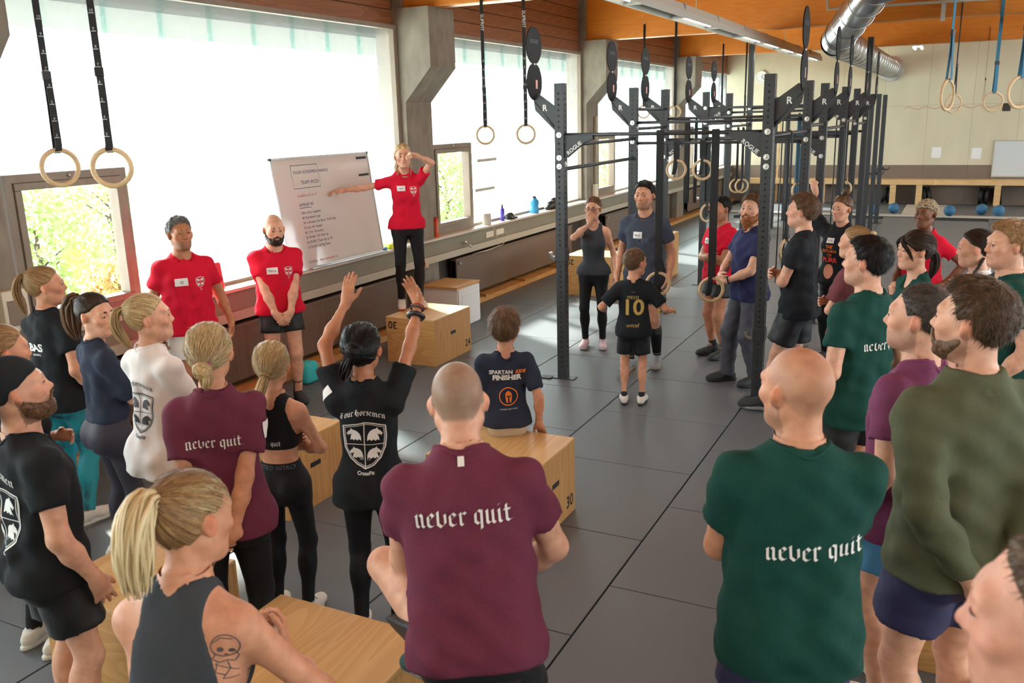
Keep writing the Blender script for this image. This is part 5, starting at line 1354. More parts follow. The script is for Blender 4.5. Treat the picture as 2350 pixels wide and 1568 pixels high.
# --- back wall fittings
p = at_y(1748, 177, YB-.03); o = empty('wall_clock', tuple(p)); tag(o, 'round white wall clock on the back wall', 'clock'); MB().lathe([(0, 0), (.17, 0), (.17, -.03), (.155, -.035), (.15, -.02), (0, -.02)], 28, (0, 0, 0), 'y').build('face', M_white, o, 'auto')
for a, l in ((.6, .08), (2.3, .12)): MB().box(-.005, .005, -.032, -.027, 0, l).build('hand', M_black, o, rot=(0, a, 0))
for px, py in ((2149, 350), (2241, 352)):
    p = at_y(px, py, YB-.016); o = MB().box(-.115, .115, -.003, 0, -.14, .14).build('paper_sheet', M_white, loc=tuple(p), rot=(0, .02, 0)); tag(o, 'white paper sheet on the back wall, %s of the pair' % ('left' if px < 2200 else 'right'), 'paper', 'papers on the back wall')
o = empty('wall_whiteboard', tuple(at_y(2350, 362, YB-.03))); tag(o, 'small white board on the back wall at the right picture edge', 'whiteboard'); MB().box(-.70, .9, -.01, .01, -.47, .42).build('panel', mat('glossy white enamel', srgb(206, 212, 214), .2), o); MB().box(-.72, .92, -.02, .012, .42, .45).box(-.72, .92, -.02, .012, -.5, -.47).box(-.72, -.70, -.02, .012, -.47, .42).build('frame', M_strip, o)
p = at_y(2310, 246, YB-.02); o = MB().box(-.09, .09, -.006, .0, -.1, .1).build('vent_plate', M_dkbrown, loc=tuple(p)); tag(o, 'small dark square vent plate on the back wall', 'vent')
# old glue line on the wall (zigzag)
v, f = stroke([(i*.11, .035*math.sin(i*1.6)) for i in range(38)], .028, .06); p = at_y(2075, 249, YB-.014); o = MB().add([(a, 0, b) for a, b in v], f).build('glue_trace', mat('old glue', srgb(196, 160, 130), .8), loc=tuple(p)); tag(o, 'wavy brownish glue trace across the back wall', 'stain')
# timber shelf rail with posts
o = empty('timber_shelf', (0, 26.3, 0)); tag(o, 'long pine rail shelf on posts along the back wall', 'shelf'); MB().box(-5.5, XR-.6, -.05, .45, .66, .70).build('top_board', M_pine, o); MB().box(-5.5, XR-.6, -.09, -.05, .56, .70, .003).build('front_rail', M_pine, o)
for px in (2048, 2108, 2288): x = at_y(px, 450, 26.3).x; MB().box(x-.075, x+.075, -.05, .0, .036, .56, .003).build('post', M_pine, o)
for x in (-4.8, -3.4, 3.6, 5.6, 7.6): MB().box(x-.075, x+.075, -.05, .0, .036, .56, .003).build('post', M_pine, o)
# bumper plates leaning in the shelf
def plate(x, tilt, label, y=26.56):
    r = .225; o = empty('bumper_plate', (x, y, .036+r*math.cos(tilt)+.03*math.sin(abs(tilt)))); o.rotation_euler = (0, tilt, 0); tag(o, label, 'weight plate', 'black bumper plates under the shelf')
    MB().lathe([(.026, -.035), (.06, -.038), (.07, -.028), (.17, -.028), (.18, -.04), (.215, -.04), (.225, -.03), (.225, .03), (.215, .04), (.18, .04), (.17, .028), (.07, .028), (.06, .038), (.026, .035)], 28, (0, 0, 0), 'x').build('disc', M_black, o, 'auto'); MB().lathe([(.02, -.04), (.03, -.04), (.03, .04), (.02, .04)], 16, (0, 0, 0), 'x').build('hub', M_steel, o, 'auto')
for i, (px, t_) in enumerate(((2030, .30), (2041, .16), (2121, -.12), (2133, -.26), (2249, .03), (2263, .06), (2294, -.05))): plate(at_y(px, 455, 26.56).x, t_, 'black bumper plate under the pine shelf, number %s from the rig' % ('one', 'two', 'three', 'four', 'five', 'six', 'seven')[i])
M_ball = mat('blue rubber ball', srgb(48, 104, 140), .6, bump=(90, .2))
for i, (px, py) in enumerate(((2005, 480), (2051, 477), (2179, 483), (2253, 480), (2292, 483))):
    p = at_z(px, py, .17); o = empty('slam_ball', (p.x, p.y, .035)); tag(o, ('blue slam ball half hidden behind the far rack posts', 'blue slam ball right of the far rack posts', 'blue slam ball right of the head scarf', 'blue slam ball before the paired bumper plates', 'rightmost blue slam ball on the platform')[i], 'ball', 'slam balls'); MB().lathe([(.13*math.sin(PI*i_/14), .13-.13*math.cos(PI*i_/14)) for i_ in range(15)], 22).build('shell', M_ball, o, True); MB().lathe([(0, .13+.128), (.012, .13+.129), (.012, .1305+.13), (0, .1305+.13)], 10).build('valve', M_black, o)
# --- wooden ladder bars and flat bench in the far left corner
o = empty('wall_ladder', (-4.9, 26.4, 0)); tag(o, 'tall wooden ladder leaning in the far corner behind the rig', 'ladder')
for s in (-1, 1): MB().box(s*.22-.025, s*.22+.025, -.04, .04, 0, 2.9, .004).build('rail', M_pine, o, rot=(-.06, 0, 0))
for i in range(9): MB().box(-.2, .2, -.02-.018*i, .02-.018*i, .3+.3*i, .34+.3*i).build('rung', M_pine, o)
o = empty('flat_bench', (-4.05, 19.4, 0)); tag(o, 'black flat weight bench behind the man in red by the rig', 'bench'); MB().box(-.14, .14, -.6, .6, .40, .47, .02).build('pad', M_black, o, True); MB().box(-.03, .03, -.5, .5, .34, .40).build('beam', M_blk, o)
for s in (-1, 1): MB().box(-.03, .03, s*.45-.03, s*.45+.03, .04, .36).build('leg', M_blk, o); MB().box(-.22, .22, s*.45-.04, s*.45+.04, 0, .05, .005).build('foot', M_blk, o)
# thermostat-like box and conduit on pillars
o = empty('control_box', (XW+.15, 4.02, 1.28)); tag(o, 'cream control box on the left concrete pillar', 'box'); MB().box(0, .07, -.10, .10, -.15, .15, .006).build('case', M_sock, o); MB().box(.07, .076, -.07, .07, -.11, .08).build('cover', M_wframe, o)
o = empty('sensor_box', (XW+.15, 15.75, 1.2)); tag(o, 'cream switch box with cable duct on the second concrete pillar', 'box'); MB().box(0, .07, -.07, .07, -.12, .12, .006).build('case', M_sock, o); MB().box(0, .05, .02, .08, .13, 1.35, .003).build('cable_duct', M_strip, o)
# --- turquoise bottle lying at the radiator
o = empty('gym_towel', (-5.75, 6.75, 0)); tag(o, 'turquoise towel with bottle on the floor behind the bald bearded man', 'towel'); MB().box(-.08, .08, -.1, .1, .0, .22, .04).build('towel', mat('turquoise terry', srgb(60, 190, 196), .9), o, True); MB().lathe([(0, 0), (.03, 0), (.03, .14), (.012, .17), (.012, .19), (0, .19)], 14, (.13, .08, 0)).build('bottle', M_clear, o, True)
# --- the pull-up rig
def post_mesh(h):
    """75 mm square upright with a row of holes on each face"""
    a = .045; pitch = .0508; r = .0095; vs = []; fs = []; n = int((h-.12)/pitch); z0 = .10
    def face(u, nrm_):
        def P(s_, z, d=0): return (u[0]*s_+nrm_[0]*(a-d), u[1]*s_+nrm_[1]*(a-d), z)
        def quad(s0, s1, za, zb): o = len(vs); vs.extend([P(s0, za), P(s1, za), P(s1, zb), P(s0, zb)]); fs.append((o, o+1, o+2, o+3))
        quad(-a, a, 0, z0); quad(-a, a, z0+n*pitch, h)
        for i in range(n):
            zc = z0+(i+.5)*pitch; hb = pitch/2; o = len(vs)
            for k in range(8): an = PI/4*k+PI/8; vs.append(P(r*math.cos(an), zc+r*math.sin(an)))
            for k in range(8): an = PI/4*k+PI/8; vs.append(P(r*math.cos(an), zc+r*math.sin(an), .006))
            q = len(vs); vs.extend([P(a, zc-hb), P(a, zc+hb), P(-a, zc+hb), P(-a, zc-hb)])
            fs.extend([(q, q+1, o+0, o+7), (q+1, o+1, o+0), (q+1, q+2, o+2, o+1), (q+2, o+3, o+2), (q+2, q+3, o+4, o+3), (q+3, o+5, o+4), (q+3, q, o+6, o+5), (q, o+7, o+6)])
            fs.extend([(o+k, o+(k+1) % 8, o+8+(k+1) % 8, o+8+k) for k in range(8)])
    for u, nn in (((1, 0), (0, -1)), ((0, 1), (1, 0)), ((-1, 0), (0, 1)), ((0, -1), (-1, 0))): face(u, nn)
    o = len(vs); vs.extend([(-a, -a, h), (a, -a, h), (a, a, h), (-a, a, h)]); fs.append((o, o+1, o+2, o+3))
    b = a-.006; o = len(vs)      # size of the black core that stands for shade in the hollow
    me = bpy.data.meshes.new('post'); me.from_pydata(vs, [], fs); me.materials.append(M_blk); return me
PM, PMT = post_mesh(2.86), post_mesh(3.70)
shade_core = {}
rig = empty('pull_up_rig', (-2.44, 11.2, 0)); tag(rig, 'large black steel pull-up rig with perforated posts and ball targets', 'rig')
RX, RY = (-3.40, -1.48), (7.86, 9.97, 11.19, 13.22, 14.70, 16.25)
OX, OY = -2.44, 11.2
def rp(p): return Vector(p)-Vector((OX, OY, 0))
M_bolt = mat('zinc bolt', (.72, .72, .7), .3, metal=1)
bolt_me = None
def bolt(parent, p, d):
    global bolt_me
    if bolt_me is None:
        o = MB().lathe([(0, 0), (.026, 0), (.026, .004), (.014, .004), (.013, .012), (0, .014)], 14).build('bolt', M_bolt, parent, 'auto'); bolt_me = o
    else: o = inst(bolt_me, 'bolt', parent)
    o.location = p; o.rotation_euler = Vector(d).to_track_quat('Z', 'Y').to_euler()
shade_core_me = {}
def post(x, y, h):
    me = PM if h < 3 else PMT
    p = bpy.data.objects.new('upright', me); COL.objects.link(p); p.parent = rig; p.location = rp((x, y, 0))
    if h not in shade_core_me: shade_core_me[h] = MB().box(-.037, .037, -.037, .037, .0, h-.01).build('shade_core', M_black, p)  # added black core: the shade inside the hollow upright, seen through its holes
    else: inst(shade_core_me[h], 'shade_core', p)
    MB().box(-.13, .13, -.06, .06, 0, .008, .002).build('base_plate', M_blk, p)
    return p
POSTS = {}
for xi, x in enumerate(RX):
    for yi, y in enumerate(RY):
        h = 3.70 if yi == 5 else 2.86; POSTS[(xi, yi)] = post(x, y, h)
for x, y in ((-1.75, 20.4), (-1.62, 20.4), (-1.75, 22.0), (-1.62, 22.0), (-3.7, 20.4), (-3.7, 22.0)): post(x, y, 2.86)
def bar(a, b, r=.0175): return MB().tube([rp(a), rp(b)], r, 12).build('pull_up_bar', M_blk, rig, True)
ZB = (2.39, 2.47, 2.24, 2.63, 2.56, 2.62)
for yi, y in enumerate(RY):
    bar((RX[0]+.04, y, ZB[yi]), (RX[1]-.04, y, ZB[yi]))
    if yi in (1, 2): bar((RX[0]+.04, y, 2.24 if yi == 1 else 2.5), (RX[1]-.04, y, 2.24 if yi == 1 else 2.5))
    if yi >= 3: bar((RX[0]+.04, y, 2.2), (RX[1]-.04, y, 2.2), .02)
for xi, x in enumerate(RX):
    for yi in range(5):
        za, zb = RY[yi]+.04, RY[yi+1]-.04
        hs = (2.29, 2.07) if (xi == 0 and yi == 0) else (2.35,) if yi == 0 else (2.4, 2.62) if yi % 2 else (2.34,)
        for z in hs: bar((x, za, z), (x, zb, z), .0185)
# gusset plates with lettering
def gusset(xi, yi, z, text=True):
    s = 1 if xi == 0 else -1; x = RX[xi]+s*.04; y = RY[yi]
    poly = [(0, .015), (s*.29, .015), (s*.29, -.02), (s*.20, -.055), (s*.03, -.19), (0, -.19)]
    g = MB().prism([(x-OX+u, z+v) for u, v in poly], 'y', y-OY-.022, y-OY-.016).prism([(x-OX+u, z+v) for u, v in poly], 'y', y-OY+.016, y-OY+.022).build('gusset_plate', M_blk, rig)
    if text:
        d = Vector((s*.27, 0, .20)).normalized() if s > 0 else Vector((.27, 0, -.20)).normalized(); up_ = Vector((-d.z, 0, d.x))
        c = rp((x+s*.115, y-.0228, z-.115))
        text_obj('ROGUE', .052, M_prnW, g, c, d, up_, 'lettering', bold=.001)
for xi in (0, 1):
    for yi in (0, 2, 3): gusset(xi, yi, ZB[yi]-.02)
for (xi, yi), p in POSTS.items():
    for z in (ZB[yi], ZB[yi]-.21): bolt(p, (0, -.045, z), (0, -1, 0)); bolt(p, ((1 if xi == 0 else -1)*.045, 0, z-.06), (1 if xi == 0 else -1, 0, 0))
    if yi == 0: bolt(p, (0, -.045, 2.10), (0, -1, 0))
# wall-ball targets: arm plate + two leaf shaped discs
def leaf(h, w, n=28): return [(w*math.cos(2*PI*i/n), h/2*math.sin(2*PI*i/n)) for i in range(n)]
def target(xi, yi):
    s = -1 if xi == 0 else 1; p = POSTS[(xi, yi)]; t = empty('ball_target', (s*.04, 0, 0)); t.parent = p
    poly = [(0, 2.42), (s*.02, 2.43), (s*.22, 2.62), (s*.24, 2.74), (s*.19, 2.78), (s*.02, 2.66), (0, 2.66)]
    MB().prism(poly, 'y', -.004, .004).build('arm_plate', M_blk, p, loc=(s*.04, 0, 0))
    bpy.data.objects.remove(t)
    text_obj('R', .08, M_prnW, p, (s*.16, -.006, 2.615), (1, 0, 0), (0, 0, 1), 'lettering', bold=.002)
    cx = s*.265; 
    for zc, hh, ww in ((2.88, .335, .165), (3.21, .335, .165)):
        # discs face across the hall: thin in x, turned a little
        d = MB().prism([(y_*1.0, z_) for y_, z_ in leaf(hh, ww)], 'x', -.005, .005).build('target_disc', mat('matt black target', srgb(30, 31, 33), .7, spec=.2), p, loc=(cx, 0, zc)); d.rotation_euler = (0, 0, 0)
        if zc > 3: 
            for f_ in (1, -1): text_obj('ROGUE', .05, mat('grey print', srgb(96, 98, 100), .6), d, (f_*.0062, 0, .02), (0, f_, 0), (0, 0, 1), 'lettering')
        else: MB().box(.005, .006, .02, .06, -.06, .02).build('warning_label', mat('red white label', srgb(214, 160, 150), .6), d)
    MB().tube([(cx-s*.0, -.012, 3.04), (cx, .012, 3.04)], .012, 10).build('pivot_bolt', M_bolt, p, True)
    MB().tube([(s*.04, 0, 2.44), (cx, 0, 2.70)], .009, 8).build('brace_rod', M_blk, p, True)
for xi in (0, 1):
    for yi in (0, 1, 2, 3, 4): target(xi, yi)
# j-cups
def jcup(xi, yi, z, s):
    p = POSTS[(xi, yi)]; MB().box(-.054, .054, -.054, .054, z-.06, z+.06, .004).build('j_cup_sleeve', M_blk, p); MB().prism([(0, z-.05), (s*.09, z-.05), (s*.13, z-.02), (s*.13, z+.02), (s*.115, z+.02), (s*.11, z-.015), (s*.0, z-.03)], 'y', -.03, .03).build('j_cup_hook', M_chrome, p)
jcup(0, 0, 1.25, -1); jcup(0, 1, .95, -1); jcup(0, 3, 1.35, -1); jcup(1, 0, .62, -1)
for x in (-1.75, -1.62):
    for y in (20.4, 22.0): MB().prism([(0, 1.2), (.12, 1.2), (.17, 1.28), (.15, 1.29), (.11, 1.235), (0, 1.25)], 'y', -.03, .03).build('j_cup_hook', M_blk, rig, loc=rp((x+.05, y, 0)))
# --- rings hanging on the rig by wide straps
def rig_ring(px, py, y, zt, ang, label, w=.066):
    p = at_y(px, py, y); o = empty('gymnastic_ring', tuple(p), math.radians(ang)); tag(o, label, 'gym ring', 'rings on the rig'); R = .104
    MB().tube([(R*math.cos(a), 0, R*math.sin(a)) for a in [2*PI*i/36 for i in range(36)]], .0145, 12, close=True).build('ring', M_rwood, o, True)
    H = zt-p.z; MB().ribbon([(0, -.012, R+.02), (0, -.012, H*.5), (0, -.008, H), (0, .018, H+.028), (0, .03, H)], (1, 0, 0), w, .006).ribbon([(0, .012, R+.02), (0, .02, H)], (1, 0, 0), w, .006).build('strap', M_strap, o)
    MB().ribbon([(-.01, -.015, R+.05), (-.02, -.035, R-.03), (-.03, -.035, -.02), (-.035, -.02, -.05), (-.02, .0, -.04), (-.005, .02, .02), (0, .022, R)], (1, .2, 0), .035, .004).build('strap_tail', M_strap, o); MB().box(-.03, .03, -.02, .022, R+.015, R+.05, .004).build('buckle', M_black, o)
rig_ring(1510, 652, 7.80, 2.39, 20, 'ring on a wide black strap in front of the tall man in slate'); rig_ring(1632, 665, 7.80, 2.39, 20, 'ring on a wide black strap in front of the man in red by the rig')
rig_ring(1552, 390, 9.93, 2.24, 20, 'upper ring on the second rig bar left of the hanging strap'); rig_ring(1612, 390, 9.93, 2.24, 30, 'upper ring on the second rig bar right of the hanging strap'); rig_ring(1622, 489, 11.1, 2.24, 60, 'ring beside the face of the man in red')
rig_ring(1690, 427, 14.6, 2.3, 25, 'left ring of the tangled far pair before the ladder', .03); rig_ring(1702, 427, 14.55, 2.3, 35, 'right ring of the tangled far pair before the ladder', .03)
rig_ring(1803, 575, 8.9, 2.35, 70, 'dark ring hanging before the man with crossed arms', .03); rig_ring(1925, 472, 10.4, 2.35, 72, 'edge-on ring behind the woman with the top bun', .03); rig_ring(1937, 433, 14.6, 2.5, 15, 'thin far ring left of the far rack posts', .02); rig_ring(1828, 437, 14.0, 2.5, 60, 'ring behind the brown-haired man in profile', .02)
# resistance bands and ropes
for i, (px, y, w_, m_, z0, lab) in enumerate(((1578, 11.15, .06, M_strap, 1.45, 'wide black resistance band looped over the rig'), (1598, 11.2, .03, M_strap, 1.45, 'narrow black resistance band looped over the rig'), (1835, 14.65, .07, M_strapb, .9, 'wide blue resistance band hanging on the far rig bar'), (1770, 16.2, .03, M_strapb, 1.1, 'narrow blue resistance band beside the rig post'))):
    p = at_y(px, 300, y); zt = 2.5; o = MB().ribbon([(0, -.01, z0), (.0, -.025, z0+.05), (0, -.02, zt-.05), (0, 0, zt), (0, .02, zt-.05), (0, .025, z0+.05), (0, .01, z0)], (1, 0, 0), w_, .004).build('resistance_band', m_, loc=(p.x, y, 0)); tag(o, lab, 'band', 'bands on the rig')
for i, px in enumerate((1795, 1808, 1917, 1928)):
    p = at_y(px, 350, 13.3); o = MB().tube([(0, 0, .1), (0, 0, 2.55)], .009, 7).build('climbing_rope', M_black, loc=(p.x, 13.25, 0), smooth=True); tag(o, 'thin black cable hanging inside the rig, number %s from the left' % ('one', 'two', 'three', 'four')[i], 'cable', 'cables in the rig')
# black weight stack stand at the foot of the first post (open floor hatch)
o = MB().box(-.09, .03, -.05, .05, 0, .012, .002).build('floor_anchor', M_black, loc=(-3.53, 7.80, 0)); tag(o, 'dark steel anchor plate at the foot of the front rig post', 'anchor plate')
# tree foliage outside the windows
def leafmat(name, c1, c2):
    m = mat(name, c1, .7, noise=(1.2, c2, 1.0, (1, 1, 1))); b = m.node_tree.nodes['Principled BSDF']; return m
M_leaf = leafmat('green leaves', srgb(176, 200, 130), srgb(140, 176, 96)); M_leafo = leafmat('autumn leaves', srgb(226, 180, 120), srgb(206, 196, 130)); M_bark = mat('bark', srgb(90, 74, 60), .9)
def tree(x, y, h, rad, label, m, seed, n=5000):
    o = empty('garden_shrub', (x, y, -.3)); tag(o, label, 'shrub', 'shrubs outside the windows'); r = np.random.default_rng(seed)
    MB().tube([(0, 0, 0), (.1, .05, h*.35), (.0, .1, h*.7)], [.06, .04, .02], 8).build('trunk', M_bark, o, True)
    for i in range(5): a = i*1.26; MB().tube([(0.05, .05, h*(.3+.08*i)), (math.cos(a)*rad*.6, math.sin(a)*rad*.6, h*(.45+.09*i))], [.02, .008], 6).build('branch', M_bark, o, True)
    c = r.normal(size=(n, 3)); c /= np.linalg.norm(c, axis=1)[:, None]; c *= (r.uniform(.25, 1, (n, 1))**.5)*np.array((rad, rad, h*.48)); c[:, 2] += h*.52
    ang = r.uniform(0, 6.28, n); t = r.normal(size=(n, 3)); t /= np.linalg.norm(t, axis=1)[:, None]; b = np.cross(t, r.normal(size=(n, 3))); b /= np.linalg.norm(b, axis=1)[:, None]; s = r.uniform(.03, .07, (n, 1))
    V = np.stack([c-t*s, c-b*s*.5, c+t*s, c+b*s*.5], 1).reshape(-1, 3); me = np_mesh('foliage', V, np.arange(n*4).reshape(n, 4), m); q = bpy.data.objects.new('foliage', me); COL.objects.link(q); q.parent = o; q['kind'] = 'stuff'
for i, (x, y, h, rad, m, lab) in enumerate(((-12.0, 8.3, 2.3, .95, M_leaf, 'green shrub outside seen in the left of the clear left window'), (-13.2, 10.6, 2.5, 1.0, M_leaf, 'green shrub outside seen in the right of the clear left window'), (-10.2, 8.35, 1.15, .55, M_leafo, 'low autumn-coloured bush outside the clear left window'), (-11.0, 18.3, 2.3, .95, M_leaf, 'pale green shrub outside the second clear window'), (-11.0, 29.0, 2.3, 1.0, M_leaf, 'green shrub outside the third clear window'), (-9.5, 34.5, 2.3, 1.0, M_leaf, 'green shrub outside the last clear window'))):
    tree(x, y, h, rad, lab, m, 10+i)
for a in BLATE: pass
# ---------------------------------------------------------------- who stands where
COACH = Vector((-5.3, 8.3, 0))
SK_L, SK_M, SK_T, SK_D = srgb(222, 172, 146), srgb(212, 156, 126), srgb(188, 130, 98), srgb(124, 80, 56)
C_red = m_cloth('crimson jersey', srgb(206, 22, 52)); C_black = m_cloth('black jersey', srgb(30, 33, 37)); C_navy = m_cloth('navy jersey', srgb(44, 50, 66))
C_mar = m_cloth('maroon jersey', srgb(102, 46, 66), heather=.6); C_grn = m_cloth('bottle green jersey', srgb(20, 64, 56), heather=.5); C_wht = m_cloth('white jersey', srgb(226, 220, 218))
C_char = m_cloth('charcoal jersey', srgb(62, 66, 72)); C_slate = m_cloth('slate jersey', srgb(66, 72, 86)); C_olive = m_cloth('olive fleece', srgb(84, 88, 66)); C_navb = m_cloth('navy cotton', srgb(46, 48, 84))
C_blk2 = m_cloth('black stretch', srgb(26, 26, 29), .6, heather=.1); C_anth = m_cloth('anthracite stretch', srgb(60, 58, 68), .6, heather=.1); C_blue = m_cloth('royal blue stretch', srgb(62, 84, 168), .6, heather=.1)
C_shblk = mat('black woven shorts', srgb(28, 29, 32), .5, spec=.4, bump=(30, .2, (1, 1, .4))); C_shnav = mat('navy woven shorts', srgb(42, 44, 82), .7, bump=(30, .2, (1, 1, .4)))
C_shwht = mat('white woven shorts', srgb(232, 232, 234), .7); C_khaki = mat('sand shorts', srgb(206, 186, 160), .8); C_greyp = mat('grey woven trousers', srgb(74, 74, 84), .7, bump=(24, .3, (1, 1, .4)))
def _ramp(m, a, b):
    for n_ in m.node_tree.nodes:
        if n_.type == 'VALTORGB': n_.color_ramp.elements[0].position = a; n_.color_ramp.elements[1].position = b
    return m
C_teal = _ramp(mat('teal tie-dye stretch', srgb(34, 142, 158), .6, noise=(7, srgb(14, 44, 56), 1.0, (1, 1, .6))), .52, .66)
S_wht = mat('white shoe knit', srgb(226, 222, 214), .7, noise=(60, srgb(190, 186, 180), .5, (1, 1, 1))); S_blk = mat('black shoe knit', srgb(40, 42, 44), .7, noise=(60, srgb(70, 72, 74), .5, (1, 1, 1))); S_gry = mat('grey shoe knit', srgb(140, 140, 142), .7)
S_pnk = mat('pink shoe knit', srgb(206, 182, 190), .7); S_solew = mat('white rubber', srgb(218, 216, 208), .6); S_soleb = mat('black rubber sole', srgb(34, 34, 35), .6); S_soler = mat('red rubber', srgb(222, 84, 66), .6); S_solet = mat('tan rubber', srgb(190, 150, 110), .6)
K_blk = mat('black sock', srgb(30, 30, 33), .9); K_yel = mat('yellow sock', srgb(220, 206, 40), .9); K_wht = mat('white sock', srgb(228, 226, 226), .9)
H_dk = m_hair('dark brown hair', srgb(28, 20, 17), srgb(66, 50, 40)); H_blk = m_hair('black hair', srgb(12, 11, 12), srgb(30, 27, 28)); H_br = m_hair('brown hair', srgb(62, 44, 32), srgb(124, 92, 66))
H_lb = m_hair('light brown hair', srgb(104, 76, 50), srgb(186, 148, 102)); H_bl = m_hair('blonde hair', srgb(128, 98, 62), srgb(226, 200, 150)); H_pl = m_hair('platinum hair', srgb(176, 150, 104), srgb(240, 222, 180)); H_grz = m_hair('greying hair', srgb(48, 46, 46), srgb(150, 146, 142))
H_red = m_hair('ginger beard hair', srgb(96, 52, 26), srgb(172, 104, 56)); H_stub = m_hair('clipped hair', srgb(70, 56, 46), srgb(104, 86, 70))
M_gold = mat('gold print', srgb(190, 160, 84), .5); M_orange = mat('orange print', srgb(238, 126, 38), .6); M_prnB = mat('black print', srgb(40, 38, 42), .7); M_pinkp = mat('pink print', srgb(226, 60, 130), .7)

def phi(p): return math.degrees(math.atan2(-p[0], p[1]))
class Spot: pass
def spot(px, py, H, rel, hf=.931, base=0, hz=None, y=None):
    """where a person stands: pixel of the head centre and stature; rel = turned right from facing away from the camera"""
    p = at_y(px, py, y) if y is not None else at_z(px, py, base+(hz if hz is not None else H*hf)); s = Spot(); s.p = (p.x, p.y); s.face = phi(p)-rel; s.base = base; s.H = H; return s
def loc_of(sp, w):
    """world point to the person's own frame"""
    a = math.radians(-sp.face); d = Vector(w)-Vector((sp.p[0], sp.p[1], sp.base)); return np.array((d.x*math.cos(a)-d.y*math.sin(a), d.x*math.sin(a)+d.y*math.cos(a), d.z))
def wr(sp, w, pole, hd, pn, curl=.4, **kw):
    """arm reaching a world point; other vectors in the person's frame"""
    return dict(base='down', world=True, w=tuple(loc_of(sp, w)), pole=pole, hd=hd, pn=pn, curl=curl, **kw)
def quality(p):
    d = math.hypot(p[0], p[1]); return .95 if d < 3.2 else 1.1 if d < 4.6 else 1.35 if d < 7 else 1.6
def person(sp, label, group=None, fem=False, cover=(1, 0, 1), hrel=0, hp=0, hr=0, w=1.0, skin=SK_L, arms=('down', 'down'), tintf=None, dx=0, dy=0, eyes=True, iris=(.10, .06, .03), brow=srgb(50, 38, 30), lips=None, browt=1.0, hands=(1, -1), qm=1.0, **kw):
    P = Person((sp.p[0]+dx, sp.p[1]+dy), sp.face, sp.H, fem, w=w, skin=skin, head=(-hrel, hp, hr), arms=arms, q=quality(sp.p)*qm, base=sp.base, **kw)
    P.cover = dict(torso=cover[0], arm=cover[1], leg=cover[2]); o = P.build_body(lips=lips, tintf=tintf, hands=hands); tag(o, label, 'person')
    if eyes: P.eyes(iris, brow, browt=browt)
    return P
def stubble(zmax=-.045, c=srgb(96, 76, 66), amt=.5, scalp=None, line=None, samt=.6):
    c = np.array(c)
    def f(C, L, hd, V, blend):
        lim = np.interp(L[:, 1], (-.02, .01, .05, .075, .12), (.0, -.025, -.052, -.048, -.048))
        m = np.clip((lim-L[:, 2])/.015, 0, 1)*hd*(L[:, 1] > -.02)*(L[:, 2] > -.125); m *= 1-np.exp(-((L[:, 0]/.02)**2+((L[:, 2]+.065)/.012)**2))
        blend(m*amt, c)
        if scalp is not None:
            lx = np.array(line or ((-.13, -.075), (-.06, -.065), (-.035, -.03), (-.018, .012), (.022, .008), (.035, .042), (.07, .066), (.12, .070)))
            zl = np.interp(L[:, 1], lx[:, 0], lx[:, 1]); m = np.clip((L[:, 2]-zl)/.014, 0, 1)*hd*(np.abs(L[:, 0]) < .079)
            blend(m*samt, np.array(scalp))
    return f
PEOPLE = {}
circ_ = lambda a, b, x, y, n=18: [(x+a*math.cos(2*PI*i/n), y+b*math.sin(2*PI*i/n)) for i in range(n)]

# --- the three coaches in red
sp = spot(413, 541, 1.82, 168)
P = person(sp, 'man in red t-shirt and white shorts standing in front of the clear left window', hrel=-8, hp=6, skin=SK_T, arms=(dict(base='down', w=(.27, .06, -.0)), dict(base='down', w=(.32, .05, .0))), w=1.06, tintf=stubble(amt=.45), brow=srgb(40, 32, 28))
P.shirt(C_red, seed=4); chest_crest(P, .37, -.085); sticker(P, P.chest(.385, .06), .10, .06, 'AJ'); P.pants(C_shwht); P.shoes(S_wht, S_solew); P.hair(H_grz, thick=.012, amp=.004, top=.008)
sp = spot(627, 534, 1.75, 172, y=6.15)
P = person(sp, 'bald bearded man in red t-shirt and black shorts beside the whiteboard', hrel=-6, hp=-6, skin=SK_L, arms=('front', dict(base='front', w=(.055, .235, -.02))), w=1.10, tintf=stubble(amt=.75, c=srgb(60, 44, 36), scalp=srgb(186, 150, 130), samt=.35), brow=srgb(60, 45, 36), browt=1.2)
P.shirt(C_red, seed=8, hem=-.04); chest_crest(P, .37, -.085); sticker(P, P.chest(.385, .06), .10, .06, 'Mario'); P.pants(C_shblk, length=.5); P.shoes(S_blk, S_soleb, sock=K_blk, sockh=.14); P.beard(H_dk, .011)
sp = spot(926, 361, 1.80, 172, base=.508, y=8.22); 
tgt = at_y(768, 441, 7.95); hand2 = at_y(955, 357, 8.0)
P = person(sp, 'blonde woman in red t-shirt standing on a plywood box, pointing at the whiteboard', fem=True, cover=(1, 0, 2), hrel=4, hp=0, hr=4, w=.95, skin=SK_L, brow=srgb(120, 90, 60), armlen=1.06, iris=(.12, .22, .35),
           arms=(wr(sp, tgt, (.2, -.3, -1), (1, .3, 0), (0, 0, -1), .35, point=False), wr(sp, hand2, (-1, -.2, .1), (.9, .35, .25), (.1, .5, -1), .75)))
P.shirt(C_red, hem=-.04, seed=12, loose=.012, flare=.008); chest_crest(P, .38, -.07); sticker(P, P.chest(.405, .06), .085, .055, None, 3); P.pants(C_blk2, 'tights'); P.shoes(S_wht, S_soler, sock=K_blk, m_lace=S_wht, sockh=.03)
P.hair(H_bl, kind='pulled', tie=(0, -.10, .03), thick=.010, amp=.003); P.ring((0, -.105, .03), (0, -1, .2), .02, .006, C_black)
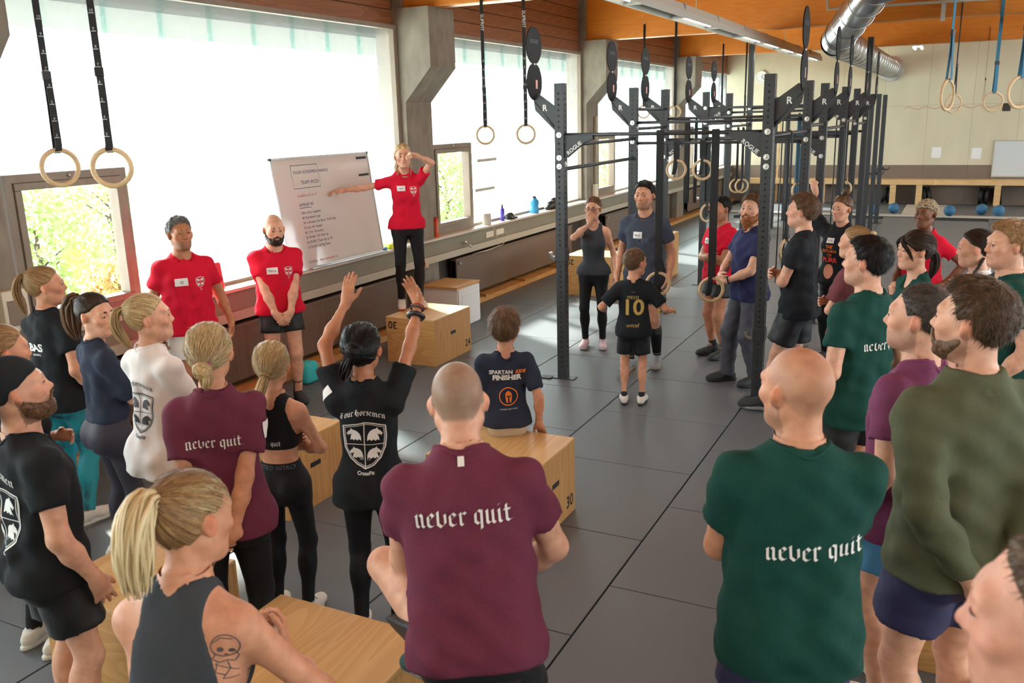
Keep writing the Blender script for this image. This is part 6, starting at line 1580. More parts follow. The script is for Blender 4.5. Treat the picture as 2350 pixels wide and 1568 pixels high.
P.tail(H_bl, [(0, -.10, .03), (.02, -.13, -.01), (.08, -.05, -.12), (.075, .04, -.18)], [.018, .026, .022, .008], n=26); P.tail(H_bl, [(-.07, .03, .0), (-.075, .04, -.08), (-.05, .08, -.2)], [.008, .010, .004], n=10, name='hair_lock')
P.tail(H_bl, [(.07, .03, .0), (.078, .04, -.08), (.06, .06, -.17)], [.008, .009, .004], n=9, name='hair_lock')

# --- left group
sp = spot(103, 660, 1.71, 50)
P = person(sp, 'woman with light brown ponytail in black t-shirt and teal tie-dye leggings by the left pillar', fem=True, cover=(1, 0, 2), hrel=44, hp=4, w=1.08, skin=SK_M, arms=(dict(base='down', w=(.25, .09, .0)), dict(base='chest', w=(-.02, .22, .47), hd=(-.4, .3, .9))), brow=srgb(90, 66, 44))
P.shirt(C_black, hem=-.08, seed=15, flare=.015); P.lay('lettering', *flat_text('BAS', .075, bold=.003), M_prnW, P.back(.33, -.03), .003); P.lay('lettering', *flat_text('BARBELL', .018), M_prnW, P.back(.30, -.02), .003)
P.pants(C_teal, 'tights'); P.shoes(S_wht, S_solew); T = (0, -.09, .075); P.hair(H_lb, kind='pulled', tie=T, thick=.009, amp=.003); P.ring((0, -.10, .078), (0, -1, .35), .018, .008, C_black); P.tail(H_lb, [T, (0, -.135, .07), (0, -.165, -.0), (0, -.155, -.09), (0, -.14, -.15)], [.016, .03, .034, .03, .012])
sp = spot(214, 726, 1.64, 70)
P = person(sp, 'woman with dark wavy ponytail in navy cropped top and grey leggings with crossed arms', fem=True, cover=(1, 0, 2), hrel=66, hp=-2, w=.95, skin=SK_L, arms=('cross', 'cross2'), brow=srgb(46, 34, 28), browt=1.2)
P.shirt(C_navy, hem=.075, seed=18, sleeve=.92, loose=.012, sgrow=.016, flare=.004, neck=.006); sticker(P, P.chest(.40, .06), .08, .05, None, 5); P.pants(C_anth, 'tights', waist=.09); P.shoes(S_wht, S_solew, sock=K_wht, sockh=.10)
T = (0, -.085, .07); P.hair(H_dk, kind='pulled', tie=T, thick=.008, amp=.002); P.ring((0, -.10, .075), (0, -1, .3), .02, .010, C_black); P.tail(H_br, [T, (0, -.15, .08), (0, -.185, .02), (.01, -.17, -.08), (.02, -.13, -.15)], [.018, .045, .055, .05, .02], n=60)
for sd in (1, -1): pass
sp = spot(342, 733, 1.71, 55)
P = person(sp, 'woman with blonde ponytail in white crest t-shirt beside the man in white shorts', fem=True, cover=(1, 0, 2), hrel=38, hp=6, w=1.0, skin=SK_L, arms=('cross', 'cross'), brow=srgb(110, 80, 54))
P.shirt(C_wht, hem=-.13, seed=21, sleeve=.85, flare=.022, sgrow=.022); crest_back(P, .24, M_prnB, w=.2, x=-.01); P.pants(C_anth, 'tights'); P.shoes(S_wht, S_solew); T = (0, -.095, .055)
P.hair(H_bl, kind='pulled', tie=T, thick=.008, amp=.003); P.ring((0, -.105, .06), (0, -1, .3), .018, .009, C_black); P.tail(H_bl, [T, (0, -.145, .06), (0, -.165, -.01), (0, -.145, -.08), (.0, -.12, -.13)], [.016, .03, .034, .028, .010])
sp = spot(48, 905, 1.70, 76)
P = person(sp, 'bearded man in black crest t-shirt, black shorts and backwards black cap, hand in pocket', hrel=12, hp=14, w=1.06, skin=SK_L, tintf=stubble(amt=.7, c=srgb(90, 66, 50)), arms=(dict(base='pocket', w=(.25, .10, -.03), pole=(.6, -1, 0)), 'down'), cover=(1, 0, 1), brow=srgb(70, 50, 36))
P.shirt(C_black, hem=-.06, seed=24, flare=.012); crest_back(P, .25, w=.25); P.pants(C_shblk, length=.62, loose=.03); P.shoes(S_blk, S_solew, sock=K_blk); P.beard(H_br, .008, seed=3)
P.hair(C_black, kind='short', thick=.013, amp=.0, name='cap', line=((-.13, -.03), (-.05, -.02), (0, .02), (.05, .045), (.12, .055)))
mb = MB(); pr = [P.HL((x, y, z)) for x, y, z in ((-.065, -.085, -.015), (-.04, -.115, -.02), (0, -.125, -.02), (.04, -.115, -.02), (.065, -.085, -.015))]; pr2 = [P.HL((x, y, z)) for x, y, z in ((-.06, -.135, -.055), (-.035, -.165, -.07), (0, -.172, -.075), (.035, -.165, -.07), (.06, -.135, -.055))]
up = P.HR@np.array((0, 0, .004)); n5 = 5; mb.add(pr+pr2+[p+up for p in pr]+[p+up for p in pr2], [(i, i+1, 6+i, 5+i) for i in range(4)]+[(10+i, 15+i, 16+i, 11+i) for i in range(4)]+[(0, 5, 15, 10), (4, 14, 19, 9)]+[(5+i, 6+i, 16+i, 15+i) for i in range(4)]+[(i, 10+i, 11+i, 1+i) for i in range(4)])
P.mbpart('cap_peak', mb, C_black, P.hair_o)
sp = spot(2, 812, 1.66, 60)
P = person(sp, 'person with grey-brown hair at the left picture edge behind the man in the cap', fem=True, cover=(1, 0, 2), hrel=20, skin=SK_M, arms=('down', 'cross'), eyes=False)
P.shirt(C_black, seed=27); P.pants(C_blk2, 'tights'); P.shoes(S_wht, S_solew); P.hair(H_lb, kind='pulled', tie=(0, -.1, 0), thick=.012, amp=.003)
sp = spot(396, 1195, 1.74, 32, hz=1.58)
knee = None
P = person(sp, 'woman with platinum ponytail in black racerback top, one foot on a plywood box', fem=True, cover=(0, 0, 2), hrel=24, hp=4, w=1.14, skin=SK_M, lean=14, pelvis=(0, -.10, .875), brow=srgb(80, 60, 44), bust=1.1,
           arms=(dict(base='down', w=(.14, .30, .30), pole=(1, -.1, -.75), hd=(-.3, .5, .8), pn=(-.6, -.6, .2), curl=.7), dict(base='down', w=(.02, .36, .12), pole=(1, -.3, -.6), hd=(-.2, .4, -1), pn=(-.3, -1, 0), curl=.3)),
           legs={1: dict(a=(.19, .30, .49), pole=(.35, 1, .2), toe=-25), -1: dict(a=(-.12, -.22, .085))})
P.shirt(C_char, hem=-.05, seed=30, loose=.006, amp=.002, tank=(.198, .128), neck=.012, name='tank_top', vneck=.02); P.pants(C_blk2, 'tights'); P.shoes(S_wht, S_solew, sock=K_blk)
T = (0, -.098, .055); P.hair(H_lb, kind='pulled', tie=T, thick=.010, amp=.003, q=.8, line=((-.13, -.085), (-.06, -.08), (-.03, -.03), (0, .01), (.03, .026), (.05, .05), (.085, .068), (.12, .072))); P.strands(H_pl, 260, T); P.ring((0, -.108, .06), (0, -1, .35), .021, .008, H_dk)
P.tail(H_pl, [T, (0, -.135, .07), (0, -.165, .02), (-.005, -.168, -.07), (-.01, -.160, -.155)], [.018, .040, .048, .047, .034], n=170)
WOMAN9 = P
M_tat = mat('tattoo ink', srgb(96, 84, 84), .6); M_tatg = mat('green tattoo ink', srgb(70, 130, 120), .6); bv = P.skin_bvh()
fr_ = ((.145, 0, .425), (1, 0, 0), (0, 0, 1), (0, 1, 0))
sk_ = merge(stroke(circ_(.034, .030, .0, .012), .003, .006, True), stroke([(-.022, -.008), (-.030, -.022), (-.016, -.034), (.0, -.030), (.014, -.036), (.026, -.020), (.022, -.006)], .003), shift(fillpoly(circ_(.008, .007, 0, 0)), -.012, .002), shift(fillpoly(circ_(.008, .006, 0, 0)), .014, -.002), stroke([(-.004, -.012), (.004, -.014)], .004), stroke([(-.02, -.034), (-.024, -.06), (-.006, -.07)], .0025), stroke([(.0, -.034), (.004, -.055), (-.01, -.08), (.02, -.085)], .0025), stroke([(-.03, .02), (-.01, .034), (.02, .03)], .0025), stroke([(-.026, -.036), (-.004, -.05), (.016, -.066)], .0022))
P.lay('tattoo', *sk_, M_tat, fr_, .0012, P.root, bvh=bv)
P.lay('tattoo', *merge(stroke([(-.012, 0), (0, .010), (.012, .0), (.0, -.008), (-.010, .004)], .004), stroke([(-.014, -.012), (.010, -.014)], .004)), M_tatg, ((.185, 0, .335), (1, 0, 0), (0, 0, 1), (-.5, 1, 0)), .0012, P.root, bvh=bv)
sp = spot(480, 815, 1.74, 6)
P = person(sp, 'woman with blonde bun and pink scrunchie in maroon t-shirt, hands clasped behind her back', fem=True, cover=(1, 0, 2), hrel=10, hp=2, w=1.06, skin=SK_M, arms=(dict(base='back', w=(.02, -.23, -.10), pole=(1, -.25, 0), hd=(-1, -.1, -.25)), dict(base='back', w=(.10, -.20, -.12), hd=(-.9, -.2, -.2))), eyes=False)
P.shirt(C_mar, hem=-.07, seed=33, flare=.012, sleeve=.62, sgrow=.02, amp=.010); never_quit(P, .36, .032, text='never quit.'); P.pants(C_blk2, 'tights'); P.shoes(S_wht, S_solew)
P.lay('name_tag', *quadgrid(.06, .075), M_tagw, ((.185, -.02, .40), (.75, .65, 0), (0, 0, 1), (-.65, .75, 0)), .004)
T = (0, -.112, -.015); P.hair(H_bl, kind='pulled', tie=T, thick=.012, amp=.003, q=.85); P.strands(H_pl, 160, T); P.bun(H_bl, (0, -.135, -.035), .038); P.ring((0, -.125, -.012), (0, -.9, .45), .026, .009, mat('dusty pink scrunchie', srgb(160, 92, 108), .9))
P.tail(H_bl, [(0, -.12, -.03), (.01, -.13, -.07), (0, -.12, -.12)], [.03, .034, .012], n=24, name='hair_lock')
sp = spot(624, 846, 1.47, 24)
P = person(sp, 'girl with long blonde ponytail in black sports bra and black leggings', fem=True, cover=(0, 0, 2), hrel=-8, hp=0, w=.92, skin=SK_M, arms=(dict(base='cross', w=(.02, .17, .17)), 'cross2'), eyes=False)
P.shirt(C_blk2, hem=.235, seed=36, loose=.0055, amp=.0005, tank=(.20, .115), neck=.012, name='sports_bra', vneck=.02); P.lay('lettering', *nib_text('quit', .022), M_prnW, P.back(.27, .02), .003); pt = P.pants(C_blk2, 'tights', waist=.15); P.lay('lettering', *flat_text('NITRO  NITRO', .035), mat('grey print', srgb(150, 150, 152), .6), P.back(.115, .0), .003, pt, bvh=P.skin_bvh(True)); P.shoes(S_wht, S_solew, m_lace=S_blk)
T = (-.01, -.115, -.03); P.hair(H_bl, kind='pulled', tie=T, thick=.014, amp=.004, q=.85); P.strands(H_pl, 160, T); P.ring((-.01, -.12, -.03), (-.2, -.8, -.5), .022, .009, H_lb); P.tail(H_bl, [T, (-.02, -.14, -.07), (-.06, -.15, -.18), (-.09, -.14, -.31), (-.10, -.13, -.43)], [.022, .03, .030, .026, .012], n=70)
GIRL = P
sp = spot(832, 806, 1.61, 12)
hl = at_y(795, 692, 3.45); hr_ = at_y(962, 690, 3.68)
P = person(sp, 'woman with black hair in black crest t-shirt raising both hands', fem=True, cover=(1, 0, 2), hrel=6, hp=8, w=.97, skin=SK_T, eyes=False, armlen=1.08, arms=(wr(sp, hr_, (1, -.1, -.2), (-.42, .05, 1), (-.2, -1, 0), .12, spread=.06, thumb_out=.5), wr(sp, hl, (-1, -.1, -.2), (.2, .05, 1), (.2, 1, 0), .10, spread=.05, thumb_out=.9)))
P.shirt(C_black, hem=-.10, seed=39, flare=.008, sleeve=.6, sgrow=.02, loose=.014); crest_back(P, .25, w=.225); P.pants(C_blk2, 'tights'); P.shoes(S_wht, S_solew)
sk = P.arm[1]; u = nrm(sk['E']-sk['W'])
P.ring(sk['W']+u*.075, u, .036, .013, mat('black smartwatch', srgb(30, 31, 34), .35), 'wristwatch', P.root, world=True); P.ring(sk['W']+u*.035, u, .032, .004, mat('black bracelet', srgb(30, 26, 26), .6), 'bracelet', P.root, world=True); P.ring(sk['W']+u*.02, u, .031, .003, mat('red bracelet', srgb(150, 40, 40), .6), 'bracelet', P.root, world=True)
sk = P.arm[-1]
P.lay('name_tag', *quadgrid(.085, .06), M_tagw, ((-.195, -.02, .515), (.7, 0, .6), (-.6, 0, .7), (.35, 1.0, -.35)), .004)
T = (0, -.10, .02); P.hair(H_blk, kind='pulled', tie=T, thick=.016, amp=.005); P.bun(H_blk, (0, -.12, .04), .045); P.tail(H_blk, [T, (-.04, -.13, -.03), (-.07, -.10, -.09), (-.08, -.08, -.13)], [.03, .035, .028, .012], n=30)
sp = spot(1043, 892, 1.86, 3, hz=1.70)
P = person(sp, 'man with clipped hair in maroon t-shirt with one foot up on a plywood box', hrel=0, hp=-4, w=1.14, skin=SK_L, lean=17, bend=(0, -3, 0), pelvis=(.045, -.16, .865), cover=(1, 0, 1), eyes=False, tintf=stubble(amt=.3, scalp=srgb(120, 106, 90), samt=.75),
           arms=(dict(base='belly', w=(.13, .30, .12), pole=(1, -.35, -.2)), dict(base='belly', w=(.10, .32, .10), pole=(.7, .2, -.6))), shoulders=1.06,
           legs={1: dict(a=(.18, -.26, .085)), -1: dict(world=tuple(loc_of(sp, (-1.53, 2.48, .508+.10))), pole=(-.66, .62, .55), toe=72)})
P.shirt(C_mar, hem=-.075, seed=42, flare=.010, amp=.010); never_quit(P, .375, .041, .0); P.pants(C_shblk, length=.55); P.shoes(mat('dark teal shoe knit', srgb(28, 52, 54), .7, noise=(40, srgb(30, 96, 96), .7, (1, 1, 1))), S_gry, sock=K_blk, m_lace=mat('turquoise lace', srgb(60, 190, 180), .6))
P.lay('care_tag', *quadgrid(.02, .03, 2, 2), M_tagw, ((-.0, 0, .565), (1, 0, 0), (0, 0, 1), (0, 1, 0)), .006)
MAN13 = P
# the boy sitting on the box
sp = spot(1158, 768, 1.46, -4, y=4.98)
P = person(sp, 'boy in navy t-shirt with orange helmet emblem sitting on a plywood box', hrel=14, hp=4, w=.86, skin=SK_M, child=True, eyes=False, pelvis=(0, 0, .735), cover=(1, 0, 1),
           arms=(dict(base='down', w=(.26, -.06, -.03), pole=(.4, -1, 0), hd=(.2, .4, -.6), pn=(0, 0, -1), curl=.1), dict(base='down', w=(.2, .2, .02))), legs={1: dict(a=(.12, .46, .22), pole=(.2, .6, 1)), -1: dict(a=(-.12, .44, .22), pole=(-.2, .6, 1))})
P.shirt(C_navy, hem=-.03, seed=45, flare=.014, loose=.02, sleeve=.75, sgrow=.022); P.pants(C_khaki, length=.8); P.shoes(S_blk, S_soleb)
P.lay('lettering', *flat_text('SPARTAN', .044, bold=.0015, align='LEFT'), M_prnW, P.back(.425, -.14), .004); P.lay('lettering', *flat_text('KIDS', .040, bold=.002, shear=.2, align='LEFT'), M_orange, P.back(.425, .068), .004); P.lay('lettering', *flat_text('FINISHER', .056, bold=.003), M_prnW, P.back(.375, .0), .004)
circ = lambda r, n=30: [(r*math.cos(2*PI*i/n), r*math.sin(2*PI*i/n)) for i in range(n)]
HELM = [(-.30, -.62), (-.36, -.2), (-.40, .12), (-.30, .45), (0, .66), (.30, .45), (.40, .12), (.36, -.2), (.30, -.62), (.10, -.78), (.07, -.1), (.30, .02), (.26, .10), (.05, .06), (-.05, .06), (-.26, .10), (-.30, .02), (-.07, -.1), (-.10, -.78)]
P.lay('emblem_print', *merge(stroke(circ(.072), .008, .006, True), shift(fillpoly(HELM, .1), 0, 0, .072)), M_orange, P.back(.235, .01), .004); P.lay('lettering', *flat_text('EARNED NOT GIVEN', .015), M_prnW, P.back(.125, .01), .004)
P.hair(H_br, kind='short', thick=.020, amp=.004, line=((-.13, -.085), (-.06, -.07), (-.03, -.03), (.0, -.01), (.03, .0), (.05, .03), (.08, .05), (.12, .06)), long=True)

# --- around the rig
sp = spot(1362, 482, 1.68, 186, y=9.1)
hm = at_y(1352, 487, 8.93)
P = person(sp, 'woman in glasses and grey tank top covering her mouth beside the front rig post', fem=True, cover=(0, 0, 2), hrel=8, hp=0, w=.95, skin=SK_L, brow=srgb(80, 56, 40), arms=(wr(sp, hm+Vector((.01, 0, -.13)), (1, .2, -.8), (-.05, .12, 1), (0, -1, .1), .3), 'down'))
P.shirt(C_char, hem=-.03, seed=48, loose=.012, amp=.003, tank=(.21, .115), name='tank_top', vneck=.02, flare=.01); P.pants(C_blk2, 'tights'); P.shoes(S_pnk, S_solew, sock=K_yel, m_lace=S_pnk, sockh=.03)
T = (0, -.1, .03); P.hair(H_br, kind='pulled', tie=T, thick=.010, amp=.003); P.tail(H_br, [T, (0, -.13, -.02), (0, -.12, -.08)], [.02, .03, .01], n=24)
M_glas = mat('black glasses frame', srgb(24, 22, 24), .4)
mb = MB()
for sx in (-1, 1): mb.tube([P.HL((sx*.033+.023*math.cos(a), .101-.006*abs(math.cos(a)), .0+.019*math.sin(a))) for a in [2*PI*i/16 for i in range(16)]], .0024, 5, close=True); mb.tube([P.HL((sx*.056, .096, .004)), P.HL((sx*.078, .05, .008)), P.HL((sx*.084, -.01, .008))], .0022, 5)
mb.tube([P.HL((-.011, .104, .004)), P.HL((.011, .104, .004))], .0022, 5); P.mbpart('glasses', mb, M_glas)
sp = spot(1480, 457, 1.90, 196, y=8.5)
P = person(sp, 'tall dark-haired man in slate t-shirt behind the boy in the football shirt', hrel=4, hp=2, w=.92, skin=SK_M, arms=('down', 'down'), tintf=stubble(amt=.5, c=srgb(84, 66, 56)), brow=srgb(30, 24, 20), browt=1.25, legs={1: dict(a=(.10, .10, .085)), -1: dict(a=(-.11, -.12, .085))})
P.shirt(C_slate, seed=51, hem=-.09); sticker(P, P.chest(.39, .03), .085, .06, None, 9); P.lay('lettering', *flat_text('CFR', .07), mat('faded print', srgb(92, 98, 110), .8), P.chest(.31, -.02), .003); P.pants(C_shblk); P.shoes(S_gry, S_solet, sock=K_blk, m_lace=S_wht); P.hair(H_blk, thick=.011, top=.006, amp=.003)
for sd in (1, -1):
    L = P.leg[sd]; m_ = L['K']*.68+L['A']*.32; mb = MB(); mb.tube([L['K']*.82+L['A']*.18, m_+P.calf_dir(sd)*.012, L['K']*.15+L['A']*.85], [.062, .068, .046], 16); P.mbpart('calf_sleeve', mb, C_blk2)
sp = spot(1455, 620, 1.36, 4, y=7.34)
P = person(sp, 'boy in black football shirt numbered ten seen from behind', hrel=38, hp=2, w=.88, skin=SK_M, child=True, brow=srgb(110, 80, 56), arms=(dict(base='down', w=(.37, .20, .16), pole=(.6, -1, -.4), hd=(.7, .6, .15), pn=(-.3, .3, -1), curl=.35), dict(base='down', w=(.37, .14, .19), pole=(.6, -1, -.4), hd=(.5, .7, .4), pn=(-.5, .3, -1), curl=.5)))
P.shirt(C_black, seed=54, loose=.024, flare=.02, sleeve=.8, sgrow=.026, hem=-.09, amp=.006)
P.lay('lettering', *flat_text('MESSI', .055), M_gold, P.back(.375), .004); P.lay('lettering', *flat_text('10', .255, bold=.006), M_gold, P.back(.19), .004); P.lay('lettering', *flat_text('unicef', .062), M_gold, P.back(.045), .004); P.lay('lettering', *flat_text('▪▪▪▪', .02), M_orange, P.back(.45), .004)
P.pants(C_shblk, length=.72, loose=.03); P.shoes(S_wht, S_soleb, sock=K_blk, m_lace=S_blk); P.hair(H_br, thick=.009, amp=.003)
BOY = P
sp = spot(1655, 495, 1.69, 236, y=9.2)
P = person(sp, 'man in red t-shirt and black shorts with crossed tattooed arms behind the hanging ring', hrel=-12, hp=0, w=1.10, skin=SK_T, arms=('cross', 'cross2'), tintf=stubble(amt=.4), brow=srgb(36, 28, 24), browt=1.2)
P.shirt(C_red, seed=57, hem=-.05); sticker(P, P.chest(.41, .04), .085, .06, None, 12); P.pants(C_shblk, length=.5); P.shoes(S_blk, S_soleb, sock=K_blk, m_lace=S_blk, sockh=.10, high=.03); P.hair(H_blk, thick=.010, amp=.003)
sp = spot(1724, 490, 1.79, 240, y=8.35)
P = person(sp, 'man with long ginger beard in navy t-shirt and grey trousers beside the rig post', hrel=-34, hp=6, w=1.0, skin=SK_L, arms=('belly', dict(base='belly', w=(.04, .26, .10))), tintf=stubble(amt=.7, c=srgb(150, 92, 52)), brow=srgb(90, 60, 40), iris=(.15, .22, .28), cover=(1, 0, 2), legs={1: dict(a=(.13, .12, .085)), -1: dict(a=(-.12, -.05, .085))})
P.shirt(C_navb, seed=60, hem=-.10, flare=.02); P.pants(C_greyp, 'long', amp=.007); P.shoes(S_blk, S_soleb, m_lace=S_blk); P.hair(H_br, thick=.014, amp=.004, top=.008); P.beard(H_red, .016, long=.07)
sk = P.arm[-1]; u = nrm(sk['E']-sk['W']); P.ring(sk['W']+u*.03, u, .034, .009, mat('black watch', srgb(28, 28, 30), .4), 'wristwatch', P.root, world=True)
sp = spot(1843, 488, 1.86, -78)
P = person(sp, 'brown-haired man in black t-shirt and black shorts in profile with crossed arms', hrel=-4, hp=4, w=1.0, skin=SK_L, arms=('cross', 'cross2'), brow=srgb(90, 66, 46), legs={1: dict(a=(.12, -.08, .085)), -1: dict(a=(-.13, .22, .085))})
P.shirt(C_black, seed=63, hem=-.11, flare=.02); sticker(P, P.chest(.38, .05), .085, .06, None, 15); P.pants(C_shblk, length=.78, loose=.035); P.shoes(S_blk, S_gry, sock=K_blk, m_lace=S_blk); P.hair(H_br, thick=.016, amp=.004, top=.010)
sp = spot(1934, 481, 1.70, 212)
hp_ = at_y(1872, 440, 9.6)
P = person(sp, 'woman with top bun in black printed t-shirt holding a rig post with raised arm', fem=True, hrel=2, hp=0, w=1.14, skin=SK_L, arms=(wr(sp, hp_, (1, -.3, -.3), (.2, .2, 1), (.2, -1, 0), .6), 'down'), brow=srgb(70, 50, 38), cover=(1, 0, 2), armlen=1.1)
P.shirt(C_black, seed=66, sleeve=.75, sgrow=.03, loose=.022); sticker(P, P.chest(.42, .03), .085, .055, None, 18)
P.lay('lettering', *flat_text('THE\nRETURN\nOF', .045, bold=.001), M_orange, P.chest(.34, .03), .003); P.lay('lettering', *flat_text('PURR', .07, bold=.002), mat('red print', srgb(222, 60, 48), .6), P.chest(.19, .03), .003); P.lay('picture_print', *fillpoly([(x*.06, y*.08) for x, y in circ(1, 14)], .02), mat('pink beige print', srgb(222, 150, 120), .7), P.chest(.09, .03), .003)
P.pants(C_blk2, 'tights'); P.shoes(S_blk, S_soleb); T = (0, -.055, .115); P.hair(H_br, kind='pulled', tie=T, thick=.012, amp=.003); P.bun(H_br, (0, -.06, .155), .042)
sp = spot(1962, 560, 1.67, -66)
P = person(sp, 'woman with blonde bun in maroon t-shirt and blue leggings with crossed arms', fem=True, hrel=-14, hp=4, w=1.12, skin=SK_L, arms=('cross', 'cross2'), brow=srgb(120, 88, 58), cover=(1, 0, 2))
P.shirt(m_cloth('faded maroon jersey', srgb(112, 62, 68)), seed=69, hem=-.08, sleeve=.7, sgrow=.02); P.pants(C_blue, 'tights'); P.shoes(S_wht, S_solew); T = (0, -.10, .055); P.hair(H_lb, kind='pulled', tie=T, thick=.010, amp=.003); P.bun(H_bl, (0, -.125, .065), .038); P.ring((0, -.11, .06), (0, -1, .4), .022, .007, H_bl)
sp = spot(1992, 606, 1.86, -50)
P = person(sp, 'dark-haired man in bottle green lettered t-shirt and black shorts, arm hanging down', hrel=-24, hp=4, w=1.0, skin=SK_L, arms=('down', dict(base='down', w=(.27, .12, .0))), brow=srgb(46, 36, 30), tintf=stubble(amt=.2))
P.shirt(C_grn, seed=72, hem=-.13, flare=.010); never_quit(P, .30, .036, .03, text='never quit'); P.pants(C_shblk); P.shoes(S_blk, S_soleb, sock=K_blk); P.hair(H_blk, thick=.010, amp=.003, top=.004)
sp = spot(2103, 577, 1.75, -112)
hg = at_y(2052, 682, 6.75)
P = person(sp, 'woman with dark ponytail and fringe in bottle green t-shirt raising a fist', fem=True, hrel=-8, hp=2, w=1.0, skin=SK_L, arms=(wr(sp, hg, (.8, -.2, -1), (.1, .3, .9), (0, -1, 0), .9), 'relax'), brow=srgb(46, 34, 28), cover=(1, 0, 2))
P.shirt(C_grn, seed=75, vneck=.03, loose=.012); sticker(P, P.chest(.39, .055), .08, .05, None, 21); P.pants(C_blk2, 'tights'); P.shoes(S_wht, S_solew); T = (0, -.10, -.01); P.hair(H_dk, kind='pulled', tie=T, thick=.014, amp=.003, line=((-.13, -.075), (-.06, -.062), (-.03, -.022), (0, .0), (.03, .0), (.05, .02), (.085, .045), (.12, .055))); P.tail(H_dk, [T, (0, -.14, -.03), (.0, -.15, -.1), (0, -.12, -.19)], [.02, .034, .034, .012])
P.tail(H_dk, [(.02, .07, .085), (-.03, .098, .05), (-.068, .075, -.0), (-.076, .045, -.06)], [.012, .016, .012, .005], n=22, name='fringe'); P.tail(H_dk, [(.02, .07, .085), (.045, .09, .05), (.072, .06, -.0), (.078, .035, -.05)], [.012, .014, .010, .005], n=18, name='fringe')
sp = spot(2126, 493, 1.73, 202)
P = person(sp, 'woman in patterned head scarf and red t-shirt with hand on hip', fem=True, hrel=4, hp=2, w=1.06, skin=SK_D, arms=('down', 'hip'), brow=srgb(30, 22, 20), cover=(1, 0, 2), lips=srgb(110, 60, 54))
P.shirt(C_red, seed=78); P.pants(C_blk2, 'tights'); P.shoes(S_wht, S_solew); M_scarf = mat('patterned head scarf', srgb(176, 160, 124), .8, noise=(95, srgb(66, 40, 38), 1.0, (1, 1, 1))); _ramp(M_scarf, .42, .58); P.hair(M_scarf, kind='short', thick=.014, amp=.002, name='head_scarf', line=((-.13, -.06), (-.05, -.035), (0, .015), (.05, .045), (.12, .062)))
sp = spot(2245, 572, 1.73, -98)
hg = at_y(2205, 668, 6.95)
P = person(sp, 'woman with long dark braid in white t-shirt, hands held together', fem=True, hrel=2, hp=-2, w=.98, skin=SK_L, arms=(wr(sp, hg, (.8, -.2, -1), (-.2, .7, .6), (-1, 0, 0), .3), 'belly'), brow=srgb(56, 40, 32), cover=(1, 0, 2))
P.shirt(C_wht, seed=81, sleeve=.8, sgrow=.024, loose=.02); P.pants(C_blk2, 'tights'); P.shoes(S_wht, S_solew); T = (-.03, -.085, -.03); P.hair(H_dk, kind='pulled', tie=T, thick=.010, amp=.003)
V = []
pts = [P.HL((-.05, -.05, -.06)), P.HL((-.075, -.02, -.12)), P.HL((-.09, .03, -.19)), P.HL((-.09, .06, -.27))]; mb = MB()
for k in range(3):
    cur = []
    for i in range(28):
        t = i/27*3; j = min(int(t), 2); f_ = t-j; c = pts[j]*(1-f_)+pts[j+1]*f_; a = i*.75+k*2.094; cur.append(c+np.array((math.cos(a)*.010, math.sin(2*a)*.005, 0)))
    mb.tube(cur, [.0085*(1-.5*i/27) for i in range(28)], 6)
o = P.mbpart('braid', mb, mat('dark braid', srgb(44, 32, 27), .5), P.hair_o)
sp = spot(2318, 567, 1.88, -108)
P = person(sp, 'smiling fair-haired man in bottle green t-shirt at the right picture edge', hrel=-8, hp=2, w=1.18, skin=SK_L, arms=('down', 'relax'), brow=srgb(140, 104, 70), tintf=stubble(amt=.2, c=srgb(170, 120, 90)))
P.shirt(C_grn, seed=84); sticker(P, P.chest(.40, .06), .085, .05, None, 24); P.pants(C_shblk); P.shoes(S_blk, S_soleb); P.hair(H_lb, thick=.012, amp=.004, top=.010)
sp = spot(2112, 737, 1.86, -62)
P = person(sp, 'man with clipped dark hair in plum t-shirt in profile beside the olive pullover', hrel=-16, hp=4, w=1.0, skin=SK_L, arms=('down', dict(base='down', w=(.25, .09, -.02))), brow=srgb(50, 40, 34), tintf=stubble(amt=.35))
P.shirt(m_cloth('plum jersey', srgb(116, 60, 92), heather=.6), seed=87, hem=-.12); chest_crest(P, .34, -.09); P.pants(mat('light blue shorts', srgb(80, 150, 200), .7)); P.shoes(S_wht, S_solew, sock=K_wht); P.hair(m_hair('clipped dark hair', srgb(46, 40, 37), srgb(86, 78, 72)), thick=.006, amp=.0015)
sp = spot(2236, 745, 1.98, -42)
P = person(sp, 'man in olive quarter-zip pullover and navy shorts, hands clasped behind his back', hrel=-32, hp=6, w=1.10, skin=SK_L, arms=(dict(base='back', w=(.06, -.22, -.01)), dict(base='back', w=(.10, -.20, .01))), brow=srgb(80, 58, 42), cover=(1, 2, 1), tintf=stubble(amt=.5, c=srgb(120, 84, 60)))
P.shirt(C_olive, seed=90, long=True, name='pullover', hem=-.07, flare=.004, loose=.02, sgrow=.018, neck=.004); P.pants(C_shnav, length=.58, loose=.032); P.shoes(S_wht, S_solew); P.hair(m_hair('chestnut hair', srgb(46, 34, 26), srgb(98, 74, 54)), thick=.011, amp=.003, top=.016, q=.9); P.beard(H_br, .004)
mb = MB(); nk = P.p_neck(.012); ax = nrm(nk.b-nk.a); c0 = nk.a+ax*.006; c1 = nk.a+ax*.075; u = nrm(np.cross(ax, (1, 0, 0))); v = np.cross(ax, u); vs = []; n = 28
for c, r in ((c0, nk.ra+.022), (c1, nk.ra+.006), (c1, nk.ra+.001), (c0, nk.ra+.012)): vs += [c+(v*math.cos(2*PI*i/n)+u*math.sin(2*PI*i/n))*r for i in range(n)]
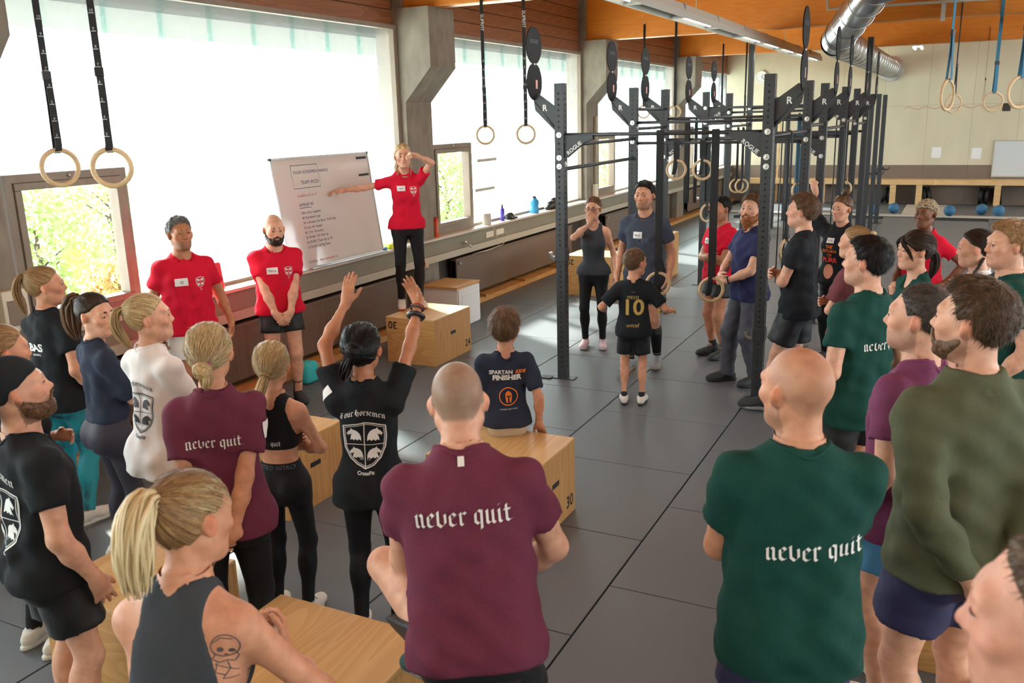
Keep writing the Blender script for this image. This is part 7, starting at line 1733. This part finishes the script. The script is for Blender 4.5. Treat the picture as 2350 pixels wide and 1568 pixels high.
mb.add(vs, [(r_*n+i, r_*n+(i+1) % n, (r_+1)*n+(i+1) % n, (r_+1)*n+i) for r_ in range(3) for i in range(n)]); P.mbpart('collar', mb, C_olive, P.top)
sp = spot(1838, 906, 1.84, -14)
P = person(sp, 'bald man in bottle green lettered t-shirt in the right foreground with crossed arms', hrel=-32, hp=0, w=1.14, skin=SK_M, arms=('cross', 'cross2'), eyes=True, tintf=stubble(amt=.4, scalp=srgb(170, 128, 104), samt=.5, line=((-.13, -.07), (-.06, -.06), (-.035, -.03), (-.018, .012), (.03, .01), (.07, .06), (.12, .07))), brow=srgb(60, 46, 38), shoulders=1.04)
P.shirt(C_grn, seed=93, hem=-.13, flare=.010, amp=.009); never_quit(P, .275, .040, .045, tilt=.05); P.pants(C_shnav); P.shoes(S_blk, S_soleb, sock=K_blk)
MAN30 = P
sp = spot(2462, 1452, 1.96, -82)
P = person(sp, 'fair man with short hair cut off by the lower right picture corner', hrel=-6, hp=0, w=1.0, skin=srgb(214, 160, 138), arms=('down', 'down'), brow=srgb(140, 100, 76), tintf=stubble(amt=.25, c=srgb(160, 110, 84)))
P.shirt(C_char, seed=96); P.pants(C_shblk); P.shoes(S_wht, S_solew); P.hair(H_stub, thick=.006, amp=.002)
for a in BLATE: soft(*a)
# the bottle the boy in the football shirt holds
_b = BOY.arm[1]; _p = BOY.root.matrix_basis @ Vector(_b['W']+nrm(_b['hd'])*.06)
bpy.context.view_layer.update()
_p = Matrix.Rotation(BOY.rz, 4, 'Z') @ Vector(_b['W']+nrm(_b['hd'])*.05)+BOY.loc
o = empty('water_bottle', (_p.x-.09, _p.y-.05, _p.z-.22)); tag(o, 'clear plastic bottle beside the boy in the football shirt', 'bottle'); MB().lathe([(0, 0), (.028, 0), (.03, .01), (.026, .06), (.03, .11), (.03, .15), (.012, .19), (.012, .205)], 16).build('body', clear_glass('clear bottle plastic', (.93, .96, .97)), o, True); MB().lathe([(0, .2), (.014, .2), (.014, .225), (0, .225)], 12).build('cap', mat('yellow cap', srgb(220, 200, 60), .5), o, 'auto')
